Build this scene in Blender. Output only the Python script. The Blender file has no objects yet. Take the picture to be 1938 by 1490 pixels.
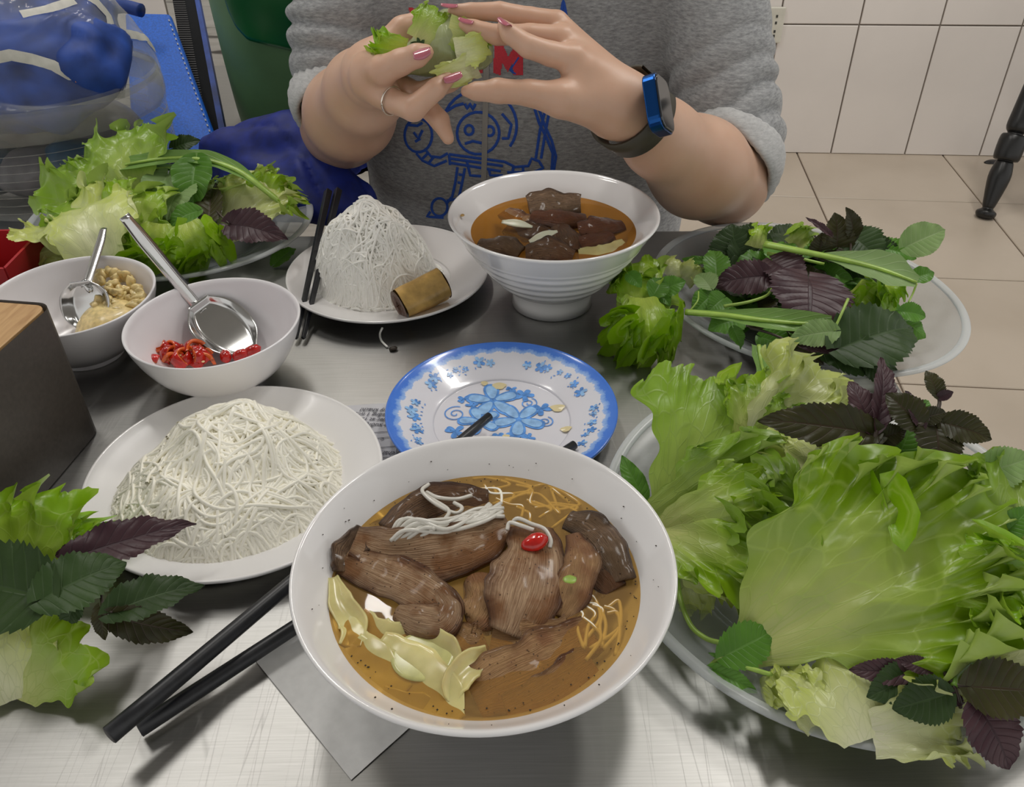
import bpy, bmesh, math, random
import numpy as np
from math import sin, cos, pi, radians, sqrt
from mathutils import Vector, Matrix, noise
from mathutils.bvhtree import BVHTree

# ------------------------------------------------------------------ camera
FPX = 1600.0
PITCH = radians(37.0)
ROLL = radians(0.8)
CAM = np.array([0.0, 0.0, 1.13])
TZ = 0.68                       # table top height
_f = np.array([0, cos(PITCH), -sin(PITCH)])
_d0 = np.array([0, -sin(PITCH), -cos(PITCH)])
_r0 = np.array([1.0, 0, 0])
RT = cos(ROLL) * _r0 + sin(ROLL) * _d0
DN = -sin(ROLL) * _r0 + cos(ROLL) * _d0

scene = bpy.context.scene
col = scene.collection
cam_data = bpy.data.cameras.new('camera')
cam = bpy.data.objects.new('camera', cam_data)
col.objects.link(cam)
cam_data.sensor_width = 36.0
cam_data.lens = FPX / 1938.0 * 36.0
cam_data.clip_start = 0.02
m = Matrix((tuple(RT), tuple(-DN), tuple(-_f))).transposed().to_4x4()
m.translation = Vector(CAM)
cam.matrix_world = m
scene.camera = cam

# ------------------------------------------------------------------ light
world = bpy.data.worlds.new('world')
scene.world = world
world.use_nodes = True
world.node_tree.nodes['Background'].inputs[0].default_value = (1.0, 0.985, 0.955, 1)
world.node_tree.nodes['Background'].inputs[1].default_value = 0.72

def area(name, loc, size, size_y, power, color=(1, 0.97, 0.92), rot=(0, 0, 0)):
    l = bpy.data.lights.new(name, 'AREA')
    l.shape = 'RECTANGLE'; l.size = size; l.size_y = size_y
    l.energy = power; l.color = color
    o = bpy.data.objects.new(name, l)
    o.location = loc; o.rotation_euler = rot
    col.objects.link(o)
    return o
LAMPS = [(-0.50, 1.84, 0.20, 0.60, 10), (0.70, 1.25, 0.20, 0.60, 9), (-1.05, 1.15, 0.30, 0.60, 7), (1.45, 1.9, 0.20, 0.60, 15)]  # last one is added near the back wall to brighten the background
for x, y, sx_, sy_, w_ in LAMPS: area('tube_light_source', (x, y, 2.715), sx_, sy_, w_)
scene.view_settings.view_transform = 'Standard'
scene.view_settings.look = 'None'
scene.view_settings.gamma = 1.0
scene.view_settings.use_curve_mapping = False
scene.view_settings.exposure = 0.13
scene.cycles.max_bounces = 10
scene.cycles.diffuse_bounces = 6
scene.cycles.transparent_max_bounces = 24
scene.cycles.caustics_reflective = False
scene.cycles.caustics_refractive = False

# ------------------------------------------------------------------ helpers
def Cp(x, y, t):
    """point along the line of sight through a photo pixel, at depth t"""
    return CAM + t * (_f + (x - 969) / FPX * RT + (y - 745) / FPX * DN)
def G(x, y, h=0.0, z=None):
    """point of a horizontal plane h above the table seen at a photo pixel"""
    d = _f + (x - 969) / FPX * RT + (y - 745) / FPX * DN
    zz = TZ + h if z is None else z
    return CAM + d * ((zz - CAM[2]) / d[2])
def Dp(x, y, D):
    """point at world distance y = D seen at a photo pixel"""
    d = _f + (x - 969) / FPX * RT + (y - 745) / FPX * DN
    return CAM + d * (D / d[1])
def nrm(v):
    v = np.asarray(v, float)
    return v / max(1e-9, np.linalg.norm(v))

def tag(o, label=None, cat=None, group=None, kind=None):
    if label: o['label'] = label
    if cat: o['category'] = cat
    if group: o['group'] = group
    if kind: o['kind'] = kind
    return o
def empty(name, loc, label, cat, group=None):
    o = bpy.data.objects.new(name, None)
    o.empty_display_size = 0.02
    col.objects.link(o)
    o.location = tuple(loc)
    o['_o'] = tuple(float(v) for v in loc)
    del o['_o']
    tag(o, label, cat, group)
    return o
def mk(name, verts, faces, mat=None, parent=None, smooth=True, uv=None, label=None, cat=None, group=None, kind=None, origin=None, mats=None, mi=None):
    """one mesh object from arrays in world coordinates"""
    verts = np.asarray(verts, np.float64).reshape(-1, 3)
    if origin is None:
        if parent is not None:
            origin = np.array(parent_origin(parent))
        else:
            origin = np.array([verts[:, 0].mean(), verts[:, 1].mean(), verts[:, 2].min()])
    me = bpy.data.meshes.new(name)
    loc = verts - origin
    if isinstance(faces, np.ndarray):
        n, k = faces.shape
        me.vertices.add(len(loc)); me.vertices.foreach_set('co', loc.astype(np.float32).ravel())
        me.loops.add(n * k); me.loops.foreach_set('vertex_index', faces.astype(np.int32).ravel())
        me.polygons.add(n); me.polygons.foreach_set('loop_start', np.arange(0, n * k, k, dtype=np.int32))
        me.update(calc_edges=True); me.validate()
    else:
        me.from_pydata([tuple(v) for v in loc], [], faces)
    if smooth:
        me.polygons.foreach_set('use_smooth', np.ones(len(me.polygons), bool))
    if uv is not None:
        lay = me.uv_layers.new(name='UVMap')
        vi = np.empty(len(me.loops), np.int32); me.loops.foreach_get('vertex_index', vi)
        lay.data.foreach_set('uv', np.asarray(uv, np.float32)[vi].ravel())
    if mats:
        for q in mats: me.materials.append(q)
        if mi is not None: me.polygons.foreach_set('material_index', np.asarray(mi, np.int32))
    elif mat: me.materials.append(mat)
    me.update()
    o = bpy.data.objects.new(name, me)
    col.objects.link(o)
    if parent is not None:
        o.parent = parent
        po = np.array(parent_origin(parent))
        o.location = tuple(origin - po)
    else:
        o.location = tuple(origin)
    return tag(o, label, cat, group, kind)
def parent_origin(p):
    v = np.array(p.location)
    while p.parent is not None:
        p = p.parent
        v = v + np.array(p.location)
    return v

class MB:
    """collects shapes, then links them as ONE mesh object"""
    def __init__(s): s.v = []; s.f = []; s.n = 0
    def add(s, v, f):
        v = np.asarray(v, float).reshape(-1, 3)
        s.v.append(v)
        s.f += [tuple(int(i) + s.n for i in q) for q in f]
        s.n += len(v)
        return s
    def build(s, name, mat, parent=None, **k):
        return mk(name, np.vstack(s.v), s.f, mat, parent, **k)

def grid_faces(nu, nv, cu=False, cv=False):
    """quads of a nu x nv grid, closed in u / v when asked"""
    i = np.arange(nu if cu else nu - 1); j = np.arange(nv if cv else nv - 1)
    I, J = np.meshgrid(i, j, indexing='ij')
    I2 = (I + 1) % nu; J2 = (J + 1) % nv
    return np.stack([I * nv + J, I2 * nv + J, I2 * nv + J2, I * nv + J2], -1).reshape(-1, 4)

def lathe(profile, n=96, sx=1.0, sy=1.0, wob=None, cen=(0, 0, 0), rot=0.0):
    a = np.linspace(0, 2 * pi, n, endpoint=False)
    P = np.asarray(profile, float)
    r = P[:, 0][None, :]; z = P[:, 1][None, :]
    x = np.cos(a)[:, None] * r * sx; y = np.sin(a)[:, None] * r * sy
    z = np.broadcast_to(z, x.shape).copy()
    X = x * cos(rot) - y * sin(rot) + cen[0]; Y = x * sin(rot) + y * cos(rot) + cen[1]
    V = np.stack([X, Y, z + cen[2]], -1).reshape(-1, 3)
    return V, grid_faces(n, len(P), cu=True)

def smooth_profile(pts, n=6):
    """Catmull-Rom through profile points"""
    P = [np.array(p, float) for p in pts]
    P = [2 * P[0] - P[1]] + P + [2 * P[-1] - P[-2]]
    out = []
    for i in range(1, len(P) - 2):
        for k in range(n):
            t = k / n
            a, b, c, d = P[i - 1], P[i], P[i + 1], P[i + 2]
            out.append(0.5 * ((2 * b) + (c - a) * t + (2 * a - 5 * b + 4 * c - d) * t * t + (3 * b - a - 3 * c + d) * t ** 3))
    out.append(P[-2])
    return np.array(out)

def tube(pts, rad, ns=8, flat=1.0, up=(0, 0, 1), closed=False):
    P = np.asarray(pts, float); n = len(P)
    rad = np.broadcast_to(np.asarray(rad, float), (n,))
    T = np.gradient(P, axis=0) if not closed else np.roll(P, -1, 0) - np.roll(P, 1, 0)
    T /= np.linalg.norm(T, axis=1)[:, None] + 1e-12
    up = np.asarray(up, float)
    A = np.cross(T, up); L = np.linalg.norm(A, axis=1)
    A[L < 0.05] = np.cross(T[L < 0.05], np.array([1.0, 0.2, 0]))
    A /= np.linalg.norm(A, axis=1)[:, None]
    B = np.cross(A, T)
    a = np.linspace(0, 2 * pi, ns, endpoint=False)
    V = P[:, None, :] + rad[:, None, None] * (np.cos(a)[None, :, None] * A[:, None, :] + flat * np.sin(a)[None, :, None] * B[:, None, :])
    F = [tuple(q) for q in grid_faces(n, ns, cu=closed, cv=True)]
    if not closed:
        F.append(tuple(range(ns))); F.append(tuple(range((n - 1) * ns, n * ns))[::-1])
    return V.reshape(-1, 3), F

def box(c, s, ax=(1, 0, 0), ay=(0, 1, 0), az=(0, 0, 1)):
    c = np.asarray(c, float); ax, ay, az = [nrm(v) for v in (ax, ay, az)]
    V = [c + ax * s[0] / 2 * i + ay * s[1] / 2 * j + az * s[2] / 2 * k for i in (-1, 1) for j in (-1, 1) for k in (-1, 1)]
    return V, [(0, 1, 3, 2), (4, 6, 7, 5), (0, 4, 5, 1), (2, 3, 7, 6), (0, 2, 6, 4), (1, 5, 7, 3)]

def bevel(o, w, seg=3):
    b = o.modifiers.new('bevel', 'BEVEL'); b.width = w; b.segments = seg; b.limit_method = 'ANGLE'
    return o
def solid(o, th, off=0.0):
    b = o.modifiers.new('solid', 'SOLIDIFY'); b.thickness = th; b.offset = off
    return o
def cr(pts, n=8):
    return smooth_profile(pts, n)
def vnoise(P, s, seed=0.0):
    """cheap value noise in numpy: sum of rotated sines"""
    P = np.asarray(P) * s
    r = np.random.RandomState(int(seed * 17) % 9999)
    out = 0
    for k in range(6):
        w = r.normal(size=3); w = w / np.linalg.norm(w) * (1 + 0.35 * k); ph = r.uniform(0, 6.28)
        out = out + np.sin(P @ w + ph + 1.3 * np.sin(P @ np.roll(w, 1) * 0.7 + ph * 2)) / (1 + 0.35 * k)
    return out / 3.2

# ---- signed distance shapes -> continuous mesh
def surfnet(f, org, st):
    s = f < 0
    c = s[:-1, :-1, :-1].astype(np.int8)
    tot = np.zeros_like(c)
    for a in (0, 1):
        for b in (0, 1):
            for g in (0, 1):
                tot += s[a:a + c.shape[0], b:b + c.shape[1], g:g + c.shape[2]]
    act = (tot > 0) & (tot < 8)
    idx = np.full(act.shape, -1, np.int64)
    I = np.argwhere(act); idx[act] = np.arange(len(I))
    acc = np.zeros((len(I), 3)); cnt = np.zeros(len(I))
    cor = [(a, b, g) for a in (0, 1) for b in (0, 1) for g in (0, 1)]
    val = {q: f[I[:, 0] + q[0], I[:, 1] + q[1], I[:, 2] + q[2]] for q in cor}
    for p in cor:
        for ax in range(3):
            if p[ax] == 0:
                q = list(p); q[ax] = 1; q = tuple(q)
                a, b = val[p], val[q]
                mk_ = (a < 0) != (b < 0)
                t = np.where(mk_, a / np.where(mk_, a - b, 1), 0)
                for d in range(3):
                    acc[:, d] += mk_ * (p[d] + (t if d == ax else 0))
                cnt += mk_
    V = (I + acc / cnt[:, None]) * st + org
    F = []
    for ax in range(3):
        o1, o2 = [d for d in range(3) if d != ax]
        sl0 = [slice(None)] * 3; sl1 = [slice(None)] * 3
        sl0[ax] = slice(0, -1); sl1[ax] = slice(1, None)
        for d in (o1, o2):
            sl0[d] = slice(1, -1); sl1[d] = slice(1, -1)
        a = s[tuple(sl0)]; b = s[tuple(sl1)]
        E = np.argwhere(a != b)
        ins = a[a != b]
        E2 = E.copy(); E2[:, o1] += 1; E2[:, o2] += 1
        def g(d1, d2):
            q = E2.copy(); q[:, o1] += d1; q[:, o2] += d2
            return idx[q[:, 0], q[:, 1], q[:, 2]]
        Q = np.stack([g(-1, -1), g(0, -1), g(0, 0), g(-1, 0)], 1)
        flip = ins if ax != 1 else ~ins
        Q[~flip] = Q[~flip][:, ::-1]
        F.append(Q)
    return V, np.vstack(F)

def sdf_mesh(prims, st, k=0.01, pad=0.012):
    """prims: (a, b, ra, rb[, k]) tapered capsules joined smoothly"""
    A = np.array([list(p[0]) for p in prims] + [list(p[1]) for p in prims])
    Rr = np.array([p[2] for p in prims] + [p[3] for p in prims])
    lo = (A - Rr[:, None]).min(0) - pad; hi = (A + Rr[:, None]).max(0) + pad
    n = np.ceil((hi - lo) / st).astype(int) + 1
    f = np.full(n, 0.05, np.float32)
    for p in prims:
        a, b, ra, rb = np.array(p[0], float), np.array(p[1], float), p[2], p[3]
        kk = p[4] if len(p) > 4 else k
        R = max(ra, rb) + pad + kk
        l = np.maximum(0, np.floor((np.minimum(a, b) - R - lo) / st).astype(int)); h = np.minimum(n, np.ceil((np.maximum(a, b) + R - lo) / st).astype(int) + 1)
        ax = [lo[d] + st * np.arange(l[d], h[d]) for d in range(3)]
        X = ax[0][:, None, None] - a[0]; Y = ax[1][None, :, None] - a[1]; Z = ax[2][None, None, :] - a[2]
        ba = b - a; L2 = max(1e-12, ba @ ba)
        t = np.clip((X * ba[0] + Y * ba[1] + Z * ba[2]) / L2, 0, 1)
        d = np.sqrt((X - t * ba[0]) ** 2 + (Y - t * ba[1]) ** 2 + (Z - t * ba[2]) ** 2) - (ra + (rb - ra) * t)
        sl = tuple(slice(l[i], h[i]) for i in range(3))
        g = f[sl]
        hh = np.clip(0.5 + 0.5 * (g - d) / kk, 0, 1)
        f[sl] = (g * (1 - hh) + d * hh - kk * hh * (1 - hh)).astype(np.float32)
    return surfnet(f, lo, st)

def vnormals(V, F):
    a, b, c, d = V[F[:, 0]], V[F[:, 1]], V[F[:, 2]], V[F[:, 3]]
    n = np.cross(c - a, d - b)
    N = np.zeros_like(V)
    for i in range(4): np.add.at(N, F[:, i], n)
    return N / (np.linalg.norm(N, axis=1)[:, None] + 1e-12)
def relax(V, F, it=2, w=0.5):
    for _ in range(it):
        S = np.zeros_like(V); c = np.zeros(len(V))
        for i in range(4):
            for j in (1, 3):
                np.add.at(S, F[:, i], V[F[:, (i + j) % 4]]); np.add.at(c, F[:, i], 1)
        V = V * (1 - w) + w * S / c[:, None]
    return V

# ------------------------------------------------------------------ materials
def mat(name):
    m_ = bpy.data.materials.new(name); m_.use_nodes = True
    nt = m_.node_tree
    return m_, nt, nt.nodes['Principled BSDF']
def N(nt, typ, **k):
    n = nt.nodes.new(typ)
    for a, b in k.items():
        if a.startswith('_'): n.inputs[a[1:].replace('_', ' ')].default_value = b
        else: setattr(n, a, b)
    return n
def ramp(nt, src, stops):
    r = nt.nodes.new('ShaderNodeValToRGB')
    e = r.color_ramp.elements
    while len(e) > 1: e.remove(e[-1])
    e[0].position = stops[0][0]; e[0].color = (*stops[0][1], 1) if len(stops[0][1]) == 3 else stops[0][1]
    for p, c in stops[1:]:
        x = e.new(p); x.color = (*c, 1)
    nt.links.new(src, r.inputs[0])
    return r
def setp(b, **k):
    for a, v in k.items(): b.inputs[a.replace('_', ' ')].default_value = v
def addbump(nt, b, src, strength=0.3, dist=0.001):
    bp = nt.nodes.new('ShaderNodeBump'); bp.inputs['Strength'].default_value = strength; bp.inputs['Distance'].default_value = dist
    nt.links.new(src, bp.inputs['Height']); nt.links.new(bp.outputs[0], b.inputs['Normal'])
def plain(name, c, rough=0.5, metal=0.0, ns=40, var=0.06, bump=0.0, coat=0.0, spec=0.5, trans=0.0, sss=0.0):
    """procedural base: colour broken by fine noise"""
    m_, nt, b = mat(name)
    tc = N(nt, 'ShaderNodeTexCoord'); nz = N(nt, 'ShaderNodeTexNoise', _Scale=ns, _Detail=4.0)
    nt.links.new(tc.outputs['Object'], nz.inputs['Vector'])
    lo = tuple(max(0, v * (1 - var)) for v in c); hi = tuple(min(1, v * (1 + var)) for v in c)
    r = ramp(nt, nz.outputs['Fac'], [(0.3, lo), (0.7, hi)])
    nt.links.new(r.outputs[0], b.inputs['Base Color'])
    setp(b, Roughness=rough, Metallic=metal)
    b.inputs['Specular IOR Level'].default_value = spec
    if coat: b.inputs['Coat Weight'].default_value = coat
    if trans: b.inputs['Transmission Weight'].default_value = trans
    if sss:
        b.inputs['Subsurface Weight'].default_value = sss; b.inputs['Subsurface Radius'].default_value = (0.012, 0.006, 0.004)
        b.inputs['Subsurface Scale'].default_value = 0.5
    if bump: addbump(nt, b, nz.outputs['Fac'], bump)
    return m_

M = {}
M['ceramic'] = plain('white_porcelain', (0.80, 0.79, 0.79), 0.12, ns=8, var=0.02, coat=0.3)
M['melamine'] = plain('white_melamine', (0.80, 0.78, 0.80), 0.22, ns=8, var=0.02)
M['black'] = plain('black_plastic', (0.012, 0.013, 0.016), 0.38, ns=200, var=0.3, bump=0.05)
M['darkwood'] = plain('dark_stained_wood', (0.012, 0.010, 0.010), 0.4, ns=30, var=0.3)
M['boxmetal'] = plain('dark_brown_metal', (0.052, 0.043, 0.036), 0.42, 0.0, ns=300, var=0.15, bump=0.05)
M['red'] = plain('red_plastic', (0.42, 0.02, 0.025), 0.35)
M['blue_bag'] = plain('bright_blue_nonwoven', (0.0, 0.13, 0.68), 0.55, ns=350, var=0.25, bump=0.2)
M['blue_cloth'] = plain('blue_fabric', (0.015, 0.055, 0.28), 0.6, ns=25, var=0.5, bump=0.3)
M['navy'] = plain('navy_padded_fabric', (0.003, 0.016, 0.20), 0.62, ns=60, var=0.35, bump=0.15)
M['rubber'] = plain('black_ribbed_rubber', (0.007, 0.008, 0.010), 0.8, spec=.2)
M['skin'] = None
M['nail'] = plain('rose_nail_polish', (0.45, 0.13, 0.17), 0.12, ns=60, var=0.1, coat=0.6)
M['gold'] = plain('thin_silver_ring', (0.8, 0.74, 0.66), 0.2, 1.0)
M['watch_blue'] = plain('blue_aluminium', (0.01, 0.07, 0.26), 0.25, 0.9)
M['watch_glass'] = plain('dark_watch_glass', (0.02, 0.022, 0.026), 0.05, spec=0.8)
M['watch_strap'] = plain('olive_rubber_strap', (0.055, 0.048, 0.032), 0.55)
M['strap_dark'] = plain('dark_strap', (0.018, 0.015, 0.012), 0.5)
M['chair'] = plain('black_turned_wood', (0.006, 0.006, 0.006), 0.35)
M['denim'] = plain('dark_trousers', (0.02, 0.022, 0.028), 0.8)
M['stool'] = plain('dark_brown_stool', (0.03, 0.02, 0.016), 0.6)
M['outlet'] = plain('ivory_socket', (0.62, 0.60, 0.52), 0.4)
M['hole'] = plain('dark_socket_hole', (0.04, 0.04, 0.035), 0.6)
M['ceil'] = plain('painted_ceiling', (0.40, 0.39, 0.37), 0.8)
M['chili'] = plain('red_chili_skin', (0.52, 0.012, 0.008), 0.16, ns=120, var=0.35, coat=0.4)
M['chili_in'] = plain('orange_chili_flesh', (0.75, 0.13, 0.02), 0.25, ns=150, var=0.35, coat=0.3)
M['seed'] = plain('cream_seed', (0.80, 0.62, 0.33), 0.4)
M['garlic'] = plain('minced_garlic', (0.74, 0.58, 0.26), 0.35, ns=180, var=0.25, coat=0.2, sss=0.2)
M['garlic_chip'] = plain('garlic_slice', (0.78, 0.76, 0.58), 0.3, sss=0.3)
M['stem'] = plain('green_stem', (0.30, 0.46, 0.08), 0.35, ns=60, var=0.25, sss=0.2)
M['stem_dark'] = plain('purple_stem', (0.05, 0.035, 0.025), 0.45, ns=60, var=0.4)
M['stem_mid'] = plain('mid_green_stem', (0.13, 0.26, 0.03), 0.4, ns=60, var=0.3)
M['noodle'] = plain('rice_noodle', (0.95, 0.925, 0.81), 0.3, ns=60, var=0.04)
M['noodle2'] = plain('rice_noodle_far', (0.95, 0.94, 0.89), 0.35, ns=60, var=0.04)
M['noodle3'] = plain('soaked_noodle', (0.66, 0.64, 0.58), 0.2, ns=60, var=0.05)
M['pickle'] = plain('pickled_green_papaya', (0.66, 0.57, 0.25), 0.2, ns=35, var=0.25, sss=0.3)
M['paper'] = plain('thin_napkin_paper', (0.80, 0.80, 0.79), 0.85, ns=120, var=0.05, bump=0.25)
M['print_ink'] = plain('grey_print_ink', (0.12, 0.12, 0.14), 0.8)
M['plate_blue'] = plain('plate_blue_print', (0.12, 0.32, 0.78), 0.2, ns=150, var=0.35)
M['plate_blue2'] = plain('plate_light_blue_print', (0.30, 0.52, 0.88), 0.2, ns=150, var=0.25)
M['stain'] = plain('sauce_stain', (0.72, 0.62, 0.36), 0.2)
M['red_print'] = plain('red_flock_print', (0.55, 0.03, 0.05), 0.7, ns=500, var=0.1)
M['blue_print'] = plain('blue_line_print', (0.012, 0.075, 0.42), 0.7, ns=500, var=0.1)
M['zip'] = plain('grey_zip_tape', (0.30, 0.29, 0.27), 0.6)
M['zip_white'] = plain('white_zip_tape', (0.55, 0.54, 0.49), 0.6, ns=100, var=0.1)
M['pepper'] = plain('black_pepper_fleck', (0.03, 0.02, 0.012), 0.5)

def steel_mat():
    m_, nt, b = mat('brushed_stainless_steel')
    tc = N(nt, 'ShaderNodeTexCoord')
    mp = N(nt, 'ShaderNodeMapping'); mp.inputs['Scale'].default_value = (4, 160, 1)
    mp.inputs['Rotation'].default_value = (0, 0, 0.08)
    nt.links.new(tc.outputs['Object'], mp.inputs[0])
    br = N(nt, 'ShaderNodeTexNoise', _Scale=6.0, _Detail=6.0); nt.links.new(mp.outputs[0], br.inputs[0])
    bl = N(nt, 'ShaderNodeTexNoise', _Scale=5.0, _Detail=5.0); nt.links.new(tc.outputs['Object'], bl.inputs[0])
    # scratches: thin lines at two angles
    def scr(rot, sc):
        q = N(nt, 'ShaderNodeMapping'); q.inputs['Rotation'].default_value = (0, 0, rot); q.inputs['Scale'].default_value = (sc, sc * 0.04, 1)
        nt.links.new(tc.outputs['Object'], q.inputs[0])
        v = N(nt, 'ShaderNodeTexVoronoi', feature='DISTANCE_TO_EDGE', _Scale=6.0); nt.links.new(q.outputs[0], v.inputs['Vector'])
        r = ramp(nt, v.outputs['Distance'], [(0.0, (1, 1, 1)), (0.012, (0, 0, 0))])
        return r
    s1, s2 = scr(0.5, 12), scr(-0.9, 9)
    ad = N(nt, 'ShaderNodeMath', operation='ADD'); nt.links.new(s1.outputs[0], ad.inputs[0]); nt.links.new(s2.outputs[0], ad.inputs[1])
    rr = N(nt, 'ShaderNodeMapRange'); rr.inputs['To Min'].default_value = 0.36; rr.inputs['To Max'].default_value = 0.48
    nt.links.new(bl.outputs['Fac'], rr.inputs['Value'])
    ra = N(nt, 'ShaderNodeMath', operation='MULTIPLY_ADD'); nt.links.new(ad.outputs[0], ra.inputs[0]); ra.inputs[1].default_value = 0.06; nt.links.new(rr.outputs[0], ra.inputs[2])
    nt.links.new(ra.outputs[0], b.inputs['Roughness'])
    c = ramp(nt, br.outputs['Fac'], [(0.25, (0.39, 0.385, 0.37)), (0.75, (0.47, 0.465, 0.45))])
    nt.links.new(c.outputs[0], b.inputs['Base Color'])
    setp(b, Metallic=1.0)
    sm = N(nt, 'ShaderNodeMath', operation='MULTIPLY_ADD'); nt.links.new(ad.outputs[0], sm.inputs[0]); sm.inputs[1].default_value = -0.10; nt.links.new(br.outputs['Fac'], sm.inputs[2])
    addbump(nt, b, sm.outputs[0], 0.06, 0.0005)
    return m_
M['steel'] = steel_mat()
M['spoon'] = plain('polished_steel', (0.62, 0.62, 0.61), 0.16, 1.0, ns=20, var=0.08)

def wood_mat(name, c1, c2, sc=(3, 40, 40)):
    m_, nt, b = mat(name)
    tc = N(nt, 'ShaderNodeTexCoord'); mp = N(nt, 'ShaderNodeMapping'); mp.inputs['Scale'].default_value = sc
    nt.links.new(tc.outputs['Object'], mp.inputs[0])
    nz = N(nt, 'ShaderNodeTexNoise', _Scale=6.0, _Detail=8.0, _Distortion=0.6); nt.links.new(mp.outputs[0], nz.inputs[0])
    r = ramp(nt, nz.outputs['Fac'], [(0.3, c1), (0.7, c2)]); nt.links.new(r.outputs[0], b.inputs['Base Color'])
    setp(b, Roughness=0.45); addbump(nt, b, nz.outputs['Fac'], 0.15)
    return m_
M['bamboo'] = wood_mat('bamboo_lid', (0.40, 0.22, 0.085), (0.62, 0.39, 0.18), (30, 4, 30))

def film(name, c, alpha, rough=0.15, bump=0.0):
    """see-through plastic: part clear, part white scatter and gloss"""
    m_, nt, b = mat(name)
    out = nt.nodes['Material Output']
    tc = N(nt, 'ShaderNodeTexCoord'); nz = N(nt, 'ShaderNodeTexNoise', _Scale=18.0, _Detail=3.0); nt.links.new(tc.outputs['Object'], nz.inputs[0])
    r = ramp(nt, nz.outputs['Fac'], [(0.3, tuple(v * 0.95 for v in c)), (0.7, c)]); nt.links.new(r.outputs[0], b.inputs['Base Color'])
    setp(b, Roughness=rough)
    if bump: addbump(nt, b, nz.outputs['Fac'], bump, 0.01)
    tr = N(nt, 'ShaderNodeBsdfTransparent'); tr.inputs[0].default_value = (0.97, 0.98, 0.98, 1)
    lw = N(nt, 'ShaderNodeLayerWeight', _Blend=0.35)
    mr = N(nt, 'ShaderNodeMapRange'); mr.inputs['To Min'].default_value = alpha; mr.inputs['To Max'].default_value = min(1, alpha + 0.45)
    nt.links.new(lw.outputs['Facing'], mr.inputs['Value'])
    mx = N(nt, 'ShaderNodeMixShader'); nt.links.new(mr.outputs[0], mx.inputs[0]); nt.links.new(tr.outputs[0], mx.inputs[1]); nt.links.new(b.outputs[0], mx.inputs[2])
    nt.links.new(mx.outputs[0], out.inputs[0])
    return m_
M['plate_clear'] = film('translucent_plate_plastic', (0.55, 0.58, 0.60), 0.13, 0.22)
M['plate_rim'] = film('translucent_plate_rim', (0.70, 0.73, 0.74), 0.42, 0.25)
M['pvc'] = film('clear_pvc_film', (0.60, 0.60, 0.56), 0.06, 0.06, 0.9)
M['pvc_band'] = film('clear_pvc_band', (0.58, 0.56, 0.50), 0.26, 0.15, 0.4)
M['wrap'] = film('wet_lettuce_wrap', (0.60, 0.66, 0.42), 0.6, 0.2)

def liquid(name, c):
    """thin tinted see-through surface with a mirror-like gloss"""
    m_, nt, b = mat(name)
    out = nt.nodes['Material Output']
    tc = N(nt, 'ShaderNodeTexCoord'); nz = N(nt, 'ShaderNodeTexNoise', _Scale=14.0, _Detail=2.0); nt.links.new(tc.outputs['Object'], nz.inputs[0])
    tr = N(nt, 'ShaderNodeBsdfTransparent')
    r = ramp(nt, nz.outputs['Fac'], [(0.35, tuple(v * 0.93 for v in c)), (0.65, c)]); nt.links.new(r.outputs[0], tr.inputs[0])
    df = N(nt, 'ShaderNodeBsdfDiffuse'); df.inputs[0].default_value = (c[0] * 0.98, c[1] * 0.74, c[2] * 0.6, 1)
    m1 = N(nt, 'ShaderNodeMixShader'); m1.inputs[0].default_value = 0.18; nt.links.new(tr.outputs[0], m1.inputs[1]); nt.links.new(df.outputs[0], m1.inputs[2])
    gl = N(nt, 'ShaderNodeBsdfGlossy'); gl.inputs['Roughness'].default_value = 0.02
    bp = N(nt, 'ShaderNodeBump'); bp.inputs['Strength'].default_value = 0.25; bp.inputs['Distance'].default_value = 0.004
    nt.links.new(nz.outputs['Fac'], bp.inputs['Height']); nt.links.new(bp.outputs[0], gl.inputs['Normal'])
    fr = N(nt, 'ShaderNodeFresnel', _IOR=1.4); nt.links.new(bp.outputs[0], fr.inputs['Normal'])
    m2 = N(nt, 'ShaderNodeMixShader'); nt.links.new(fr.outputs[0], m2.inputs[0]); nt.links.new(m1.outputs[0], m2.inputs[1]); nt.links.new(gl.outputs[0], m2.inputs[2])
    nt.links.new(m2.outputs[0], out.inputs[0])
    return m_
M['broth'] = liquid('amber_broth', (1.0, 0.79, 0.38))
M['broth_far'] = liquid('dark_amber_broth', (0.90, 0.58, 0.17))

def skin_mat():
    m_, nt, b = mat('skin')
    tc = N(nt, 'ShaderNodeTexCoord'); nz = N(nt, 'ShaderNodeTexNoise', _Scale=18.0, _Detail=4.0); nt.links.new(tc.outputs['Object'], nz.inputs[0])
    r = ramp(nt, nz.outputs['Fac'], [(0.3, (0.56, 0.335, 0.225)), (0.7, (0.64, 0.41, 0.295))]); nt.links.new(r.outputs[0], b.inputs['Base Color'])
    setp(b, Roughness=0.42)
    b.inputs['Subsurface Weight'].default_value = 0.25; b.inputs['Subsurface Radius'].default_value = (0.012, 0.005, 0.003); b.inputs['Subsurface Scale'].default_value = 0.6
    n2 = N(nt, 'ShaderNodeTexNoise', _Scale=160.0, _Detail=3.0); nt.links.new(tc.outputs['Object'], n2.inputs[0]); addbump(nt, b, n2.outputs['Fac'], 0.12, 0.0008)
    return m_
M['skin'] = skin_mat()

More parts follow.
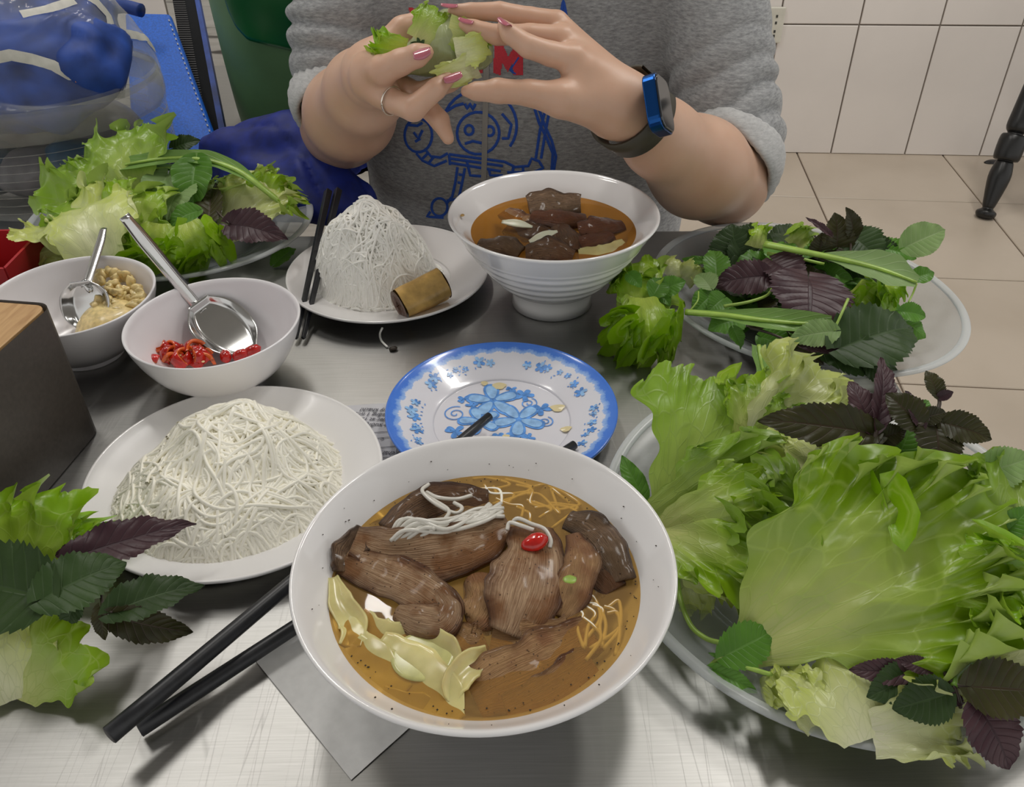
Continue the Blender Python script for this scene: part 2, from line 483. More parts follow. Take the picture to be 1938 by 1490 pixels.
def heather(name, c1, c2):
    m_, nt, b = mat(name)
    tc = N(nt, 'ShaderNodeTexCoord')
    mp = N(nt, 'ShaderNodeMapping'); mp.inputs['Scale'].default_value = (90, 90, 320); nt.links.new(tc.outputs['Object'], mp.inputs[0])
    nz = N(nt, 'ShaderNodeTexNoise', _Scale=1.4, _Detail=5.0, _Roughness=0.7); nt.links.new(mp.outputs[0], nz.inputs[0])
    r = ramp(nt, nz.outputs['Fac'], [(0.32, c1), (0.68, c2)]); nt.links.new(r.outputs[0], b.inputs['Base Color'])
    setp(b, Roughness=0.95); b.inputs['Specular IOR Level'].default_value = 0.15
    b.inputs['Sheen Weight'].default_value = 0.15
    addbump(nt, b, nz.outputs['Fac'], 0.35, 0.0015)
    return m_
M['hoodie'] = heather('heather_grey_fleece', (0.20, 0.205, 0.21), (0.43, 0.435, 0.44))
M['cuff'] = heather('pale_grey_fleece_lining', (0.38, 0.38, 0.38), (0.55, 0.55, 0.545))

def leaf_mat(name, base, edge, back, vein, kind, rough=0.32, trans=0.22, vs=0.55):
    """uv.x across (0..1, rib at 0.5), uv.y base to tip"""
    m_, nt, b = mat(name)
    out = nt.nodes['Material Output']
    uv = N(nt, 'ShaderNodeUVMap'); sx = N(nt, 'ShaderNodeSeparateXYZ'); nt.links.new(uv.outputs[0], sx.inputs[0])
    tc = N(nt, 'ShaderNodeTexCoord'); oi = N(nt, 'ShaderNodeObjectInfo')
    ns = N(nt, 'ShaderNodeTexNoise', _Scale=35.0, _Detail=5.0); nt.links.new(tc.outputs['Object'], ns.inputs[0])
    # distance from rib 0..1
    a1 = N(nt, 'ShaderNodeMath', operation='SUBTRACT'); nt.links.new(sx.outputs[0], a1.inputs[0]); a1.inputs[1].default_value = 0.5
    a2 = N(nt, 'ShaderNodeMath', operation='ABSOLUTE'); nt.links.new(a1.outputs[0], a2.inputs[0])
    a3 = N(nt, 'ShaderNodeMath', operation='MULTIPLY'); nt.links.new(a2.outputs[0], a3.inputs[0]); a3.inputs[1].default_value = 2.0
    if kind == 'lettuce':
        # veins fan out from the base and break up into a net
        mpp = N(nt, 'ShaderNodeMapping'); mpp.inputs['Scale'].default_value = (9, 5.5, 1); nt.links.new(uv.outputs[0], mpp.inputs[0])
        ad = N(nt, 'ShaderNodeMixRGB', blend_type='ADD'); ad.inputs[0].default_value = 0.35; nt.links.new(mpp.outputs[0], ad.inputs[1]); nt.links.new(ns.outputs['Color'], ad.inputs[2])
        vo = N(nt, 'ShaderNodeTexVoronoi', feature='DISTANCE_TO_EDGE', _Scale=1.0); nt.links.new(ad.outputs[0], vo.inputs['Vector'])
        vr = ramp(nt, vo.outputs['Distance'], [(0.0, (1, 1, 1)), (0.05, (0, 0, 0))])
        rx1 = N(nt, 'ShaderNodeMath', operation='MULTIPLY_ADD'); nt.links.new(ns.outputs['Fac'], rx1.inputs[0]); rx1.inputs[1].default_value = 0.7
        rx0 = N(nt, 'ShaderNodeMath', operation='MULTIPLY'); nt.links.new(sx.outputs[0], rx0.inputs[0]); rx0.inputs[1].default_value = 11.0
        nt.links.new(rx0.outputs[0], rx1.inputs[2])
        rx2 = N(nt, 'ShaderNodeMath', operation='PINGPONG'); nt.links.new(rx1.outputs[0], rx2.inputs[0]); rx2.inputs[1].default_value = 0.5
        rr2 = ramp(nt, rx2.outputs[0], [(0.0, (.8, .8, .8)), (0.06, (0, 0, 0))])
        vr_ = N(nt, 'ShaderNodeMixRGB', blend_type='LIGHTEN'); vr_.inputs[0].default_value = 1; nt.links.new(vr.outputs[0], vr_.inputs[1]); nt.links.new(rr2.outputs[0], vr_.inputs[2]); vr = vr_
        t = N(nt, 'ShaderNodeMath', operation='MULTIPLY_ADD'); nt.links.new(ns.outputs['Fac'], t.inputs[0]); t.inputs[1].default_value = 0.5
        t2 = N(nt, 'ShaderNodeMath', operation='MULTIPLY_ADD'); nt.links.new(a3.outputs[0], t2.inputs[0]); t2.inputs[1].default_value = 0.25
        t3 = N(nt, 'ShaderNodeMath', operation='SUBTRACT'); nt.links.new(sx.outputs[1], t3.inputs[0]); t3.inputs[1].default_value = 0.30
        nt.links.new(t3.outputs[0], t2.inputs[2]); nt.links.new(t2.outputs[0], t.inputs[2])
        cr_ = ramp(nt, t.outputs[0], [(0.05, base), (0.42, tuple(0.5 * (x + y) for x, y in zip(base, edge))), (0.85, edge)])
    else:
        # side veins leave the rib at an angle
        w = N(nt, 'ShaderNodeMath', operation='MULTIPLY_ADD'); nt.links.new(a3.outputs[0], w.inputs[0]); w.inputs[1].default_value = -0.22 if kind == 'perilla' else -0.3
        nt.links.new(sx.outputs[1], w.inputs[2])
        w2 = N(nt, 'ShaderNodeMath', operation='MULTIPLY'); nt.links.new(w.outputs[0], w2.inputs[0]); w2.inputs[1].default_value = 9.0
        w3 = N(nt, 'ShaderNodeMath', operation='PINGPONG'); nt.links.new(w2.outputs[0], w3.inputs[0]); w3.inputs[1].default_value = 0.5
        vr0 = ramp(nt, w3.outputs[0], [(0.0, (1, 1, 1)), (0.10, (0, 0, 0))])
        rb = ramp(nt, a3.outputs[0], [(0.0, (1, 1, 1)), (0.035, (0.9, 0.9, 0.9)), (0.06, (0, 0, 0))])
        vr = N(nt, 'ShaderNodeMixRGB', blend_type='LIGHTEN'); vr.inputs[0].default_value = 1; nt.links.new(vr0.outputs[0], vr.inputs[1]); nt.links.new(rb.outputs[0], vr.inputs[2])
        cr_ = ramp(nt, ns.outputs['Fac'], [(0.3, base), (0.7, edge)])
    hs = N(nt, 'ShaderNodeHueSaturation'); 
    mr = N(nt, 'ShaderNodeMapRange'); mr.inputs['To Min'].default_value = 0.8; mr.inputs['To Max'].default_value = 1.15; nt.links.new(oi.outputs['Random'], mr.inputs[0]); nt.links.new(mr.outputs[0], hs.inputs['Value'])
    nt.links.new(cr_.outputs[0], hs.inputs['Color'])
    geo = N(nt, 'ShaderNodeNewGeometry')
    mb = N(nt, 'ShaderNodeMixRGB'); nt.links.new(geo.outputs['Backfacing'], mb.inputs[0]); nt.links.new(hs.outputs[0], mb.inputs[1]); mb.inputs[2].default_value = (*back, 1)
    if kind == 'lettuce':
        m3 = N(nt, 'ShaderNodeMixRGB'); m3.inputs[0].default_value = 0.6; nt.links.new(hs.outputs[0], m3.inputs[1]); m3.inputs[2].default_value = (*back, 1); nt.links.new(m3.outputs[0], mb.inputs[2])
    mv = N(nt, 'ShaderNodeMixRGB'); fm = N(nt, 'ShaderNodeMath', operation='MULTIPLY'); nt.links.new(vr.outputs[0], fm.inputs[0]); fm.inputs[1].default_value = vs
    nt.links.new(fm.outputs[0], mv.inputs[0]); nt.links.new(mb.outputs[0], mv.inputs[1]); mv.inputs[2].default_value = (*vein, 1)
    nt.links.new(mv.outputs[0], b.inputs['Base Color'])
    setp(b, Roughness=rough)
    b.inputs['Specular IOR Level'].default_value = .5 if kind == 'lettuce' else .28
    hsum = N(nt, 'ShaderNodeMath', operation='MULTIPLY_ADD'); nt.links.new(vr.outputs[0], hsum.inputs[0]); hsum.inputs[1].default_value = -0.45 if kind != 'lettuce' else 0.22
    nt.links.new(ns.outputs['Fac'], hsum.inputs[2]); addbump(nt, b, hsum.outputs[0], 0.45, 0.0012)
    tl = N(nt, 'ShaderNodeBsdfTranslucent'); nt.links.new(mv.outputs[0], tl.inputs[0])
    mx = N(nt, 'ShaderNodeMixShader'); mx.inputs[0].default_value = trans; nt.links.new(b.outputs[0], mx.inputs[1]); nt.links.new(tl.outputs[0], mx.inputs[2])
    nt.links.new(mx.outputs[0], out.inputs[0])
    return m_
M['lettuce'] = leaf_mat('green_lettuce', (0.74, 0.77, 0.30), (0.27, 0.46, 0.012), (0.48, 0.60, 0.16), (0.44, 0.58, 0.12), 'lettuce')
M['lettuce_mid'] = leaf_mat('mid_green_lettuce', (0.50, 0.62, 0.16), (0.24, 0.41, 0.03), (0.40, 0.50, 0.16), (0.32, 0.46, 0.10), 'lettuce')
M['lettuce_pale'] = leaf_mat('pale_lettuce', (0.80, 0.80, 0.56), (0.60, 0.68, 0.18), (0.70, 0.73, 0.42), (0.64, 0.70, 0.36), 'lettuce')
M['lettuce_curly'] = leaf_mat('curly_lettuce', (0.52, 0.64, 0.11), (0.25, 0.47, 0.006), (0.42, 0.56, 0.08), (0.38, 0.54, 0.08), 'lettuce')
M['perilla'] = leaf_mat('green_perilla', (0.026, 0.055, 0.014), (0.045, 0.085, 0.024), (0.06, 0.04, 0.045), (0.060, 0.105, 0.035), 'perilla', 0.45, 0.12, 0.45)
M['perilla_purple'] = leaf_mat('purple_perilla', (0.045, 0.020, 0.028), (0.085, 0.045, 0.050), (0.10, 0.05, 0.07), (0.035, 0.016, 0.022), 'perilla', 0.38, 0.12, 0.6)
M['perilla_brown'] = leaf_mat('brown_green_perilla', (0.030, 0.032, 0.010), (0.060, 0.055, 0.018), (0.09, 0.04, 0.05), (0.06, 0.03, 0.025), 'perilla', 0.38, 0.15, 0.5)
M['mint'] = leaf_mat('mint_green', (0.09, 0.24, 0.025), (0.15, 0.34, 0.05), (0.22, 0.38, 0.14), (0.20, 0.38, 0.10), 'perilla', 0.35, 0.3, 0.5)
M['mint_pale'] = leaf_mat('pale_leaf_underside', (0.26, 0.42, 0.14), (0.34, 0.48, 0.20), (0.30, 0.44, 0.18), (0.42, 0.54, 0.28), 'perilla', 0.45, 0.3, 0.5)
M['culantro'] = leaf_mat('long_coriander', (0.10, 0.26, 0.02), (0.15, 0.33, 0.03), (0.22, 0.38, 0.10), (0.34, 0.50, 0.16), 'culantro', 0.3, 0.25, 0.25)

def meat_mat(name, c1, c2, c3):
    m_, nt, b = mat(name)
    tc = N(nt, 'ShaderNodeTexCoord'); uv = N(nt, 'ShaderNodeUVMap')
    mp = N(nt, 'ShaderNodeMapping'); mp.inputs['Scale'].default_value = (26, 2.5, 1); nt.links.new(uv.outputs[0], mp.inputs[0])
    fb = N(nt, 'ShaderNodeTexNoise', _Scale=2.0, _Detail=7.0, _Distortion=0.5); nt.links.new(mp.outputs[0], fb.inputs[0])
    nz = N(nt, 'ShaderNodeTexNoise', _Scale=45.0, _Detail=6.0); nt.links.new(tc.outputs['Object'], nz.inputs[0])
    r1 = ramp(nt, fb.outputs['Fac'], [(0.3, c1), (0.7, c2)])
    r2 = ramp(nt, nz.outputs['Fac'], [(0.47, (0, 0, 0)), (0.60, (1, 1, 1))])
    mx = N(nt, 'ShaderNodeMixRGB'); nt.links.new(r2.outputs[0], mx.inputs[0]); nt.links.new(r1.outputs[0], mx.inputs[1]); mx.inputs[2].default_value = (*c3, 1)
    n3 = N(nt, 'ShaderNodeTexVoronoi', _Scale=260.0); nt.links.new(tc.outputs['Object'], n3.inputs['Vector'])
    r3 = ramp(nt, n3.outputs['Distance'], [(0.10, (0.15, 0.1, 0.06)), (0.16, (1, 1, 1))])
    mu = N(nt, 'ShaderNodeMixRGB', blend_type='MULTIPLY'); mu.inputs[0].default_value = 0.8; nt.links.new(mx.outputs[0], mu.inputs[1]); nt.links.new(r3.outputs[0], mu.inputs[2])
    sxy = N(nt, 'ShaderNodeSeparateXYZ'); nt.links.new(uv.outputs[0], sxy.inputs[0])
    e1_ = N(nt, 'ShaderNodeMath', operation='SUBTRACT'); nt.links.new(sxy.outputs[0], e1_.inputs[0]); e1_.inputs[1].default_value = .5
    e2_ = N(nt, 'ShaderNodeMath', operation='ABSOLUTE'); nt.links.new(e1_.outputs[0], e2_.inputs[0])
    e3_ = N(nt, 'ShaderNodeMath', operation='MULTIPLY_ADD'); nt.links.new(nz.outputs['Fac'], e3_.inputs[0]); e3_.inputs[1].default_value = .35; nt.links.new(e2_.outputs[0], e3_.inputs[2])
    er = ramp(nt, e3_.outputs[0], [(.50, (1, 1, 1)), (.68, (.38, .30, .24))])
    me_ = N(nt, 'ShaderNodeMixRGB', blend_type='MULTIPLY'); me_.inputs[0].default_value = 1; nt.links.new(mu.outputs[0], me_.inputs[1]); nt.links.new(er.outputs[0], me_.inputs[2])
    nt.links.new(me_.outputs[0], b.inputs['Base Color'])
    setp(b, Roughness=0.36); b.inputs['Coat Weight'].default_value = 0.15; b.inputs['Coat Roughness'].default_value = 0.12
    b.inputs['Specular IOR Level'].default_value = 0.35
    sm = N(nt, 'ShaderNodeMath', operation='ADD'); nt.links.new(fb.outputs['Fac'], sm.inputs[0]); nt.links.new(nz.outputs['Fac'], sm.inputs[1])
    addbump(nt, b, sm.outputs[0], 0.8, 0.003)
    return m_
M['meat'] = meat_mat('grilled_pork', (0.22, 0.11, 0.05), (0.52, 0.35, 0.21), (0.23, 0.10, 0.035))
M['meat_dark'] = meat_mat('charred_pork', (0.06, 0.028, 0.012), (0.24, 0.13, 0.065), (0.12, 0.050, 0.018))
M['meat_red'] = meat_mat('glazed_pork', (0.10, 0.03, 0.015), (0.22, 0.08, 0.03), (0.16, 0.06, 0.02))
M['patty'] = meat_mat('grilled_patty', (0.08, 0.042, 0.022), (0.30, 0.19, 0.11), (0.13, 0.075, 0.035))
M['roll_skin'] = plain('fried_roll_wrapper', (0.48, 0.30, 0.09), .35, ns=55, var=.45, bump=.7)
M['roll_fill'] = meat_mat('fried_roll_filling', (0.16, 0.06, 0.03), (0.30, 0.15, 0.08), (0.22, 0.10, 0.04))
M['belly'] = meat_mat('soaked_pork', (0.36, 0.20, 0.09), (0.46, 0.27, 0.12), (0.30, 0.14, 0.06))
# ================================================================== SETTING
def grime(name, c, c2, rough=0.25):
    m_, nt, b = mat(name)
    tc = N(nt, 'ShaderNodeTexCoord'); nz = N(nt, 'ShaderNodeTexNoise', _Scale=3.0, _Detail=5.0); nt.links.new(tc.outputs['Object'], nz.inputs[0])
    r = ramp(nt, nz.outputs['Fac'], [(0.3, c2), (0.6, c)]); nt.links.new(r.outputs[0], b.inputs['Base Color'])
    setp(b, Roughness=rough)
    return m_
M['walltile'] = grime('glazed_wall_tile', (0.76, 0.71, 0.67), (0.70, 0.655, 0.62), 0.3)
M['grout'] = plain('grout', (0.22, 0.19, 0.16), 0.9)
M['floortile'] = grime('beige_floor_tile', (0.53, 0.455, 0.37), (0.46, 0.39, 0.31), 0.35)
M['floorgrout'] = plain('dark_grout', (0.17, 0.13, 0.10), 0.9)

wa = G(1463, 290, z=0); wb = G(1938, 298, z=0)
wdir = nrm([wb[0] - wa[0], wb[1] - wa[1], 0]); wn = np.array([wdir[1], -wdir[0], 0])      # towards the camera
if wn[1] > 0: wn = -wn
def W(u, z, o=0.0): return wa + wdir * u + wn * o + np.array([0, 0, z])
mb = MB(); mb.add(*box(W(-0.6, 1.4, -0.06), (5.6, 0.1, 2.8), wdir, wn, (0, 0, 1)))
wall = mb.build('wall_back', M['grout'], kind='structure', smooth=False)
# tiles: joints read at the foot of the wall
u0 = float((G(1572, 291, z=0) - wa) @ wdir); u1 = float((G(1854, 297, z=0) - wa) @ wdir)
tw = (u1 - u0) / 2; th = 0.428
def tile_mesh(w, h, d, m_, name):
    bm = bmesh.new(); bmesh.ops.create_cube(bm, size=1)
    for v in bm.verts: v.co = Vector((v.co.x * w, v.co.y * d, v.co.z * h))
    bmesh.ops.bevel(bm, geom=[e for e in bm.edges if all(v.co.y < 0 for v in e.verts)], offset=0.0015, segments=1, affect='EDGES', profile=0.5)
    me = bpy.data.meshes.new(name); bm.to_mesh(me); bm.free(); me.materials.append(m_); return me
tm = tile_mesh(tw - 0.005, th - 0.005, 0.008, M['walltile'], 'tile')
ang = math.atan2(wdir[1], wdir[0])
po = parent_origin(wall)
for i in range(-8, 5):
    for j in range(3):
        o = bpy.data.objects.new('tile', tm); col.objects.link(o); o.parent = wall
        p = W(u0 + (i + 0.5) * tw, (j + 0.5) * th, -0.007)
        o.location = tuple(p - po); o.rotation_euler = (0, 0, ang)
# floor
fmb = MB(); fmb.add(*box((0, 1.0, -0.05), (6.0, 6.0, 0.09)))
floor = fmb.build('floor', M['floorgrout'], kind='structure', smooth=False)
p1, p2 = G(1437, 371, z=0), G(1857, 384, z=0)
e1 = nrm(p2 - p1); e2 = np.array([-e1[1], e1[0], 0])
bm = bmesh.new(); bmesh.ops.create_cube(bm, size=1)
for v in bm.verts: v.co = Vector((v.co.x * 0.4955, v.co.y * 0.4955, v.co.z * 0.008))
bmesh.ops.bevel(bm, geom=[e for e in bm.edges if all(v.co.z > 0 for v in e.verts)], offset=0.002, segments=1, affect='EDGES', profile=0.5)
ftm = bpy.data.meshes.new('floor_tile'); bm.to_mesh(ftm); bm.free(); ftm.materials.append(M['floortile'])
po = parent_origin(floor)
for i in range(-5, 3):
    for j in range(-5, 2):
        p = p2 + e1 * (i + 0.5) * 0.5 + e2 * (j + 0.5) * 0.5
        o = bpy.data.objects.new('tile', ftm); col.objects.link(o); o.parent = floor
        if (p - wa) @ wn < 0.05: 
            bpy.data.objects.remove(o); continue
        o.location = tuple(p - po + np.array([0, 0, -0.003])); o.rotation_euler = (0, 0, math.atan2(e1[1], e1[0]))
cb = MB(); cb.add(*box((0, 1.0, 2.82), (6.0, 6.0, 0.08)))
cb.build('ceiling', M['ceil'], kind='structure', smooth=False)

def panel_mat():
    """whitewashed board print with dark split lines"""
    m_, nt, b = mat('whitewashed_board_print')
    tc = N(nt, 'ShaderNodeTexCoord'); mp = N(nt, 'ShaderNodeMapping'); mp.inputs['Scale'].default_value = (2.2, 1, 26); mp.inputs['Rotation'].default_value = (0, 0.12, 0)
    nt.links.new(tc.outputs['Object'], mp.inputs[0])
    nz = N(nt, 'ShaderNodeTexNoise', _Scale=2.2, _Detail=7.0, _Distortion=1.2); nt.links.new(mp.outputs[0], nz.inputs[0])
    r = ramp(nt, nz.outputs['Fac'], [(0.33, (0.12, 0.11, 0.10)), (0.42, (0.50, 0.48, 0.44)), (0.62, (0.60, 0.58, 0.54))])
    nt.links.new(r.outputs[0], b.inputs['Base Color']); setp(b, Roughness=0.6); addbump(nt, b, nz.outputs['Fac'], 0.3)
    return m_
M['panel'] = panel_mat()
PD = 2.20
pb = MB(); pb.add(*box((-1.35, PD + 0.05, 1.4), (2.5, 0.1, 2.8)))
wl = pb.build('wall_left', plain('pale_wall_paint', (0.52, 0.50, 0.47), 0.6), kind='structure', smooth=False)
a = Dp(330, 60, PD)[0]
for i, (x0, x1) in enumerate([(a - 0.0, a + 0.33), (a - 0.335, a - 0.005), (a - 0.67, a - 0.34), (a + 0.335, a + 0.6)]):
    q = MB(); q.add(*box(((x0 + x1) / 2, PD - 0.004, 1.2), (x1 - x0, 0.01, 2.4)))
    q.build('panel', M['panel'] if i in (0, 3) else M['walltile'], wl, smooth=False)

# wall socket
sc_ = Dp(1463, 52, 2.86)
us = float((sc_ - wa) @ wdir); zs = sc_[2]
so = empty('wall_socket', W(us, zs, 0.0), 'ivory wall socket plate on the white tiles beside the grey sleeve', 'socket')
q = MB(); q.add(*box(W(us, zs, 0.006), (0.075, 0.012, 0.11), wdir, wn)); bevel(q.build('faceplate', M['outlet'], so, smooth=False), 0.004)
q = MB()
for dx in (-0.012, 0.012):
    for dz in (0.028, 0.008, -0.018, -0.032): q.add(*box(W(us + dx, zs + dz, 0.0125), (0.006, 0.002, 0.008), wdir, wn))
q.build('slot', M['hole'], so, smooth=False, kind='stuff')

# ceiling lamps that give the room its light

# black turned chair leg far right
leg = empty('chair', G(1862, 412, z=0), 'black turned wooden chair leg standing on the floor tiles by the wall', 'chair')
b0 = G(1862, 414, z=0); b1 = Dp(1945, 190, 2.46)
dv = b1 - b0; Ln = np.linalg.norm(dv); dv = dv / Ln
prof = [(0, 0.016), (0.02, 0.030), (0.06, 0.033), (0.09, 0.018), (0.13, 0.022), (0.35, 0.036), (0.47, 0.030), (0.50, 0.026), (0.52, 0.042), (0.70, 0.042), (0.72, 0.024), (0.78, 0.036), (0.95, 0.033), (1.3, 0.026), (1.35, 0.036), (1.8, 0.036)]
pr = smooth_profile(prof, 4)
v, f = tube([b0 + dv * Ln * s for s, r in pr], [r * 0.86 for s, r in pr], 16)
q = MB(); q.add(v, f); q.build('leg', M['chair'], leg)
bk = b0 + np.array([0.42, 0.05, 0])
for off in ([0.42, 0.0, 0], ):
    v, f = tube([b0 + dv * Ln * s * 0.98 + np.array(off) + np.array([0, 0, 0.0]) for s, r in pr], [r * 0.8 for s, r in pr], 12)
    if (b0 + np.array(off) - wa) @ wn > 0.05:
        q = MB(); q.add(v, f); q.build('leg', M['chair'], leg)
tp = b0 + dv * Ln * 1.8
q = MB(); q.add(*box(tp + np.array([0.2, -0.12, 0.02]), (0.5, 0.36, 0.03))); bevel(q.build('seat', M['chair'], leg, smooth=False), 0.01)
q = MB(); c = G(1878, 306, z=0.004)
q.add(*lathe(smooth_profile([(0.0, 0.008), (0.02, 0.007), (0.03, 0.0), (0, 0)], 3), 14, 1.0, 0.5, cen=c - [0, 0, 0.003], rot=0.2))
q.build('floor_litter', M['darkwood'], label='small dark scrap of litter lying on the floor at the wall foot', cat='litter')

# ================================================================== TABLES
XR = 0.345
def table(name, x0, x1, y0, y1, label, r=0.03):
    t = empty(name, ((x0 + x1) / 2, (y0 + y1) / 2, 0), label, 'table')
    bm = bmesh.new(); bmesh.ops.create_cube(bm, size=1)
    w, d, h = x1 - x0, y1 - y0, 0.03
    for v in bm.verts: v.co = Vector((v.co.x * w, v.co.y * d, v.co.z * h))
    bmesh.ops.bevel(bm, geom=[e for e in bm.edges if abs(e.verts[0].co.z - e.verts[1].co.z) > 0.01], offset=r, segments=6, affect='EDGES', profile=0.5)
    bmesh.ops.bevel(bm, geom=[e for e in bm.edges if all(v.co.z > 0 for v in e.verts)], offset=0.005, segments=3, affect='EDGES', profile=0.5)
    me = bpy.data.meshes.new('table_top'); bm.to_mesh(me); bm.free(); me.materials.append(M['steel'])
    o = bpy.data.objects.new('table_top', me); col.objects.link(o); o.parent = t; o.location = (0, 0, TZ - 0.015)
    for sx in (-1, 1):
        for sy in (-1, 1):
            cx, cy = (x0 + x1) / 2 + sx * (w / 2 - 0.06), (y0 + y1) / 2 + sy * (d / 2 - 0.06)
            v, f = tube([(cx, cy, 0.0), (cx, cy, TZ - 0.03)], 0.018, 16)
            q = MB(); q.add(v, f); q.build('leg', M['spoon'], t)
    return t
table('steel_table', -1.05, XR, 0.02, 0.915, 'brushed stainless steel table top carrying all the dishes')
table('steel_table', -1.35, -0.285, 0.925, 1.62, 'second steel table behind, under the clear bag and blue jacket')

# ================================================================== DISHES
def dish(name, prof, cen, mat_, label, cat, n=128, sx=1, sy=1, rot=0, group=None, parent=None):
    v, f = lathe(prof, n, sx, sy, cen=(cen[0], cen[1], cen[2]), rot=rot)
    return mk(name, v, f, mat_, parent, label=label, cat=cat, group=group, origin=np.array(cen) if parent is None else None)

T0 = TZ + 0.0005
NB = np.array([-0.0174, 0.330, T0])
def prof_bowl(R, H, foot=0.045, fh=0.012, th=0.004, belly=0.5, ridges=0):
    outer = [(0.0, fh * 0.5), (foot - 0.006, fh * 0.5), (foot - 0.005, 0.0), (foot, 0.0), (foot - 0.002, fh)]
    o2 = []
    for i in range(1, 25):
        s = i / 24
        r = foot + (R - foot) * (s ** belly)
        z = fh + (H - fh) * s
        if ridges: r += 0.0012 * sin(s * ridges * 2 * pi) * (1 if s < 0.72 else 0)
        o2.append((r, z))
    rim = [(R + 0.0008, H + 0.0012), (R - 0.001, H + 0.0025), (R - th * 0.8, H + 0.0012)]
    inn = []
    for i in range(24, 0, -1):
        s = i / 24
        r = foot + (R - foot) * (s ** belly) - th
        inn.append((r, fh + (H - fh) * s + 0.001))
    inn += [(foot * 0.75, fh + 0.003), (0.0, fh + 0.002)]
    return outer + o2 + rim + inn
# near bowl: broad sloping lip, level broth
big = [(0, .006), (.040, .006), (.041, 0), (.046, 0), (.045, .012), (.056, .022), (.072, .040), (.086, .056), (.0985, .070), (.1060, .0775), (.1090, .0800),
       (.1098, .0815), (.1090, .0830), (.1070, .0826), (.1035, .0790), (.0965, .0705), (.0905, .0640), (.0860, .0590), (.0740, .0440), (.0570, .0280), (.040, .017), (.02, .013), (0, .012)]
nb = empty('soup_bowl', NB, 'large white bowl of grilled pork in broth, nearest the viewer', 'bowl')
dish('bowl', smooth_profile(big, 3), NB, M['ceramic'], None, None, 160, parent=nb)
SN = 0.0640          # broth level above the table in the near bowl
v, f = lathe([(0.0905, SN), (0.0885, SN - .0003), (0.06, SN - .0006), (0.03, SN - .0006), (0.0, SN - .0006)], 96, cen=NB)
br = mk('broth', v, f, M['broth'], label='clear amber dipping broth filling the nearest bowl', cat='broth')
# far bowl
FB = np.array([0.0425, 0.7560, T0])
far = smooth_profile(prof_bowl(.102, .097, .041, .020, .0045, .72), 1)
ro = []
far = [(0, .010), (.034, .010), (.036, 0), (.0415, 0), (.0400, .010), (.0375, .017), (.0405, .0200)]
for i in range(1, 60):
    s = i / 60
    r = .0405 + (.1000 - .0405) * (s ** 0.72); z = .020 + .075 * s
    if 0.04 < s < 0.72: r += 0.0010 * sin(s * 7.2 * 2 * pi)
    far.append((r, z))
far += [(.1010, .0962), (.1020, .0978), (.1010, .0992), (.0990, .0988), (.0965, .0965), (.0905, .0905), (.0845, .0845), (.0720, .0700), (.0560, .0500), (.04, .034), (.02, .026), (0, .025)]
fbo = empty('soup_bowl', FB, 'white ribbed footed bowl of meat in dark broth, in front of the person', 'bowl')
dish('bowl', far, FB, M['ceramic'], None, None, 160, parent=fbo)
SF = 0.0800
v, f = lathe([(0.0812, SF), (0.079, SF - .0004), (0.05, SF - .0006), (0.0, SF - .0006)], 96, cen=FB)
mk('broth', v, f, M['broth_far'], label='dark amber broth in the ribbed bowl by the person', cat='broth')
# side bowls
cbp = G(404, 611, .062); CB = np.array([cbp[0], cbp[1], T0])
sb = [(0, .004), (.026, .004), (.027, 0), (.0305, 0), (.0300, .006), (.040, .010), (.0560, .024), (.0660, .040), (.0720, .055), (.0740, .0630),
      (.0738, .0645), (.0725, .0646), (.0708, .0620), (.0690, .0545), (.0630, .0400), (.0530, .0255), (.038, .0130), (.02, .0085), (0, .0080)]
sbp = smooth_profile(sb, 4)
o = dish('small_bowl', sbp, CB, M['melamine'], 'white bowl of sliced red chili with a steel spoon', 'bowl')
gbp = G(134, 562, .062); GB = np.array([gbp[0], gbp[1], T0])
o2 = dish('small_bowl', sbp, GB, M['melamine'], 'white bowl of minced garlic behind the bamboo-topped box', 'bowl')
# noodle plates
def plate_prof(R, H, well=0.62, th=0.0032):
    return smooth_profile([(0, .0025), (R * well * 0.8, .0025), (R * well * 0.82, 0), (R * well * 0.88, 0), (R * well, .003), (R * .82, H * .55), (R * .97, H * .93), (R, H),
                           (R * 1.0, H + .0018), (R * .985, H + .0022), (R * .95, H * .98 + .001), (R * .80, H * .55 + .0035), (R * well * 1.02, .0068), (R * well * .9, .0050), (0, .0048)], 4)
NP = np.array([-.2105, .4775, T0])
dish('noodle_plate', plate_prof(.1105, .018), NP, M['ceramic'], 'round white plate under the nearer heap of rice noodles', 'plate', 128, 1.02, .97, radians(152))
FP = np.array([-.1286, .7900, T0])
dish('noodle_plate', plate_prof(.1055, .019), FP, M['ceramic'], 'round white plate holding the far noodle heap and a fried roll', 'plate', 128)
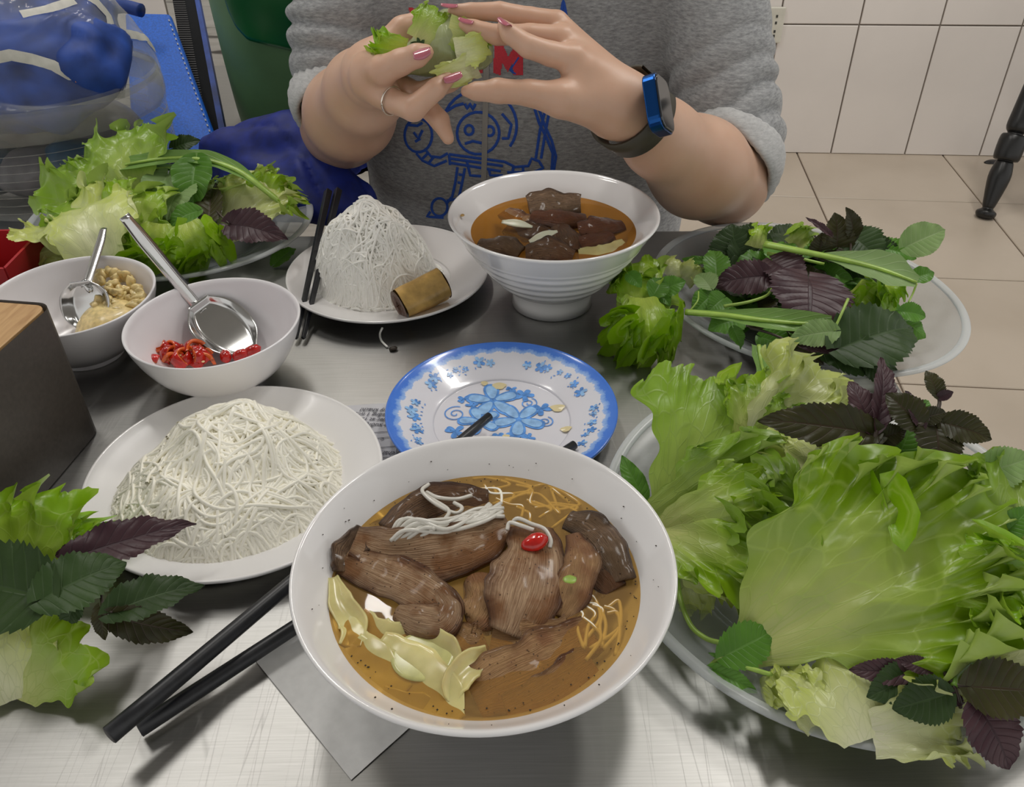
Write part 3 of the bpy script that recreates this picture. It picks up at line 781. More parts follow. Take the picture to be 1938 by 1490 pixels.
# blue plate
def blue_plate_mat():
    m_, nt, b = mat('blue_rimmed_plate')
    tc = N(nt, 'ShaderNodeTexCoord'); ln = N(nt, 'ShaderNodeVectorMath', operation='LENGTH')
    sp = N(nt, 'ShaderNodeSeparateXYZ'); nt.links.new(tc.outputs['Object'], sp.inputs[0])
    cx = N(nt, 'ShaderNodeCombineXYZ'); nt.links.new(sp.outputs[0], cx.inputs[0]); nt.links.new(sp.outputs[1], cx.inputs[1]); nt.links.new(cx.outputs[0], ln.inputs[0])
    # scallops round the lace edge
    at = N(nt, 'ShaderNodeMath', operation='ARCTAN2'); nt.links.new(sp.outputs[0], at.inputs[0]); nt.links.new(sp.outputs[1], at.inputs[1])
    mu = N(nt, 'ShaderNodeMath', operation='MULTIPLY'); nt.links.new(at.outputs[0], mu.inputs[0]); mu.inputs[1].default_value = 36
    si = N(nt, 'ShaderNodeMath', operation='SINE'); nt.links.new(mu.outputs[0], si.inputs[0])
    nz = N(nt, 'ShaderNodeTexNoise', _Scale=420.0, _Detail=3.0); nt.links.new(cx.outputs[0], nz.inputs[0])
    m1 = N(nt, 'ShaderNodeMath', operation='MULTIPLY_ADD'); nt.links.new(si.outputs[0], m1.inputs[0]); m1.inputs[1].default_value = 0.0010; nt.links.new(ln.outputs['Value'], m1.inputs[2])
    m2 = N(nt, 'ShaderNodeMath', operation='MULTIPLY_ADD'); nt.links.new(nz.outputs['Fac'], m2.inputs[0]); m2.inputs[1].default_value = 0.0050; nt.links.new(m1.outputs[0], m2.inputs[2])
    dv_ = N(nt, 'ShaderNodeMath', operation='DIVIDE'); nt.links.new(m2.outputs[0], dv_.inputs[0]); dv_.inputs[1].default_value = 0.1
    r = ramp(nt, dv_.outputs[0], [(0.0, (0.72, 0.70, 0.74)), (0.868, (0.74, 0.74, 0.80)), (0.872, (0.36, 0.52, 0.86)), (0.900, (0.22, 0.40, 0.82)), (0.918, (0.075, 0.22, 0.74)), (1.0, (0.055, 0.19, 0.70))])
    nt.links.new(r.outputs[0], b.inputs['Base Color']); setp(b, Roughness=0.16); b.inputs['Coat Weight'].default_value = 0.3
    return m_
BP = np.array([-.0088, .5521, T0])
bpf = plate_prof(.0957, .019, .60)
bpo = empty('blue_plate', BP, 'white melamine plate with blue rim and blue flowers, in the middle', 'plate')
v, f = lathe(bpf, 160, cen=BP)
bp_dish = mk('dish', v, f, blue_plate_mat(), bpo)
# translucent oval salad plates
def salad_plate(cen, ax, ay, deg, label, H=.025):
    rt = empty('salad_plate', cen, label, 'plate', None)
    R = 1.0
    pf = [(0, .002), (.60, .002), (.66, .0045), (.78, .012), (.90, .0195), (.962, .0235)]
    P1 = smooth_profile([(a * ax, z) for a, z in pf] + [(ax * .955, H), (ax * .88, .0215), (ax * .77, .0140), (ax * .65, .0065), (ax * .58, .0042), (0, .0042)], 4)
    v, f = lathe(P1, 128, 1, ay / ax, cen=cen, rot=radians(deg))
    mk('dish', v, f, M['plate_clear'], rt)
    P2 = smooth_profile([(ax * .955, .0232), (ax * .985, .0235), (ax * 1.0, .0245), (ax * 1.0, .0262), (ax * .985, .0272), (ax * .965, .0268), (ax * .952, .0252), (ax * .955, .0232)], 3)
    v, f = lathe(P2, 128, 1, ay / ax, cen=cen, rot=radians(deg))
    mk('rim', v, f, M['plate_rim'], rt, label='thick milky rolled rim')
    return rt
LP = np.array([-.3944, .9150, T0]); HP = np.array([.2892, .7274, T0]); RP = np.array([.2177, .4095, T0])
salad_plate(LP, .1685, .1500, 156, 'translucent oval plate heaped with lettuce, far left')
salad_plate(HP, .1560, .1365, -52.6, 'translucent oval plate of herbs overhanging the right table edge')
salad_plate(RP, .1690, .1560, -92, 'large translucent plate of lettuce at the front right')

# ------------------------------------------------ flower print on the blue plate
zc = .0052
def flat(pts, z, c=BP):
    return [(c[0] + x, c[1] + y, c[2] + z) for x, y in pts]
def plate_z(r):
    # upper surface of the blue plate by radius
    R = .0957; H = .019
    tab = [(0, .0048), (R * .54, .0050), (R * .612, .0068), (R * .80, H * .55 + .0035), (R * .95, H * .98 + .001)]
    return float(np.interp(r, [t[0] for t in tab], [t[1] for t in tab])) + .0005
def petal_fan(cx, cy, L, w, ang, curl=0.0):
    out = []
    for k in range(13):
        s = k / 12; a = pi * s
        y = L * (0.5 - 0.5 * cos(a)); x = w * sin(a) ** 0.8 * (0.55 + 0.45 * y / L)
        out.append((x, y))
    pts = out + [(-x, y) for x, y in out[-2:0:-1]]
    ca, sa = cos(ang), sin(ang)
    return [(cx + x * ca - y * sa, cy + x * sa + y * ca) for x, y in pts]
def add_poly(mb_, pts):
    cx = sum(p[0] for p in pts) / len(pts); cy = sum(p[1] for p in pts) / len(pts)
    P = [(cx, cy)] + list(pts)
    V = [(BP[0] + x, BP[1] + y, BP[2] + plate_z(sqrt(x * x + y * y))) for x, y in P]
    n = len(pts)
    mb_.add(V, [(0, 1 + i, 1 + (i + 1) % n) for i in range(n)])
def px2plate(x, y, h=.005):
    g = G(x, y, h); return g[0] - BP[0], g[1] - BP[1]
rnd = random.Random(5)
dk, lt = MB(), MB()
for (px_, py_, L, rot) in [(933, 760, .024, 0.1), (982, 796, .023, 0.55), (908, 798, .019, 0.3)]:
    cx, cy = px2plate(px_, py_)
    for k in range(5):
        a = rot + k * 2 * pi / 5
        add_poly(dk, petal_fan(cx, cy, L, L * .36, a))
        add_poly(lt, [(cx + (x - cx) * .78 - sin(a) * L * .11, cy + (y - cy) * .78 + cos(a) * L * .11) for x, y in petal_fan(cx, cy, L, L * .32, a)])
for (px_, py_, L) in [(992, 750, .009), (1025, 776, .009), (862, 818, .009), (944, 832, .008), (975, 832, .010), (893, 770, .006), (878, 757, .006), (1000, 830, .006), (968, 738, .005)]:
    cx, cy = px2plate(px_, py_)
    for k in range(5): add_poly(dk, petal_fan(cx, cy, L, L * .34, rnd.random() + k * 1.257))
# wreath of little flowers round the lip
for c0_, c1_ in ((20, 75), (95, 150), (165, 215), (-35, 8), (225, 262)):
    n = int(abs(c1_ - c0_) / 7)
    for k in range(n):
        a = radians(c0_ + (c1_ - c0_) * (k + .5) / n + rnd.uniform(-2, 2)); r = .0745 + rnd.uniform(-.003, .003)
        L = rnd.choice([.0030, .0042, .0055])
        cx, cy = r * cos(a), r * sin(a); r0 = rnd.random() * 6
        for q_ in range(5): add_poly(dk if rnd.random() < .5 else lt, petal_fan(cx, cy, L, L * .36, r0 + q_ * 1.257))
        for q_ in range(3):
            a2 = a + rnd.uniform(-.07, .07); r2 = r + rnd.uniform(-.007, .006)
            add_poly(dk, petal_fan(r2 * cos(a2), r2 * sin(a2), .0022, .0006, rnd.random() * 6))
dk.build('flower_print', M['plate_blue'], bpo, kind='stuff', smooth=False)
o = lt.build('flower_print', M['plate_blue2'], bpo, kind='stuff', smooth=False, label='paler petal centres of the blue flowers'); o.location.z += .0003
def swirl(cx, cy, R, turns, a0, w=.0005, sg=1):
    pts = []
    for i in range(50):
        s = i / 49; a = a0 + sg * s * turns * 2 * pi; r = R * (1 - s * .92)
        pts.append((cx + r * cos(a), cy + r * sin(a)))
    V, F_ = [], []
    for i, (x, y) in enumerate(pts):
        x2, y2 = pts[min(49, i + 1)]; x1, y1 = pts[max(0, i - 1)]
        dx, dy = x2 - x1, y2 - y1; l = sqrt(dx * dx + dy * dy) + 1e-9
        for s_ in (-1, 1):
            X, Y = x - dy / l * w * s_, y + dx / l * w * s_
            V.append((BP[0] + X, BP[1] + Y, BP[2] + plate_z(sqrt(X * X + Y * Y)) + .0001))
    F_ = [(2 * i, 2 * i + 1, 2 * i + 3, 2 * i + 2) for i in range(49)]
    return V, F_
q = MB()
for px_, py_, R_, sg in [(862, 785, .0105, 1), (1032, 800, .007, -1), (925, 838, .006, 1), (1000, 765, .008, -1)]:
    cx, cy = px2plate(px_, py_); q.add(*swirl(cx, cy, R_, 1.8, 1.2, sg=sg))
q.build('scroll_print', M['plate_blue'], bpo, kind='stuff', smooth=False)
for px_, py_, s in [(1071, 816, .0045), (917, 729, .003), (945, 733, .006), (1055, 775, .006), (958, 828, .003)]:
    cx, cy = px2plate(px_, py_)
    q = MB(); add_poly(q, [(cx + s * (1 + .2 * sin(3 * a)) * cos(a), cy + s * .8 * sin(a)) for a in np.linspace(0, 2 * pi, 16, endpoint=False)])
    o = q.build('sauce_stain', M['stain'], bpo, smooth=False); o.location.z += .0004

# ------------------------------------------------ chopsticks
def chopstick(p0, p1, r0, r1, label, group, square=False):
    p0, p1 = np.array(p0), np.array(p1)
    n = 14
    pts = [p0 + (p1 - p0) * s for s in np.linspace(0, 1, n)]
    rr = np.linspace(r0, r1, n)
    pts = [p0 - nrm(p1 - p0) * .0004] + pts + [p1 + nrm(p1 - p0) * .0008]
    rr = np.concatenate([[r0 * .8], rr, [r1 * .6]])
    v, f = tube(pts, rr, 4 if square else 16)
    q = MB(); q.add(v, f)
    o = q.build('chopstick', M['black'], label=label, cat='chopstick', group=group, smooth=not square)
    if square: bevel(o, .0008, 2)
    return o
chopstick(G(207, 1392, .028), G(926, 788, .020), .0056, .0036, 'upper black chopstick running from front left under the near bowl', 'near pair of chopsticks')
chopstick(G(263, 1380, .010), G(1087, 842, .018), .0052, .0036, 'lower black chopstick, crossing the napkin below its pair', 'near pair of chopsticks')
fe = Dp(621, 362, .895); fe2 = Dp(640, 360, .900)
chopstick(fe, G(560, 640, .006), .0050, .0026, 'left black chopstick leaning on the far noodle plate', 'far pair of chopsticks', True)
chopstick(fe2, G(574, 640, .006), .0050, .0026, 'right black chopstick leaning on the far noodle plate', 'far pair of chopsticks', True)

# ------------------------------------------------ bamboo topped box
c0 = np.array([-.3475, .5575]); dl = np.array([-.158, -.987]); dw = np.array([-.987, .158])
HB = .1215; LB = .245; WB = .15
cen = c0 + dl * LB / 2 + dw * WB / 2
bx = empty('chopstick_box', (cen[0], cen[1], T0), 'dark brown metal box with bamboo lid at the left edge', 'box')
def rr_box(w, d, h, r, z0, hole=None):
    bm = bmesh.new(); bmesh.ops.create_cube(bm, size=1)
    for v in bm.verts: v.co = Vector((v.co.x * w, v.co.y * d, v.co.z * h))
    bmesh.ops.bevel(bm, geom=[e for e in bm.edges if abs(e.verts[0].co.z - e.verts[1].co.z) > 0.001], offset=r, segments=6, affect='EDGES', profile=0.5)
    return bm
def put(bm, name, mat_, parent, loc, rz, bev=0.001, **k):
    me = bpy.data.meshes.new(name); bm.to_mesh(me); bm.free(); me.materials.append(mat_)
    o = bpy.data.objects.new(name, me); col.objects.link(o)
    o.parent = parent; o.location = loc; o.rotation_euler = (0, 0, rz)
    if bev: bevel(o, bev, 2)
    return tag(o, **k)
rz = math.atan2(-dw[1], -dw[0])
bm = rr_box(WB, LB, HB, .012, 0)
top = [f_ for f_ in bm.faces if f_.normal.z > .9][0]
r_ = bmesh.ops.inset_region(bm, faces=[top], thickness=.0028)
bmesh.ops.translate(bm, verts=top.verts, vec=(0, 0, -.006))
put(bm, 'box_body', M['boxmetal'], bx, (0, 0, HB / 2), rz, .0006)
bm = rr_box(WB - .0064, LB - .0064, .006, .0095, 0)
put(bm, 'lid', M['bamboo'], bx, (0, 0, HB - .0035), rz, .0005, label='light bamboo lid set inside the metal rim')
# red box
rc = G(30, 500, .05)
rb = empty('red_box', (rc[0] - .055, rc[1] + .03, T0), 'red plastic open box at the far left edge', 'box')
q = MB(); wx, wy, wh, tt = .10, .085, .052, .003
for cx_, cy_, sx_, sy_ in ((0, wy / 2, wx, tt), (0, -wy / 2, wx, tt), (wx / 2, 0, tt, wy), (-wx / 2, 0, tt, wy)):
    q.add(*box((rc[0] - .055 + cx_, rc[1] + .03 + cy_, T0 + wh / 2), (sx_, sy_, wh)))
q.add(*box((rc[0] - .055, rc[1] + .03, T0 + .002), (wx, wy, .004)))
q.build('box_body', M['red'], rb, smooth=False)

# ------------------------------------------------ paper
def sheet_flat(name, corners, z, mat_, nu=24, nv=24, amp=.0008, seed=1, **k):
    c = [np.array([p[0], p[1], 0]) for p in corners]
    V = []
    for i in range(nu):
        for j in range(nv):
            s, t = i / (nu - 1), j / (nv - 1)
            p = (c[0] * (1 - s) + c[1] * s) * (1 - t) + (c[3] * (1 - s) + c[2] * s) * t
            p[2] = z + amp * (1 + noise.noise(Vector((p[0] * 30 + seed, p[1] * 30, 0)))) + amp * 2 * max(0, noise.noise(Vector((p[0] * 12, p[1] * 12 + seed, 3))))
            V.append(p)
    return mk(name, V, grid_faces(nu, nv), mat_, **k)
tip = G(665, 1478); lft = G(478, 1245); rgt = G(775, 1380); bk_ = lft + rgt - tip
sheet_flat('napkin', [lft, tip, rgt, bk_ + np.array([.02, .03, 0])], T0, M['paper'], amp=.0006, label='thin white paper napkin lying under the near bowl', cat='napkin')
ms = [G(640, 772), G(760, 762), G(745, 905), G(590, 890)]
mn = empty('menu_sheet', (ms[0] + ms[2]) / 2, 'printed order slip between the near noodle plate and blue plate', 'paper')
M['slip'] = plain('order_slip_paper', (0.62, 0.62, 0.65), .8, ns=60, var=.03)
sheet_flat('sheet', [ms[0] + [-.02, 0, 0], ms[3] + [-.02, 0, 0], ms[2], ms[1]], T0, M['slip'], amp=.0001, parent=mn)
def text(s, xy, size, parent, rot, z):
    cu = bpy.data.curves.new('printed_text', 'FONT'); cu.body = s; cu.size = size; cu.align_x = 'RIGHT'; cu.extrude = 0.00005
    cu.shear = .25; cu.offset = .00008
    o = bpy.data.objects.new('printed_text', cu); col.objects.link(o)
    me = bpy.data.meshes.new_from_object(o); bpy.data.objects.remove(o)
    me.materials.append(M['print_ink'])
    o = bpy.data.objects.new('printed_text', me); col.objects.link(o)
    po = parent_origin(parent); o.parent = parent
    o.location = (xy[0] - po[0], xy[1] - po[1], z - po[2]); o.rotation_euler = (0, 0, rot)
    return o
rt_ = pi - .09
for s, (x, y) in [('Quý khách!', (684, 775)), ('ăn tầng 1 nếu', (672, 783)), ('cashier at 1st', (682, 793)), ('vui lòng xuống t', (684, 803)), ('5 chai', (727, 857)), ('c', (722, 831))]:
    g = G(x, y); text(s, g, .0060, mn, rt_, T0 + .0012)
q = MB()
for a_, b_ in [((690, 822), (760, 818)), ((712, 832), (760, 828)), ((712, 832), (712, 890)), ((712, 850), (760, 846)), ((712, 870), (760, 866))]:
    pa, pb_ = G(*a_), G(*b_); dd = nrm(pb_ - pa); sd = np.array([-dd[1], dd[0], 0]) * .0003; zz = np.array([0, 0, .0014])
    q.add([pa + sd + zz, pa - sd + zz, pb_ - sd + zz, pb_ + sd + zz], [(0, 1, 2, 3)])
q.build('ruled_line', M['print_ink'], mn, smooth=False, kind='stuff')

# ------------------------------------------------ generic swept sheet (meat, spoons, long leaves, slices)
def sweep(spine, wl, wr=None, up=(0, -.45, 1), nu=40, nv=13, cup=0.0, px=True, edge=0.0, seed=0, crumple=0.0, twist=0.0, ewav=(0, 0)):
    """surface carried along a spine; returns verts, faces, uvs"""
    P = np.array([G(*p) if (px and len(p) == 3 and abs(p[0]) > 2) else p for p in spine], float)
    P = smooth_profile(P, max(2, nu // (len(P) - 1)))
    n = len(P)
    s = np.linspace(0, 1, n)
    wl = np.interp(s, np.linspace(0, 1, len(wl)), wl); wr = wl if wr is None else np.interp(s, np.linspace(0, 1, len(wr)), wr)
    if n > 8:
        kk = np.ones(5) / 5
        wl = np.convolve(np.pad(wl, 2, 'edge'), kk, 'valid'); wr = np.convolve(np.pad(wr, 2, 'edge'), kk, 'valid')
    T = np.gradient(P, axis=0); T /= np.linalg.norm(T, axis=1)[:, None] + 1e-9
    up = nrm(up)
    S = np.cross(T, up); S /= np.linalg.norm(S, axis=1)[:, None] + 1e-9
    Nn = np.cross(S, T)
    if twist:
        a = np.array([twist * (q_ - .5) for q_ in s])[:, None]
        S, Nn = S * np.cos(a) + Nn * np.sin(a), Nn * np.cos(a) - S * np.sin(a)
    v = np.linspace(-1, 1, nv)
    V = np.zeros((n, nv, 3)); U = np.zeros((n, nv, 2))
    rs = np.random.RandomState(seed)
    ph = rs.uniform(0, 6, 4)
    for j, q_ in enumerate(v):
        w = np.where(q_ < 0, wl, wr) * abs(q_) * (1 if q_ > 0 else -1)
        if edge: w = w * (1 + edge * abs(q_) ** 2 * (np.sin(s * 7 + ph[0] + 2 * q_) * .7 + np.sin(s * 17 + ph[1] * q_) * .4 + np.sin(s * 37 + ph[2]) * .15))
        z = cup * (q_ * q_) * np.maximum(wl, wr) + ewav[0] * abs(q_) ** 3 * np.sin(s * ewav[1] + ph[2] + (1.5 if q_ > 0 else 0))
        V[:, j] = P + S * w[:, None] + Nn * z[:, None]
        U[:, j, 0] = .5 + .5 * q_; U[:, j, 1] = s
    V = V.reshape(-1, 3)
    if crumple:
        NN = np.repeat(Nn, nv, 0)
        V = V + NN * (crumple * (vnoise(V, 90, seed) * .6 + vnoise(V, 220, seed + 3) * .4))[:, None]
    return V, grid_faces(n, nv), U.reshape(-1, 2)

# ------------------------------------------------ spoons
def spoon(pts, label, wh=.0066, wb=.021, up=(0, -.5, 1)):
    """pts: handle tip .. neck .. bowl tip, world points"""
    rt = empty('spoon', pts[-1], label, 'spoon')
    a, nk, bt = [np.array(p) for p in pts]
    ds = nrm(nk - a)
    v, f, u = sweep([a, a + (nk - a) * .5, nk, nk + (bt - nk) * .10], [.0045, .0064, .0062, .0060, .0058, .0062, .0075], up=up, nu=36, nv=13, cup=-.55, px=False)
    h = mk('handle', v, f, M['spoon'], rt, uv=u); solid(h, .0008)
    L = np.linalg.norm(bt - nk)
    dn_ = nrm(np.cross(np.cross(bt - nk, up), bt - nk))
    prof_w = [.0075, .015, .0195, .0212, .0215, .0205, .018, .0125, .004]
    v, f, u = sweep([nk, nk + (bt - nk) * .3 - dn_ * .0035, nk + (bt - nk) * .65 - dn_ * .0045, bt], [w * wb / .0215 for w in prof_w], up=up, nu=40, nv=25, cup=0, px=False)
    # flat floor with a raised flange
    q_ = np.abs(u[:, 0] * 2 - 1); e = np.clip((np.maximum(q_, np.abs(u[:, 1] * 2 - 1) ** 3) - .66) / .34, 0, 1)
    v = v + dn_ * (e ** .7 * .0062)[:, None]
    b_ = mk('spoon_bowl', v, f, M['spoon'], rt, uv=u); solid(b_, .0008)
    return rt
spoon([Cp(236, 408, .735), G(376, 578, .047), G(478, 668, .020)], 'steel spoon standing in the chili bowl, handle to upper left', wb=.0265, up=(.35, -.55, .75))
spoon([Cp(192, 432, .84), G(160, 535, .060), G(165, 622, .026)], 'steel spoon standing in the garlic bowl', wb=.028, up=(-.25, -.75, .55))
# ================================================================== FOOD
def chunk(name, c, s, mat_, parent=None, seed=0, n=10, rough=.25, rot=None, **k):
    """small irregular lump"""
    a = np.linspace(0, 2 * pi, n, endpoint=False); b_ = np.linspace(0, pi, n // 2 + 2)
    A, B = np.meshgrid(a, b_, indexing='ij')
    P = np.stack([np.cos(A) * np.sin(B), np.sin(A) * np.sin(B), np.cos(B)], -1).reshape(-1, 3)
    P = P * (1 + rough * vnoise(P, 2.2, seed))[:, None]
    P = P * np.asarray(s)
    if rot is not None: P = P @ np.array(Matrix.Rotation(rot[0], 3, 'X') @ Matrix.Rotation(rot[1], 3, 'Z')).T
    return mk(name, P + np.asarray(c), grid_faces(n, n // 2 + 2, cu=True)[:, ::-1], mat_, parent, **k)

# ---- chili slices
rnd = random.Random(11)
def ring(c, r, w, tilt, az, sd):
    n = 14
    a = np.linspace(0, radians(140 + 70 * sin(sd * 3.3)), n)
    pr = [(r, -w / 2), (r * 1.04, 0), (r, w / 2), (r * .70, w / 2), (r * .66, 0), (r * .70, -w / 2)]
    V = np.array([[rr * cos(t) * (1 + .12 * sin(2 * t + sd)), rr * sin(t), z] for t in a for rr, z in pr])
    R_ = np.array(Matrix.Rotation(az, 3, 'Z') @ Matrix.Rotation(tilt, 3, 'X'))
    F_ = [tuple(int(t) for t in q_) for q_ in grid_faces(n, 6, cv=True)]
    mi = [0 if (k % 6) in (0, 1) else 1 for k in range(len(F_))] + [1, 1]
    F_ += [tuple(range(5, -1, -1)), tuple(range((n - 1) * 6, n * 6))]
    return V @ R_.T + np.asarray(c), F_, mi
for i in range(34):
    px_ = rnd.uniform(298, 398); py_ = rnd.uniform(660, 688); h = .016 + rnd.uniform(0, .014)
    c = G(px_, py_, h)
    V, F_, mi = ring(c, rnd.uniform(.0065, .0090), rnd.uniform(.007, .012), rnd.uniform(.3, 1.5), rnd.uniform(0, 6), i)
    o = mk('chili_slice', V, F_, parent=None, mats=[M['chili'], M['chili_in']], mi=mi, label='sliced red chili piled on the left floor of its bowl', cat='chili', group='chili slices in the bowl')
    if i % 3 == 0:
        ch = chunk('seed', c + np.array([0, -.002, .003]), (.0017, .0014, .0007), M['seed'], o, i, 8)
for i, (px_, py_, ln, az) in enumerate([(427, 674, .013, 1.9), (455, 672, .014, .5), (478, 664, .016, .45)]):
    c = G(px_, py_, .024)
    d = np.array([cos(az), sin(az), .25])
    v, f = tube([c - d * ln / 2, c - d * ln * .3, c, c + d * ln * .35, c + d * ln * .5], [.002, .0048, .0052, .0040, .0006], 12)
    q = MB(); q.add(v, f)
    q.build('chili_tip', M['chili'], label='dark red chili end lying %s the spoon bowl' % ['beside', 'in the middle of', 'at the right rim of'][i], cat='chili')
# ---- garlic
vol = [(-.004, -.002), (.014, .010)]
for i in range(120):
    px_ = rnd.uniform(182, 268); py_ = rnd.uniform(492, 622)
    s = (py_ - 492) / 130; h = .053 - .022 * s * s + rnd.uniform(-.004, .002)
    g = G(px_, py_, h)
    if np.linalg.norm(g[:2] - GB[:2]) > .0645: continue
    chunk('garlic_piece', g, (rnd.uniform(.0035, .0065), rnd.uniform(.0035, .006), rnd.uniform(.0025, .0042)), M['garlic'], None, i, 14, .75, (rnd.random() * 3, rnd.random() * 3),
          label='chopped garlic piece heaped in the right half of the bowl', cat='garlic', group='chopped garlic in the bowl')
gb_ = lathe(smooth_profile([(0.0, .046), (.014, .045), (.027, .037), (.034, .018), (.0, .012)], 3), 32, cen=GB + np.array([.026, .008, 0]))
mk('garlic_mound', gb_[0] + vnoise(gb_[0], 150, 4)[:, None] * np.array([0, 0, .0015]), gb_[1], M['garlic'], label='wet minced garlic filling the bottom of the garlic bowl', cat='garlic', kind='stuff')
for i, (px_, py_, s) in enumerate([(133, 545, .006), (154, 505, .003), (140, 600, .005), (168, 612, .004), (195, 570, .004), (200, 580, .004)]):
    chunk('garlic_piece', G(px_, py_, .044 - .0002 * (py_ - 500)), (s, s * .8, s * .5), M['garlic'], None, i + 90, 10, .3, (rnd.random(), rnd.random() * 3),
          label='garlic bit stuck on the steel spoon', cat='garlic', group='garlic bits on the spoon')

# ---- noodle heaps
def tubes_batch(paths, rads, ns=6):
    """many thin tubes as one vertex/face set; paths share the same point count"""
    P = np.asarray(paths); n, k, _ = P.shape
    T = np.gradient(P, axis=1); T /= np.linalg.norm(T, axis=2)[..., None] + 1e-9
    A = np.cross(T, np.array([0.03, 0.02, 1.0])); A /= np.linalg.norm(A, axis=2)[..., None] + 1e-9
    B = np.cross(A, T)
    a = np.linspace(0, 2 * pi, ns, endpoint=False)
    R_ = np.asarray(rads)[:, None, None, None]
    V = P[:, :, None, :] + R_ * (np.cos(a)[None, None, :, None] * A[:, :, None, :] + np.sin(a)[None, None, :, None] * B[:, :, None, :])
    base = grid_faces(k, ns, cv=True)
    F_ = (base[None] + (np.arange(n) * k * ns)[:, None, None]).reshape(-1, 4)
    return V.reshape(-1, 3), F_
def heap(name, cen, rx, ry, H, n, rad, seed, mat_, label, top=(0, 0), sharp=1.6, steps=34, step=.0042, rot=0.0, zmin=.0055, curl=.30, dome=.6, flow=.9):
    rs = np.random.RandomState(seed)
    ca, sa = cos(rot), sin(rot)
    def height(x, y):
        X = (x * ca + y * sa) / rx; Y = (-x * sa + y * ca) / ry
        r = np.sqrt(X * X + Y * Y)
        r2 = np.sqrt(((x - top[0]) / (rx * .75)) ** 2 + ((y - top[1]) / (ry * .75)) ** 2)
        b = np.clip(1 - r ** 2.4, 0, 1) ** .7 * dome + np.clip(1 - r2 ** sharp, 0, 1) * (1.05 - dome)
        b = b * (1 + .10 * np.sin(x * 130 + seed) * np.sin(y * 110 + 1))
        return zmin + H * b, r
    paths = []; rads = []
    for i in range(n):
        lay = rs.uniform(.80, 1.04)
        r = sqrt(rs.uniform(0, 1)) * .98; t = rs.uniform(0, 2 * pi)
        x = (r * cos(t) * rx) ; y = (r * sin(t) * ry)
        x, y = x * ca - y * sa, x * sa + y * ca
        # strands tend to run down the heap
        hd = 3.0 * vnoise(np.array([[x, y, .01 * (i % 3)]]), 22, seed)[0] + rs.normal() * flow + seed
        kap = rs.normal() * curl; pts = []
        lift = rs.uniform(-.001, .003)
        for k in range(steps):
            z, rr = height(x, y)
            pts.append((cen[0] + x, cen[1] + y, cen[2] + z * lay + lift + .0012 * sin(k * .5 + i)))
            if rr > 1.0: hd += .45 * (1 if kap > 0 else -1)
            kap = kap * .88 + rs.normal() * curl * .42
            hd += kap
            x += step * cos(hd); y += step * sin(hd)
            _, r2 = height(x, y)
            if r2 > 1.10: 
                x -= step * cos(hd) * .9; y -= step * sin(hd) * .9; hd += 1.4
        paths.append(pts); rads.append(rad * rs.uniform(.85, 1.12))
    P = np.array(paths)
    P[..., 2] = np.maximum(P[..., 2], cen[2] + zmin)
    for _ in range(2): P[:, 1:-1] = .5 * P[:, 1:-1] + .25 * (P[:, 2:] + P[:, :-2])
    V, F_ = tubes_batch(P, rads)
    # body of the heap below the loose strands
    g = np.linspace(-1, 1, 60); X, Y = np.meshgrid(g * rx * .97, g * ry * .97, indexing='ij')
    Xr = X * ca - Y * sa; Yr = X * sa + Y * ca
    Z, R_ = height(Xr, Yr); Z = np.where(R_ > 1, zmin - .001, Z * .90 - .0012 + .001 * np.sin(X * 900) * np.sin(Y * 800))
    V2 = np.stack([cen[0] + Xr, cen[1] + Yr, cen[2] + np.maximum(Z, zmin - .001)], -1).reshape(-1, 3)
    F2 = grid_faces(60, 60); keep = (R_.reshape(-1)[F2] < 1.0).all(1)
    return mk(name, np.vstack([V, V2]), np.vstack([F_, F2[keep] + len(V)]), mat_, label=label, cat='noodles', kind='stuff', origin=np.array(cen))
heap('rice_noodles', G(438, 945, .0) + [0, 0, .0], .084, .076, .056, 760, .00145, 3, M['noodle'], 'nearer heap of white rice vermicelli on a round plate', top=(.008, .030), rot=radians(20), dome=.68, steps=56, flow=.8, curl=.22)
heap('rice_noodles', G(712, 545, .0) + [0, .004, 0], .066, .056, .078, 900, .0012, 8, M['noodle2'], 'taller far heap of thin rice vermicelli beside a fried roll', top=(-.004, .006), sharp=3, steps=30, step=.0036, dome=.88, flow=1.6)
# stray noodle and crumb on the table
v, f = tube(cr([G(724, 620, .008), G(719, 632, .003), G(722, 645, .0015), G(733, 657, .0015)], 6), .0011, 8)
q = MB(); q.add(v, f); q.build('stray_noodle', M['noodle2'], label='single stray noodle hanging off the far plate onto the table', cat='noodle')
chunk('charred_crumb', G(743, 660, .002), (.0042, .0028, .002), M['pepper'], None, 3, 12, .4, label='small black crumb on the steel by the stray noodle', cat='crumb')

# ---- fried roll half
fr = empty('fried_roll', G(790, 590, .01), 'golden fried spring roll piece leaning on the far noodles', 'spring roll')
A_ = G(757, 578, .026); B_ = G(832, 540, .034)
dd = nrm(B_ - A_); L_ = .048
B_ = A_ + dd * L_
n = 26; pts = [A_ + dd * L_ * s for s in np.linspace(0, 1, n)]
v, f = tube(pts, [.0165] * n, 28, up=(0, 0, 1))
v = v + nrm([0, -.4, .7]) * (vnoise(v, 130, 2) * .0012)[:, None]
ctr = np.repeat(np.array(pts), 28, 0); rv = v - ctr
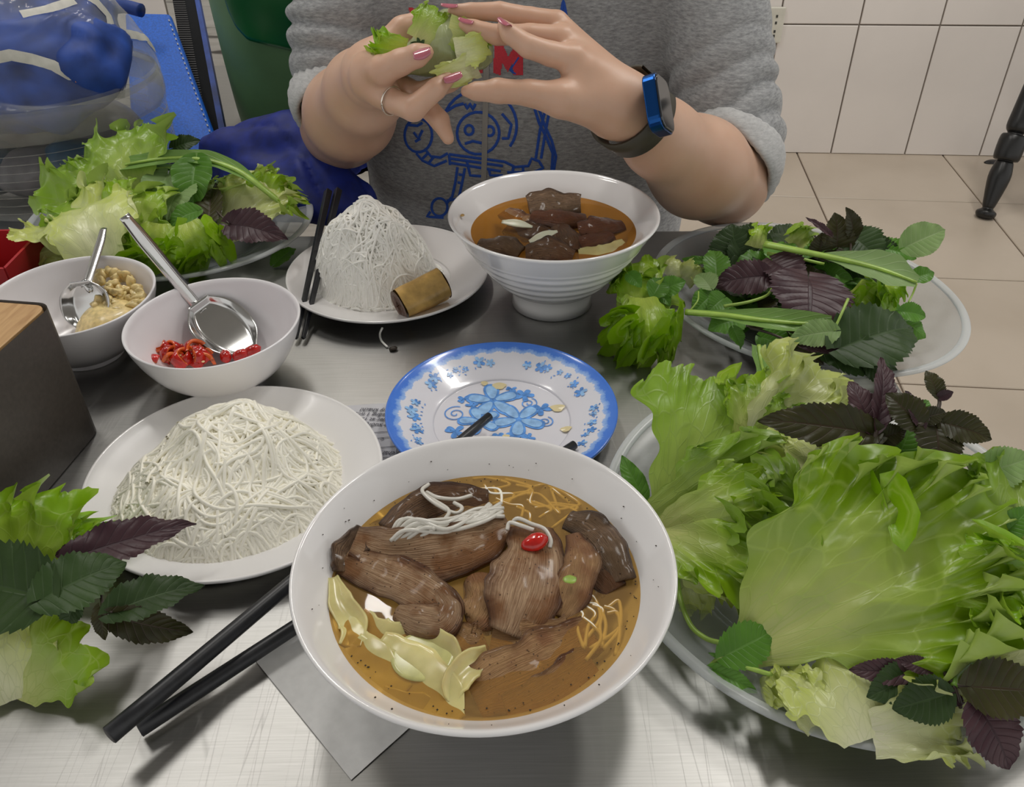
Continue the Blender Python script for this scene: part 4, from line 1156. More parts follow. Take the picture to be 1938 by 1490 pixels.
# slightly squared section
v = ctr + rv * (1 + .10 * np.cos(4 * np.arctan2(rv @ np.array([0, 0, 1.]), rv @ nrm(np.cross(dd, [0, 0, 1])))) )[:, None]
q = MB(); q.add(v, f[:-2]); q.build('wrapper', M['roll_skin'], fr, uv=np.stack([np.tile(np.linspace(0, 1, 28), n), np.repeat(np.linspace(0, 1, n), 28)], -1))
rs = np.random.RandomState(4)
for cpt, sg in ((A_, -1), (B_, 1)):
    P = []
    a = nrm(np.cross(dd, [0, 0, 1])); b_ = np.cross(a, dd)
    for i in range(12):
        for j in range(24):
            r = .0158 * i / 11; t = j / 24 * 2 * pi
            P.append(cpt + r * (cos(t) * a + sin(t) * b_) + dd * sg * (.0015 + .0022 * rs.uniform(-1, 1) * (1 - i / 11)))
    F_ = [tuple(qq) for qq in grid_faces(12, 24, cv=True)]
    q = MB(); q.add(P, F_); q.build('filling', M['roll_fill'], fr, label='brown minced filling at the cut end')

# ---- near bowl contents (heights above the table; broth level is SN)
def meat(label, spine, wl, wr=None, mat_='meat', th=.004, parent=None, name='pork_slice', cat='meat', group=None, seed=0, **k):
    k.setdefault('crumple', .0028); k.setdefault('edge', .16); k.setdefault('nu', 44); k.setdefault('nv', 17)
    v, f, u = sweep(spine, wl, wr, seed=seed, **k)
    o = mk(name, v, f, M[mat_], parent, uv=u, label=label, cat=cat, group=group)
    solid(o, th, -.2)
    return o
S = SN
meat('long folded pork slice across the middle left of the near broth', [(668, 1030, S + .010), (735, 1052, S + .0045), (830, 1048, S + .007), (905, 1030, S + .008), (965, 1000, S + .005)], [.010, .0165, .020, .019, .007], [.008, .014, .017, .016, .006], seed=2, cup=.12)
meat('curled end of pork with charred tip at left bowl side', [(690, 1002, S + .012), (668, 1040, S + .006), (660, 1085, S + .001)], [.005, .011, .009], seed=5, mat_='patty', cup=.3)
meat('pork slice folded over, lower left of the meat pile', [(655, 1062, S + .003), (720, 1092, S + .006), (785, 1122, S + .007), (838, 1160, S + .005), (842, 1192, S + .001)], [.010, .014, .0145, .012, .005], [.009, .010, .010, .009, .005], seed=7, cup=-.15)
meat('rolled pork edge at the lower left of the meat pile', [(752, 1160, S + .001), (790, 1172, S + .006), (832, 1178, S + .006), (848, 1150, S + .007), (830, 1120, S + .008)], [.006, .009, .010, .008, .005], seed=8, mat_='meat', cup=-.5)
meat('broad ribbed pork slice standing right of centre', [(1010, 1000, S + .008), (1015, 1060, S + .0105), (1000, 1130, S + .0095), (968, 1205, S + .0005)], [.012, .017, .021, .014], [.014, .022, .025, .014], seed=11, cup=-.12, up=(.12, -.6, 1), crumple=.0015)
meat('pork strip along the right edge of the broad slice', [(1085, 1012, S + .009), (1098, 1060, S + .009), (1085, 1120, S + .005), (1060, 1170, S - .001)], [.004, .010, .010, .006], seed=12, mat_='belly', cup=-.2)
meat('small orange-brown pork lump between the two big slices', [(900, 1090, S + .003), (915, 1125, S + .008), (905, 1165, S + .005), (893, 1185, S - .001)], [.008, .013, .013, .006], seed=14, mat_='belly', cup=-.6)
meat('dark pork slice at the far left of the near broth', [(740, 1010, S + .001), (790, 965, S + .003), (850, 945, S + .003), (925, 945, S - .001)], [.010, .013, .012, .006], seed=15, mat_='meat_dark', cup=-.2)
meat('brown pork slice leaning on the right inner wall', [(1075, 985, S + .001), (1120, 1000, S + .006), (1158, 1045, S + .006), (1180, 1100, S + .002)], [.006, .010, .010, .006], seed=16, mat_='patty', cup=-.3)
meat('dark pork piece below the right slice, half sunk', [(1095, 1035, S + .001), (1125, 1070, S + .002), (1160, 1120, S - .001)], [.008, .012, .008], seed=17, mat_='meat_dark')
meat('sunken pork slice at the lower right of the near broth', [(895, 1320, S - .006), (960, 1285, S - .003), (1040, 1250, S - .003), (1120, 1200, S - .005)], [.013, .018, .018, .010], seed=18, mat_='belly')
meat('sunken pork piece under the broad slice', [(930, 1215, S - .003), (1000, 1225, S - .002), (1080, 1200, S - .003)], [.010, .016, .012], seed=19, mat_='belly')
meat('second sunken pork slice near the bowl front', [(960, 1350, S - .009), (1040, 1310, S - .006), (1120, 1255, S - .006)], [.008, .012, .010], seed=20, mat_='belly')
meat('small pale pork bit under the gap in the meat', [(850, 1190, S - .002), (890, 1215, S - .0015), (915, 1210, S - .003)], [.006, .010, .006], seed=21, mat_='belly')
def pickle(label, spine, w, seed=0, **k):
    return meat(label, spine, w, mat_='pickle', th=.0012, name='pickled_slice', cat='vegetable', seed=seed, crumple=.0015, edge=.1, **k)
pickle('thin pale pickled slice floating at the front', [(700, 1245, S - .003), (770, 1285, S - .0022), (830, 1320, S - .001), (868, 1366, S - .002)], [.016, .019, .016, .004], 31)
pickle('curved pickled slice left of the front one', [(636, 1160, S - .0015), (660, 1215, S - .002), (705, 1265, S - .003), (760, 1320, S - .004)], [.008, .012, .013, .008], 32)
pickle('upright pickled ribbon by the left bowl wall', [(632, 1095, S + .0005), (645, 1140, S + .001), (672, 1185, S - .001), (662, 1225, S - .002)], [.003, .007, .008, .006], 33, cup=.4)
pickle('twisted pickled ribbon beside the front slice', [(925, 1240, S + .0005), (885, 1262, S + .002), (862, 1300, S + .001), (860, 1330, S - .001)], [.005, .008, .007, .003], 34, cup=.5)
pickle('pale pickled strip at the upper left rim of the broth', [(690, 985, S - .001), (715, 965, S), (735, 955, S - .001)], [.005, .007, .004], 35)
pickle('faint pickled slice deep in the lower left broth', [(665, 1225, S - .003), (735, 1280, S - .004), (815, 1320, S - .003)], [.008, .015, .010], 36)
pickle('pale sunken pickled slice left of the round one', [(668, 1180, S - .004), (715, 1215, S - .003), (770, 1225, S - .004)], [.010, .014, .010], 51)
pickle('pale sunken pickled slice along the front wall', [(720, 1320, S - .006), (790, 1345, S - .005), (850, 1360, S - .006)], [.006, .009, .006], 52)
pickle('pale sunken pickled slice at the foot of the left wall', [(655, 1150, S - .006), (665, 1200, S - .006), (690, 1250, S - .006)], [.006, .010, .008], 53)
pickle('folded pickled slice under the round one', [(770, 1210, S - .0015), (830, 1240, S - .001), (850, 1285, S - .002)], [.010, .013, .008], 54, cup=.3)
c = G(800, 1243, S - .0004)
v, f = lathe([(0, -.0012), (.0155, -.0012), (.0172, -.0006), (.0172, .0006), (.0165, .0012), (.0150, .0014), (0, .0013)], 40, 1, .92, cen=c)
M['cucumber'] = plain('translucent_courgette_flesh', (.56, .55, .22), .2, ns=70, var=.2)
mk('pickled_round', v, f, M['cucumber'], label='round pale green pickled slice floating at lower left', cat='vegetable')
# noodle strands resting on the meat
def strands(label, runs, rad, mat_, seed=0, name='noodle_strands', lift=0.0):
    V, F_, n = [], [], 0
    for run in runs:
        v, f = tube(cr([G(*p) + [0, 0, lift] for p in run], 7), rad, 8)
        V.append(v); F_ += [tuple(int(i) + n for i in q_) for q_ in f]; n += len(v)
    return mk(name, np.vstack(V), F_, M[mat_], label=label, cat='noodles', kind='stuff')
runs = []
rs = np.random.RandomState(21)
for i in range(15):
    x0, y0 = 745 + rs.uniform(-8, 40), 1022 + rs.uniform(-4, 12); x1, y1 = 950 + rs.uniform(-25, 8), 968 + rs.uniform(-8, 20)
    runs.append([(x0, y0, S + .006), (x0 + 30 + rs.uniform(-10, 10), y0 - 26 + rs.uniform(-6, 8), S + .012 + .0002 * i), (840 + rs.uniform(-15, 15), 1000 + rs.uniform(-10, 16), S + .0115 + .0003 * i), (905 + rs.uniform(-10, 10), 985 + rs.uniform(-14, 16), S + .012), (x1, y1, S + .008)])
runs += [[(812, 925, S + .004), (800, 938, S + .007), (825, 962, S + .007), (862, 980, S + .009), (875, 970, S + .009), (860, 960, S + .007)],
         [(808, 940, S + .005), (830, 950, S + .007), (865, 953, S + .006), (893, 946, S + .004)],
         [(800, 940, S + .004), (822, 955, S + .006), (850, 975, S + .009), (840, 995, S + .011)],
         [(968, 1000, S + .010), (980, 990, S + .013), (1005, 1000, S + .012), (1030, 1010, S + .011), (1042, 1030, S + .009), (1040, 1045, S + .007)],
         [(960, 1012, S + .010), (965, 998, S + .012), (985, 1003, S + .013), (1010, 1012, S + .012)]]
strands('tangle of pale noodles lying on the pork slices', runs, .0013, 'noodle3', lift=.0038)
runs = []
for i in range(16):
    x0 = 905 + rs.uniform(-25, 120); y0 = 905 + rs.uniform(0, 60)
    runs.append([(x0, y0, S - .001), (x0 + rs.uniform(10, 50), y0 + rs.uniform(-5, 22), S - .0005 - .0001 * i), (x0 + rs.uniform(20, 90), y0 + rs.uniform(10, 40), S - .001), (x0 + rs.uniform(-20, 60), y0 + rs.uniform(25, 55), S - .002)])
for i in range(9):
    x0 = 1080 + rs.uniform(0, 90); y0 = 1125 + rs.uniform(0, 70)
    runs.append([(x0, y0, S - .001), (x0 + 20, y0 + rs.uniform(-10, 20), S - .001), (x0 + rs.uniform(-20, 50), y0 + 40, S - .0015), (x0 + rs.uniform(-30, 30), y0 + 80, S - .003)])
strands('noodles sunk in the back and right of the near broth', runs, .0011, 'noodle')
ob = chunk('chili_slice', G(1012, 1026, S + .0160), (.0085, .0055, .004), M['chili'], None, 6, 16, .12, (.2, .35), label='glossy red chili slice on top of the pork', cat='chili')
chunk('herb_fleck', G(1079, 1098, S + .0135), (.0038, .0032, .0006), M['stem'], None, 9, 12, .3, label='tiny green herb fleck on the broad pork slice', cat='herb')
q = MB()
for i in range(120):
    t = rs.uniform(0, 2 * pi); r = .0875 + rs.uniform(-.004, .001) if i < 90 else .094 + rs.uniform(0, .008)
    z = SN + .0003 if i < 90 else .0640 + (r - .0905) / (.1035 - .0905) * .015 + .0006
    s = rs.uniform(.0003, .0007)
    q.add([NB + [r * cos(t) + a_, r * sin(t) + b_, z + c_] for a_, b_, c_ in ((s, 0, 0), (0, s, 0), (-s, 0, 0), (0, -s, 0), (0, 0, s * .6))], [(0, 1, 4), (1, 2, 4), (2, 3, 4), (3, 0, 4)])
q.build('pepper_specks', M['pepper'], label='black pepper specks round the edge of the near broth', cat='pepper', kind='stuff', smooth=False)

# ---- far bowl contents
S = SF
def fm(label, sp, w, mat_='meat_dark', seed=0, **k): return meat(label, sp, w, mat_=mat_, seed=seed, **k)
fm('flat grilled patty at the back of the far bowl', [(1000, 392, S + .003), (1045, 385, S + .0055), (1098, 390, S + .003)], [.013, .0165, .013], 'patty', 41, th=.007, cup=-.1)
fm('glossy pork slice in front of the patty', [(1005, 410, S + .003), (1060, 412, S + .008), (1110, 418, S + .003)], [.008, .012, .009], 'meat_red', 42, cup=-.4)
fm('dark pork folded at the centre of the far bowl', [(1060, 428, S + .006), (1075, 450, S + .007), (1082, 475, S + .001)], [.009, .013, .009], 'meat_dark', 43, cup=-.5)
fm('glazed pork slice at the right of the far bowl', [(1095, 435, S + .005), (1130, 428, S + .008), (1180, 426, S + .002)], [.010, .015, .006], 'meat_red', 44, cup=-.3)
fm('charred pork slice right of the centre', [(1085, 460, S + .002), (1120, 455, S + .006), (1155, 445, S + .001)], [.008, .011, .006], 'meat_red', 45, cup=-.4)
fm('dark pork lump at the lower left of the far bowl', [(905, 462, S + .001), (950, 462, S + .006), (985, 478, S + .002)], [.006, .011, .008], 'patty', 46, cup=-.4)
fm('pork slice at the front of the far bowl', [(995, 478, S + .002), (1040, 472, S + .006), (1085, 486, S + .001)], [.009, .014, .008], 'meat_dark', 47, cup=-.3)
fm('brown pork slice beneath the garlic slice', [(960, 430, S - .002), (1000, 440, S + .001), (1045, 448, S + .001)], [.008, .012, .008], 'meat_dark', 48)
fm('sunken pork at the left of the far broth', [(955, 405, S - .004), (990, 425, S - .003), (1020, 450, S - .003)], [.008, .014, .010], 'belly', 49)
meat('pale pickled slice at the front right of the far broth', [(1095, 482, S - .001), (1140, 478, S + .0005), (1185, 462, S - .001)], [.006, .010, .006], mat_='pickle', th=.0012, name='pickled_slice', cat='vegetable', seed=50, crumple=.001)
for i, (p0, p1) in enumerate([((950, 420, S + .0055), (1008, 430, S + .005)), ((1002, 458, S + .006), (1055, 438, S + .012))]):
    a_, b_ = G(*p0), G(*p1)
    v, f, u = sweep([a_, (a_ + b_) / 2 + [0, 0, .001], b_], [.0015, .0045, .0042, .0008], nu=16, nv=7, px=False, cup=.1)
    o = mk('garlic_slice', v, f, M['garlic_chip'], uv=u, label=['white garlic slice on the left of the far broth', 'white garlic sliver leaning on the central meat'][i], cat='garlic'); solid(o, .0012)
chunk('crumb', FB + np.array([-.0885, .008, .0925]), (.002, .003, .0008), M['roll_skin'], None, 2, 10, label='tan crumb on the left lip of the far bowl', cat='crumb')

# ================================================================== LEAVES
TOC = nrm(CAM - np.array([0, .6, .7]))
def frame(B, T, face=.5, roll=0.0, nh=None):
    y = nrm(T - B)
    n0 = nrm(np.array([0, 0, 1.]) * (1 - face) + TOC * face) if nh is None else nrm(nh)
    n0 = nrm(n0 - y * (n0 @ y))
    x = np.cross(y, n0)
    c, s = cos(roll), sin(roll)
    return x * c + n0 * s, y, n0 * c - x * s
def lettuce(B, T, aL=60, aR=60, w=1.0, amp=.007, nf=13, bend=.12, cup=.15, face=.4, roll=0, m_='lettuce', seed=0, nt=150, nr=34, lobes=.06, base=.012, crump=.006, wave=.0, taper=.35, nh=None):
    B = G(*B) if abs(B[0]) > 2 else np.array(B); T = G(*T) if abs(T[0]) > 2 else np.array(T)
    X, Y, Z = frame(B, T, face, roll, nh)
    L = np.linalg.norm(T - B)
    rs = np.random.RandomState(seed + 100)
    tn = np.linspace(-1, 1, nt); th = np.where(tn < 0, tn * radians(aL), tn * radians(aR)); side = True
    u = np.linspace(0.02, 1, nr) ** .85
    ph = rs.uniform(0, 6.28, 8)
    R_ = L * (1 - taper * np.abs(tn) ** 2.2) * (1 + lobes * (np.sin(tn * 7 + ph[0]) + .6 * np.sin(tn * 17 + ph[1])))
    U_, TH = np.meshgrid(u, th, indexing='ij'); TNm = np.broadcast_to(tn, TH.shape)
    TH = TH + np.sign(TNm) * np.abs(TNm) ** 5 * (.10 * np.sin(U_ * 8 + ph[0] * np.sign(TNm)) + .05 * np.sin(U_ * 21 + ph[1])); TN = np.broadcast_to(tn, TH.shape); RR = np.broadcast_to(R_, TH.shape)
    x = U_ * RR * np.sin(TH) * w + base * TN * (1 - U_); y = U_ * RR * np.cos(TH)
    # ruffled margin: winds out of plane and folds on itself
    e = np.clip(np.maximum(U_, 0) ** 5, 0, 1); e2 = U_ ** 12
    f1 = TN * nf + .9 * np.sin(TN * 5 + ph[2]); f2 = TN * nf * 2.3 + ph[3] + 1.2 * np.sin(TN * 9 + ph[4])
    am = amp * (1 + .45 * np.sin(TN * 6 + ph[5]))
    e0 = U_ ** 2.5; e = U_ ** 7
    z = am * (.9 * e0 * np.sin(TN * nf * .55 + ph[7] + .8 * np.sin(TN * 3)) + .9 * e * np.sin(f1 * 2.2) + .65 * e2 * np.sin(f2 * 2.2))
    rx_, ry_ = np.sin(TH), np.cos(TH)
    rad = am * (.60 * e * np.cos(f1 * 2.2 * 1.0 + 1) + .75 * e2 * np.cos(f2 * 2.2 + .7))
    tan = am * (.55 * e * np.cos(f1 * 2.2) + .7 * e2 * np.cos(f2 * 2.2 + .3))
    x = x + rx_ * rad + ry_ * tan; y = y + ry_ * rad - rx_ * tan
    # fine teeth on the margin
    jag = .0022 * (amp / .007) * (np.abs(((TN * nf * 3.1 + ph[6]) % 1) - .5) * 2 - .5) * U_ ** 20
    x += rx_ * jag; y += ry_ * jag
    P0 = np.stack([x, y, z * 0], -1).reshape(-1, 3)
    cr1 = vnoise(P0, 55, seed + 1).reshape(x.shape); cr2 = vnoise(P0, 120, seed + 2).reshape(x.shape)
    z = z + crump * (cr1 * U_ ** .7 + .5 * cr2 * U_ + .16 * vnoise(P0, 260, seed + 4).reshape(x.shape) * U_ ** .5)
    # pleats along the ribs
    z = z + crump * .5 * (1 - 2 * np.abs(vnoise(P0, 85, seed + 6).reshape(x.shape))) * U_ + .0004 * np.sin(TN * 15) * U_ * (1 - U_) * 3 - .0022 * np.exp(-(x / .005) ** 2) * (1 - U_)
    z = z + cup * x * x / L + wave * L * np.sin(y / L * 6 + ph[7])
    s = y / L
    z = z + bend * L * 4 * s * (1 - s)
    V = B + x[..., None] * X + y[..., None] * Y + z[..., None] * Z
    V = V.reshape(-1, 3)
    uv = np.stack([.5 + .5 * TN, U_], -1).reshape(-1, 2)
    return V, grid_faces(nr, nt)[:, ::-1], uv, M[m_]
def perilla(B, T, w=.36, m_='perilla', fold=.25, bend=.10, face=.5, roll=0, seed=0, teeth=15, nu=96, nv=17, tip=.16, nh=None, th=.13, tw=0.0, droop=0.0, fat=.40):
    B = G(*B) if abs(B[0]) > 2 else np.array(B); T = G(*T) if abs(T[0]) > 2 else np.array(T)
    X, Y, Z = frame(B, T, face, roll, nh)
    L = np.linalg.norm(T - B)
    u = np.linspace(0, 1, nu); v = np.linspace(-1, 1, nv)
    # ovate outline, rounded base, drawn-out tip
    hw = w * L * np.sin(pi * np.clip(u, 0, 1) ** (.72)) ** .78 * (1 - tip * u ** 2)
    hw = np.maximum(hw, .02 * L * (1 - u))
    saw = 1 + th * (((u * teeth) % 1) - .55) * (u < .97)
    U_, Vv = np.meshgrid(u, v, indexing='ij')
    H_ = (hw)[:, None] * (1 + (saw - 1)[:, None] * np.abs(Vv) ** 6)
    x = Vv * H_
    y = U_ * L - .10 * L * np.abs(Vv) ** 1.5 * (1 - U_) ** 2 * 1.6 + .06 * L * np.abs(Vv) ** 2 * (1 - U_) * U_ * 4 * .5
    ax_ = np.abs(x)
    z = fold * ax_ + bend * L * 4 * U_ * (1 - U_) - droop * L * U_ ** 3
    vein = np.abs(((U_ - .22 * np.abs(Vv)) * 9 + .5) % 1 - .5) * 2          # 0 on the rib lines
    z = z + .0009 * (L / .08) * vein ** .8 * np.minimum(1, np.abs(Vv) * 3) * (1 - np.abs(Vv) ** 6)
    P0 = np.stack([x, y, z * 0], -1).reshape(-1, 3)
    z = z + (.0034 * vnoise(P0, 50, seed).reshape(x.shape) + .0018 * np.abs(Vv) ** 3 * np.sin(U_ * 22 + seed)) * L / .08
    if tw:
        a = tw * (U_ - .3); x, z = x * np.cos(a) - z * np.sin(a), x * np.sin(a) + z * np.cos(a)
    V = (B + x[..., None] * X + y[..., None] * Y + z[..., None] * Z).reshape(-1, 3)
    uv = np.stack([.5 + .5 * Vv, U_], -1).reshape(-1, 2)
    return V, grid_faces(nu, nv)[:, ::-1], uv, M[m_]
def add(gen, label=None, cat='leaf', name='leaf', parent=None, group=None):
    V, F_, uv, m_ = gen
    o = mk(name, V, F_, m_, parent, uv=uv, label=label, cat=cat if parent is None else None, group=group)
    return o
def stemtube(name, pts, r0, r1, mat_='stem', parent=None, ns=10, **k):
    P = cr([G(*p) if len(p) == 3 and abs(p[0]) > 2 else np.array(p) for p in pts], 6)
    v, f = tube(P, np.linspace(r0, r1, len(P)), ns)
    q = MB(); q.add(v, f); return q.build(name, M[mat_], parent, **k)
LT = lambda label, *a, **k: add(lettuce(*a, **k), label, 'lettuce', 'lettuce_leaf')
def PR(label, *a, nm='perilla_leaf', **k): return add(perilla(*a, **k), label, 'herb', nm)
def sprig(label, base, leaves, stems, name='herb_sprig', cat='herb'):
    rt = empty(name, base, label, cat)
    for g in leaves: add(g, None, None, 'leaf', rt)
    for s in stems: stemtube('stem', s[0], s[1], s[2], s[3], rt)
    return rt
# ================================================================== GREENS
# ---- front left clump
LT('curly lettuce leaf at the front left, its frill against the box', (40, 1150, .012), (20, 925, .055), 60, 62, amp=.007, nf=9, m_='lettuce_curly', seed=1, face=.5, bend=.10, crump=.005)
LT('curly lettuce frill reaching toward the near noodle plate', (75, 1140, .012), (132, 962, .045), 42, 48, amp=.0065, nf=7, m_='lettuce_curly', seed=2, face=.5, bend=.12, crump=.005)
LT('yellow-green lettuce leaf with pale base at the front left', (28, 1332, .004), (95, 1130, .040), 62, 74, amp=.003, nf=7, m_='lettuce', seed=3, face=.35, bend=.16, taper=.12, crump=.004)
LT('pale folded lettuce rib at the bottom of the front left clump', (20, 1336, .004), (-30, 1150, .040), 30, 60, amp=.003, nf=6, m_='lettuce_pale', seed=4, face=.3, bend=.15)
PR('purple perilla leaf pointing at the near noodle heap', (148, 1052, .055), (372, 993, .047), w=.235, m_='perilla_purple', fold=.18, seed=1, bend=.05, tip=.5, teeth=19, roll=.15)
PR('dark green perilla leaf at the far left edge of the clump', (84, 1132, .056), (-95, 1098, .050), w=.40, seed=2, fold=.12, teeth=17)
PR('dark green perilla leaf in the centre of the clump', (80, 1136, .058), (240, 1066, .052), w=.40, seed=3, fold=.16, bend=.08, teeth=17)
PR('dark green perilla leaf at the right of the clump', (214, 1158, .054), (388, 1110, .047), w=.30, seed=4, fold=.22, bend=.10, tip=.4, teeth=18, roll=.25)
PR('purple-backed perilla leaf hanging below the right one', (216, 1165, .050), (366, 1196, .030), w=.24, m_='perilla_brown', seed=5, fold=.3, roll=-.4)
PR('small dark perilla tip below the centre leaf', (190, 1150, .052), (200, 1212, .036), w=.26, m_='perilla_brown', seed=6)
PR('little brown perilla leaf on the curly frill', (160, 1042, .054), (104, 1052, .05), w=.3, m_='perilla_purple', seed=7)
PR('dark perilla leaf tucked under the centre leaf', (150, 1130, .050), (128, 1192, .035), w=.42, seed=8)
stemtube('herb_twig', [(214, 1158, .054), (196, 1150, .053), (190, 1120, .052)], .0011, .0009, 'stem_dark', label='thin dark stem joining the perilla leaves in the front left clump', cat='stem')

# ---- far left plate
LT('white-ribbed lettuce leaf at the left end of the far plate', (190, 500, .030), (95, 420, .045), 38, 50, amp=.006, nf=6, m_='lettuce_pale', seed=10, bend=.25, cup=.5, face=.4)
LT('pale lettuce leaf spilling over the left rim of the far plate', (150, 470, .030), (60, 498, .022), 45, 40, amp=.006, nf=6, m_='lettuce_pale', seed=11, bend=.2, cup=.3)
LT('whitish lettuce heart behind the garlic spoon', (215, 520, .035), (165, 395, .065), 40, 45, amp=.005, nf=5, m_='lettuce_pale', seed=12, bend=.3, cup=-.4, face=.5)
LT('dull green lettuce leaf at the back left of the far plate', (215, 400, .055), (118, 318, .085), 60, 60, amp=.010, nf=7, m_='lettuce_mid', seed=13, bend=.1, face=.5, crump=.009)
LT('frilled lettuce leaf highest on the far plate', (262, 370, .070), (212, 250, .112), 55, 58, amp=.010, nf=8, m_='lettuce_mid', seed=14, face=.6, crump=.009)
LT('lettuce frill left of the long leaf on the far plate', (210, 430, .06), (125, 380, .07), 50, 45, amp=.009, nf=6, m_='lettuce_mid', seed=15, face=.5)
LT('bright lettuce leaf in the centre of the far plate', (258, 470, .045), (245, 348, .088), 52, 50, amp=.009, nf=7, m_='lettuce', seed=16, face=.6, bend=.2, cup=-.3, crump=.008)
LT('tightly curled lettuce at the front of the far plate', (300, 420, .070), (300, 505, .028), 70, 70, amp=.013, nf=11, m_='lettuce_curly', seed=17, face=.6, bend=.2, crump=.008)
LT('curly lettuce right of the steel spoon on the far plate', (350, 420, .070), (385, 498, .030), 60, 65, amp=.012, nf=10, m_='lettuce_curly', seed=18, face=.6, bend=.2)
LT('small curly lettuce behind the spoon handle', (330, 460, .05), (250, 450, .05), 50, 50, amp=.010, nf=8, m_='lettuce_curly', seed=19, face=.6)
LT('pale broad lettuce leaf at the right of the far plate', (420, 455, .030), (545, 352, .070), 42, 34, amp=.005, nf=6, m_='lettuce_pale', seed=20, face=.55, bend=.12, taper=.2)
LT('ruffled green lettuce edge at the right rim of the far plate', (480, 410, .05), (562, 358, .065), 60, 50, amp=.008, nf=7, m_='lettuce', seed=21, face=.6)
LT('upright pale lettuce tip behind the green stalk', (490, 390, .05), (515, 315, .085), 40, 40, amp=.006, nf=5, m_='lettuce', seed=22, face=.7)
LT('small lettuce frill in the middle back of the far plate', (400, 400, .05), (405, 330, .08), 50, 50, amp=.010, nf=7, m_='lettuce_mid', seed=23, face=.6)
PR('smooth dark green leaf hanging in the middle of the far plate', (372, 305, .098), (366, 398, .062), w=.38, m_='mint', fold=.3, seed=20, nm='herb_leaf', th=.02, droop=.1)
PR('grey-green leaf underside left of the hanging leaf', (318, 330, .085), (300, 405, .062), w=.42, m_='mint_pale', fold=.2, seed=21, nm='herb_leaf', th=.04)
PR('grey-green leaf underside at the centre of the far plate', (345, 350, .08), (318, 420, .06), w=.45, m_='mint_pale', seed=22, nm='herb_leaf', th=.05)
PR('dark green leaf lying behind the curled lettuce', (375, 400, .07), (320, 430, .06), w=.42, m_='mint', seed=23, nm='herb_leaf', th=.05)
PR('dark leaf tip standing above the back of the far plate', (328, 280, .100), (380, 266, .105), w=.34, m_='perilla', seed=24, nm='herb_leaf', face=.8)
PR('brown-purple perilla leaf on the right side of the far plate', (434, 424, .062), (545, 452, .050), w=.34, m_='perilla_purple', seed=25, fold=.15, tip=.5, face=.6)
stemtube('herb_twig', [(400, 388, .064), (415, 405, .066), (434, 424, .062)], .0011, .0009, 'stem_dark', label='thin purple stem leading to the brown leaf on the far plate', cat='stem')
PR('dark twisted perilla behind the brown leaf', (392, 420, .06), (415, 350, .07), w=.22, m_='perilla_brown', seed=26, tw=1.5)
PR('black shrivelled herb at the back right of the far plate', (430, 380, .055), (452, 330, .07), w=.25, m_='perilla_purple', seed=27, tw=2.0)
def culantro(label, pts, w, seed=0, m_='culantro', stem=.0022, cat='herb', taper_in=(.0022, .0026)):
    rt = empty('long_leaf', G(*pts[0]), label, cat)
    n = len(w)
    v, f, u = sweep(pts, w, nu=60, nv=13, cup=.35, seed=seed, edge=.12, crumple=.0015)
    mk('blade', v, f, M[m_], rt, uv=u)
    P = cr([G(*p) + [0, 0, .0008] for p in pts], 8)
    vv, ff = tube(P, np.linspace(stem, stem * .35, len(P)), 8, flat=.7)
    q = MB(); q.add(vv, ff); q.build('midrib', M['stem'], rt)
    return rt
culantro('long green leaf arching over the far plate, its stalk to the right', [(545, 396, .055), (500, 360, .075), (452, 325, .090), (395, 305, .098), (330, 300, .100), (262, 308, .098), (190, 325, .088)], [.0015, .002, .004, .009, .011, .009, .0115, .010, .003], 3, stem=.0042)
culantro('dark long leaf below the arching one on the far plate', [(330, 318, .088), (270, 322, .088), (200, 330, .080)], [.004, .008, .008, .002], 4, 'mint')
stemtube('herb_twig', [(198, 420, .06), (215, 385, .075), (235, 360, .08)], .0024, .0018, 'stem', label='pale green lettuce stalk at the left of the far plate', cat='stem')
PR('loose green leaf on the steel right of the far plate', (520, 500, .003), (560, 470, .008), w=.3, m_='mint', seed=28, nm='herb_leaf')

# ---- lettuce bundle between far bowl and herb plate
LT('pale lettuce stalk leaning between far bowl and herb plate', (1205, 640, .018), (1222, 492, .050), 30, 32, amp=.006, nf=5, m_='lettuce', seed=30, face=.7, cup=-.6, bend=.1, crump=.005)
LT('curly lettuce bundle on the steel left of the herb plate', (1215, 560, .045), (1228, 690, .006), 34, 34, amp=.012, nf=10, m_='lettuce_curly', seed=31, face=.7, bend=.25, cup=-.3, crump=.006)
LT('left curly frill of the lettuce bundle', (1215, 560, .040), (1172, 662, .010), 28, 30, amp=.009, nf=8, m_='lettuce_curly', seed=32, face=.7, bend=.2)
LT('upper frill of the lettuce bundle by the far bowl', (1215, 600, .03), (1195, 515, .048), 36, 36, amp=.007, nf=7, m_='lettuce_curly', seed=33, face=.75)
LT('white crisp lettuce piece on the left rim of the herb plate', (1262, 522, .033), (1292, 492, .045), 60, 60, amp=.003, nf=4, m_='lettuce_pale', seed=34, face=.7, cup=-.8)
LT('second white lettuce piece just inside the herb plate', (1290, 530, .030), (1325, 500, .045), 60, 60, amp=.003, nf=4, m_='lettuce_pale', seed=35, face=.7, cup=-.6)
PR('small bright leaf on top of the lettuce bundle', (1190, 520, .055), (1214, 545, .048), w=.42, m_='mint', seed=30, nm='herb_leaf', face=.7)
PR('mint leaf right of the bundle, above its bright leaf', (1236, 560, .045), (1255, 528, .05), w=.42, m_='mint', seed=31, nm='mint_leaf', face=.7)
PR('mint leaf crossing the left rim of the herb plate', (1248, 552, .042), (1298, 532, .050), w=.40, m_='mint', seed=32, nm='mint_leaf', face=.7)
PR('mint leaf below the one crossing the rim', (1240, 545, .042), (1268, 580, .035), w=.36, m_='mint', seed=33, nm='mint_leaf', face=.7)
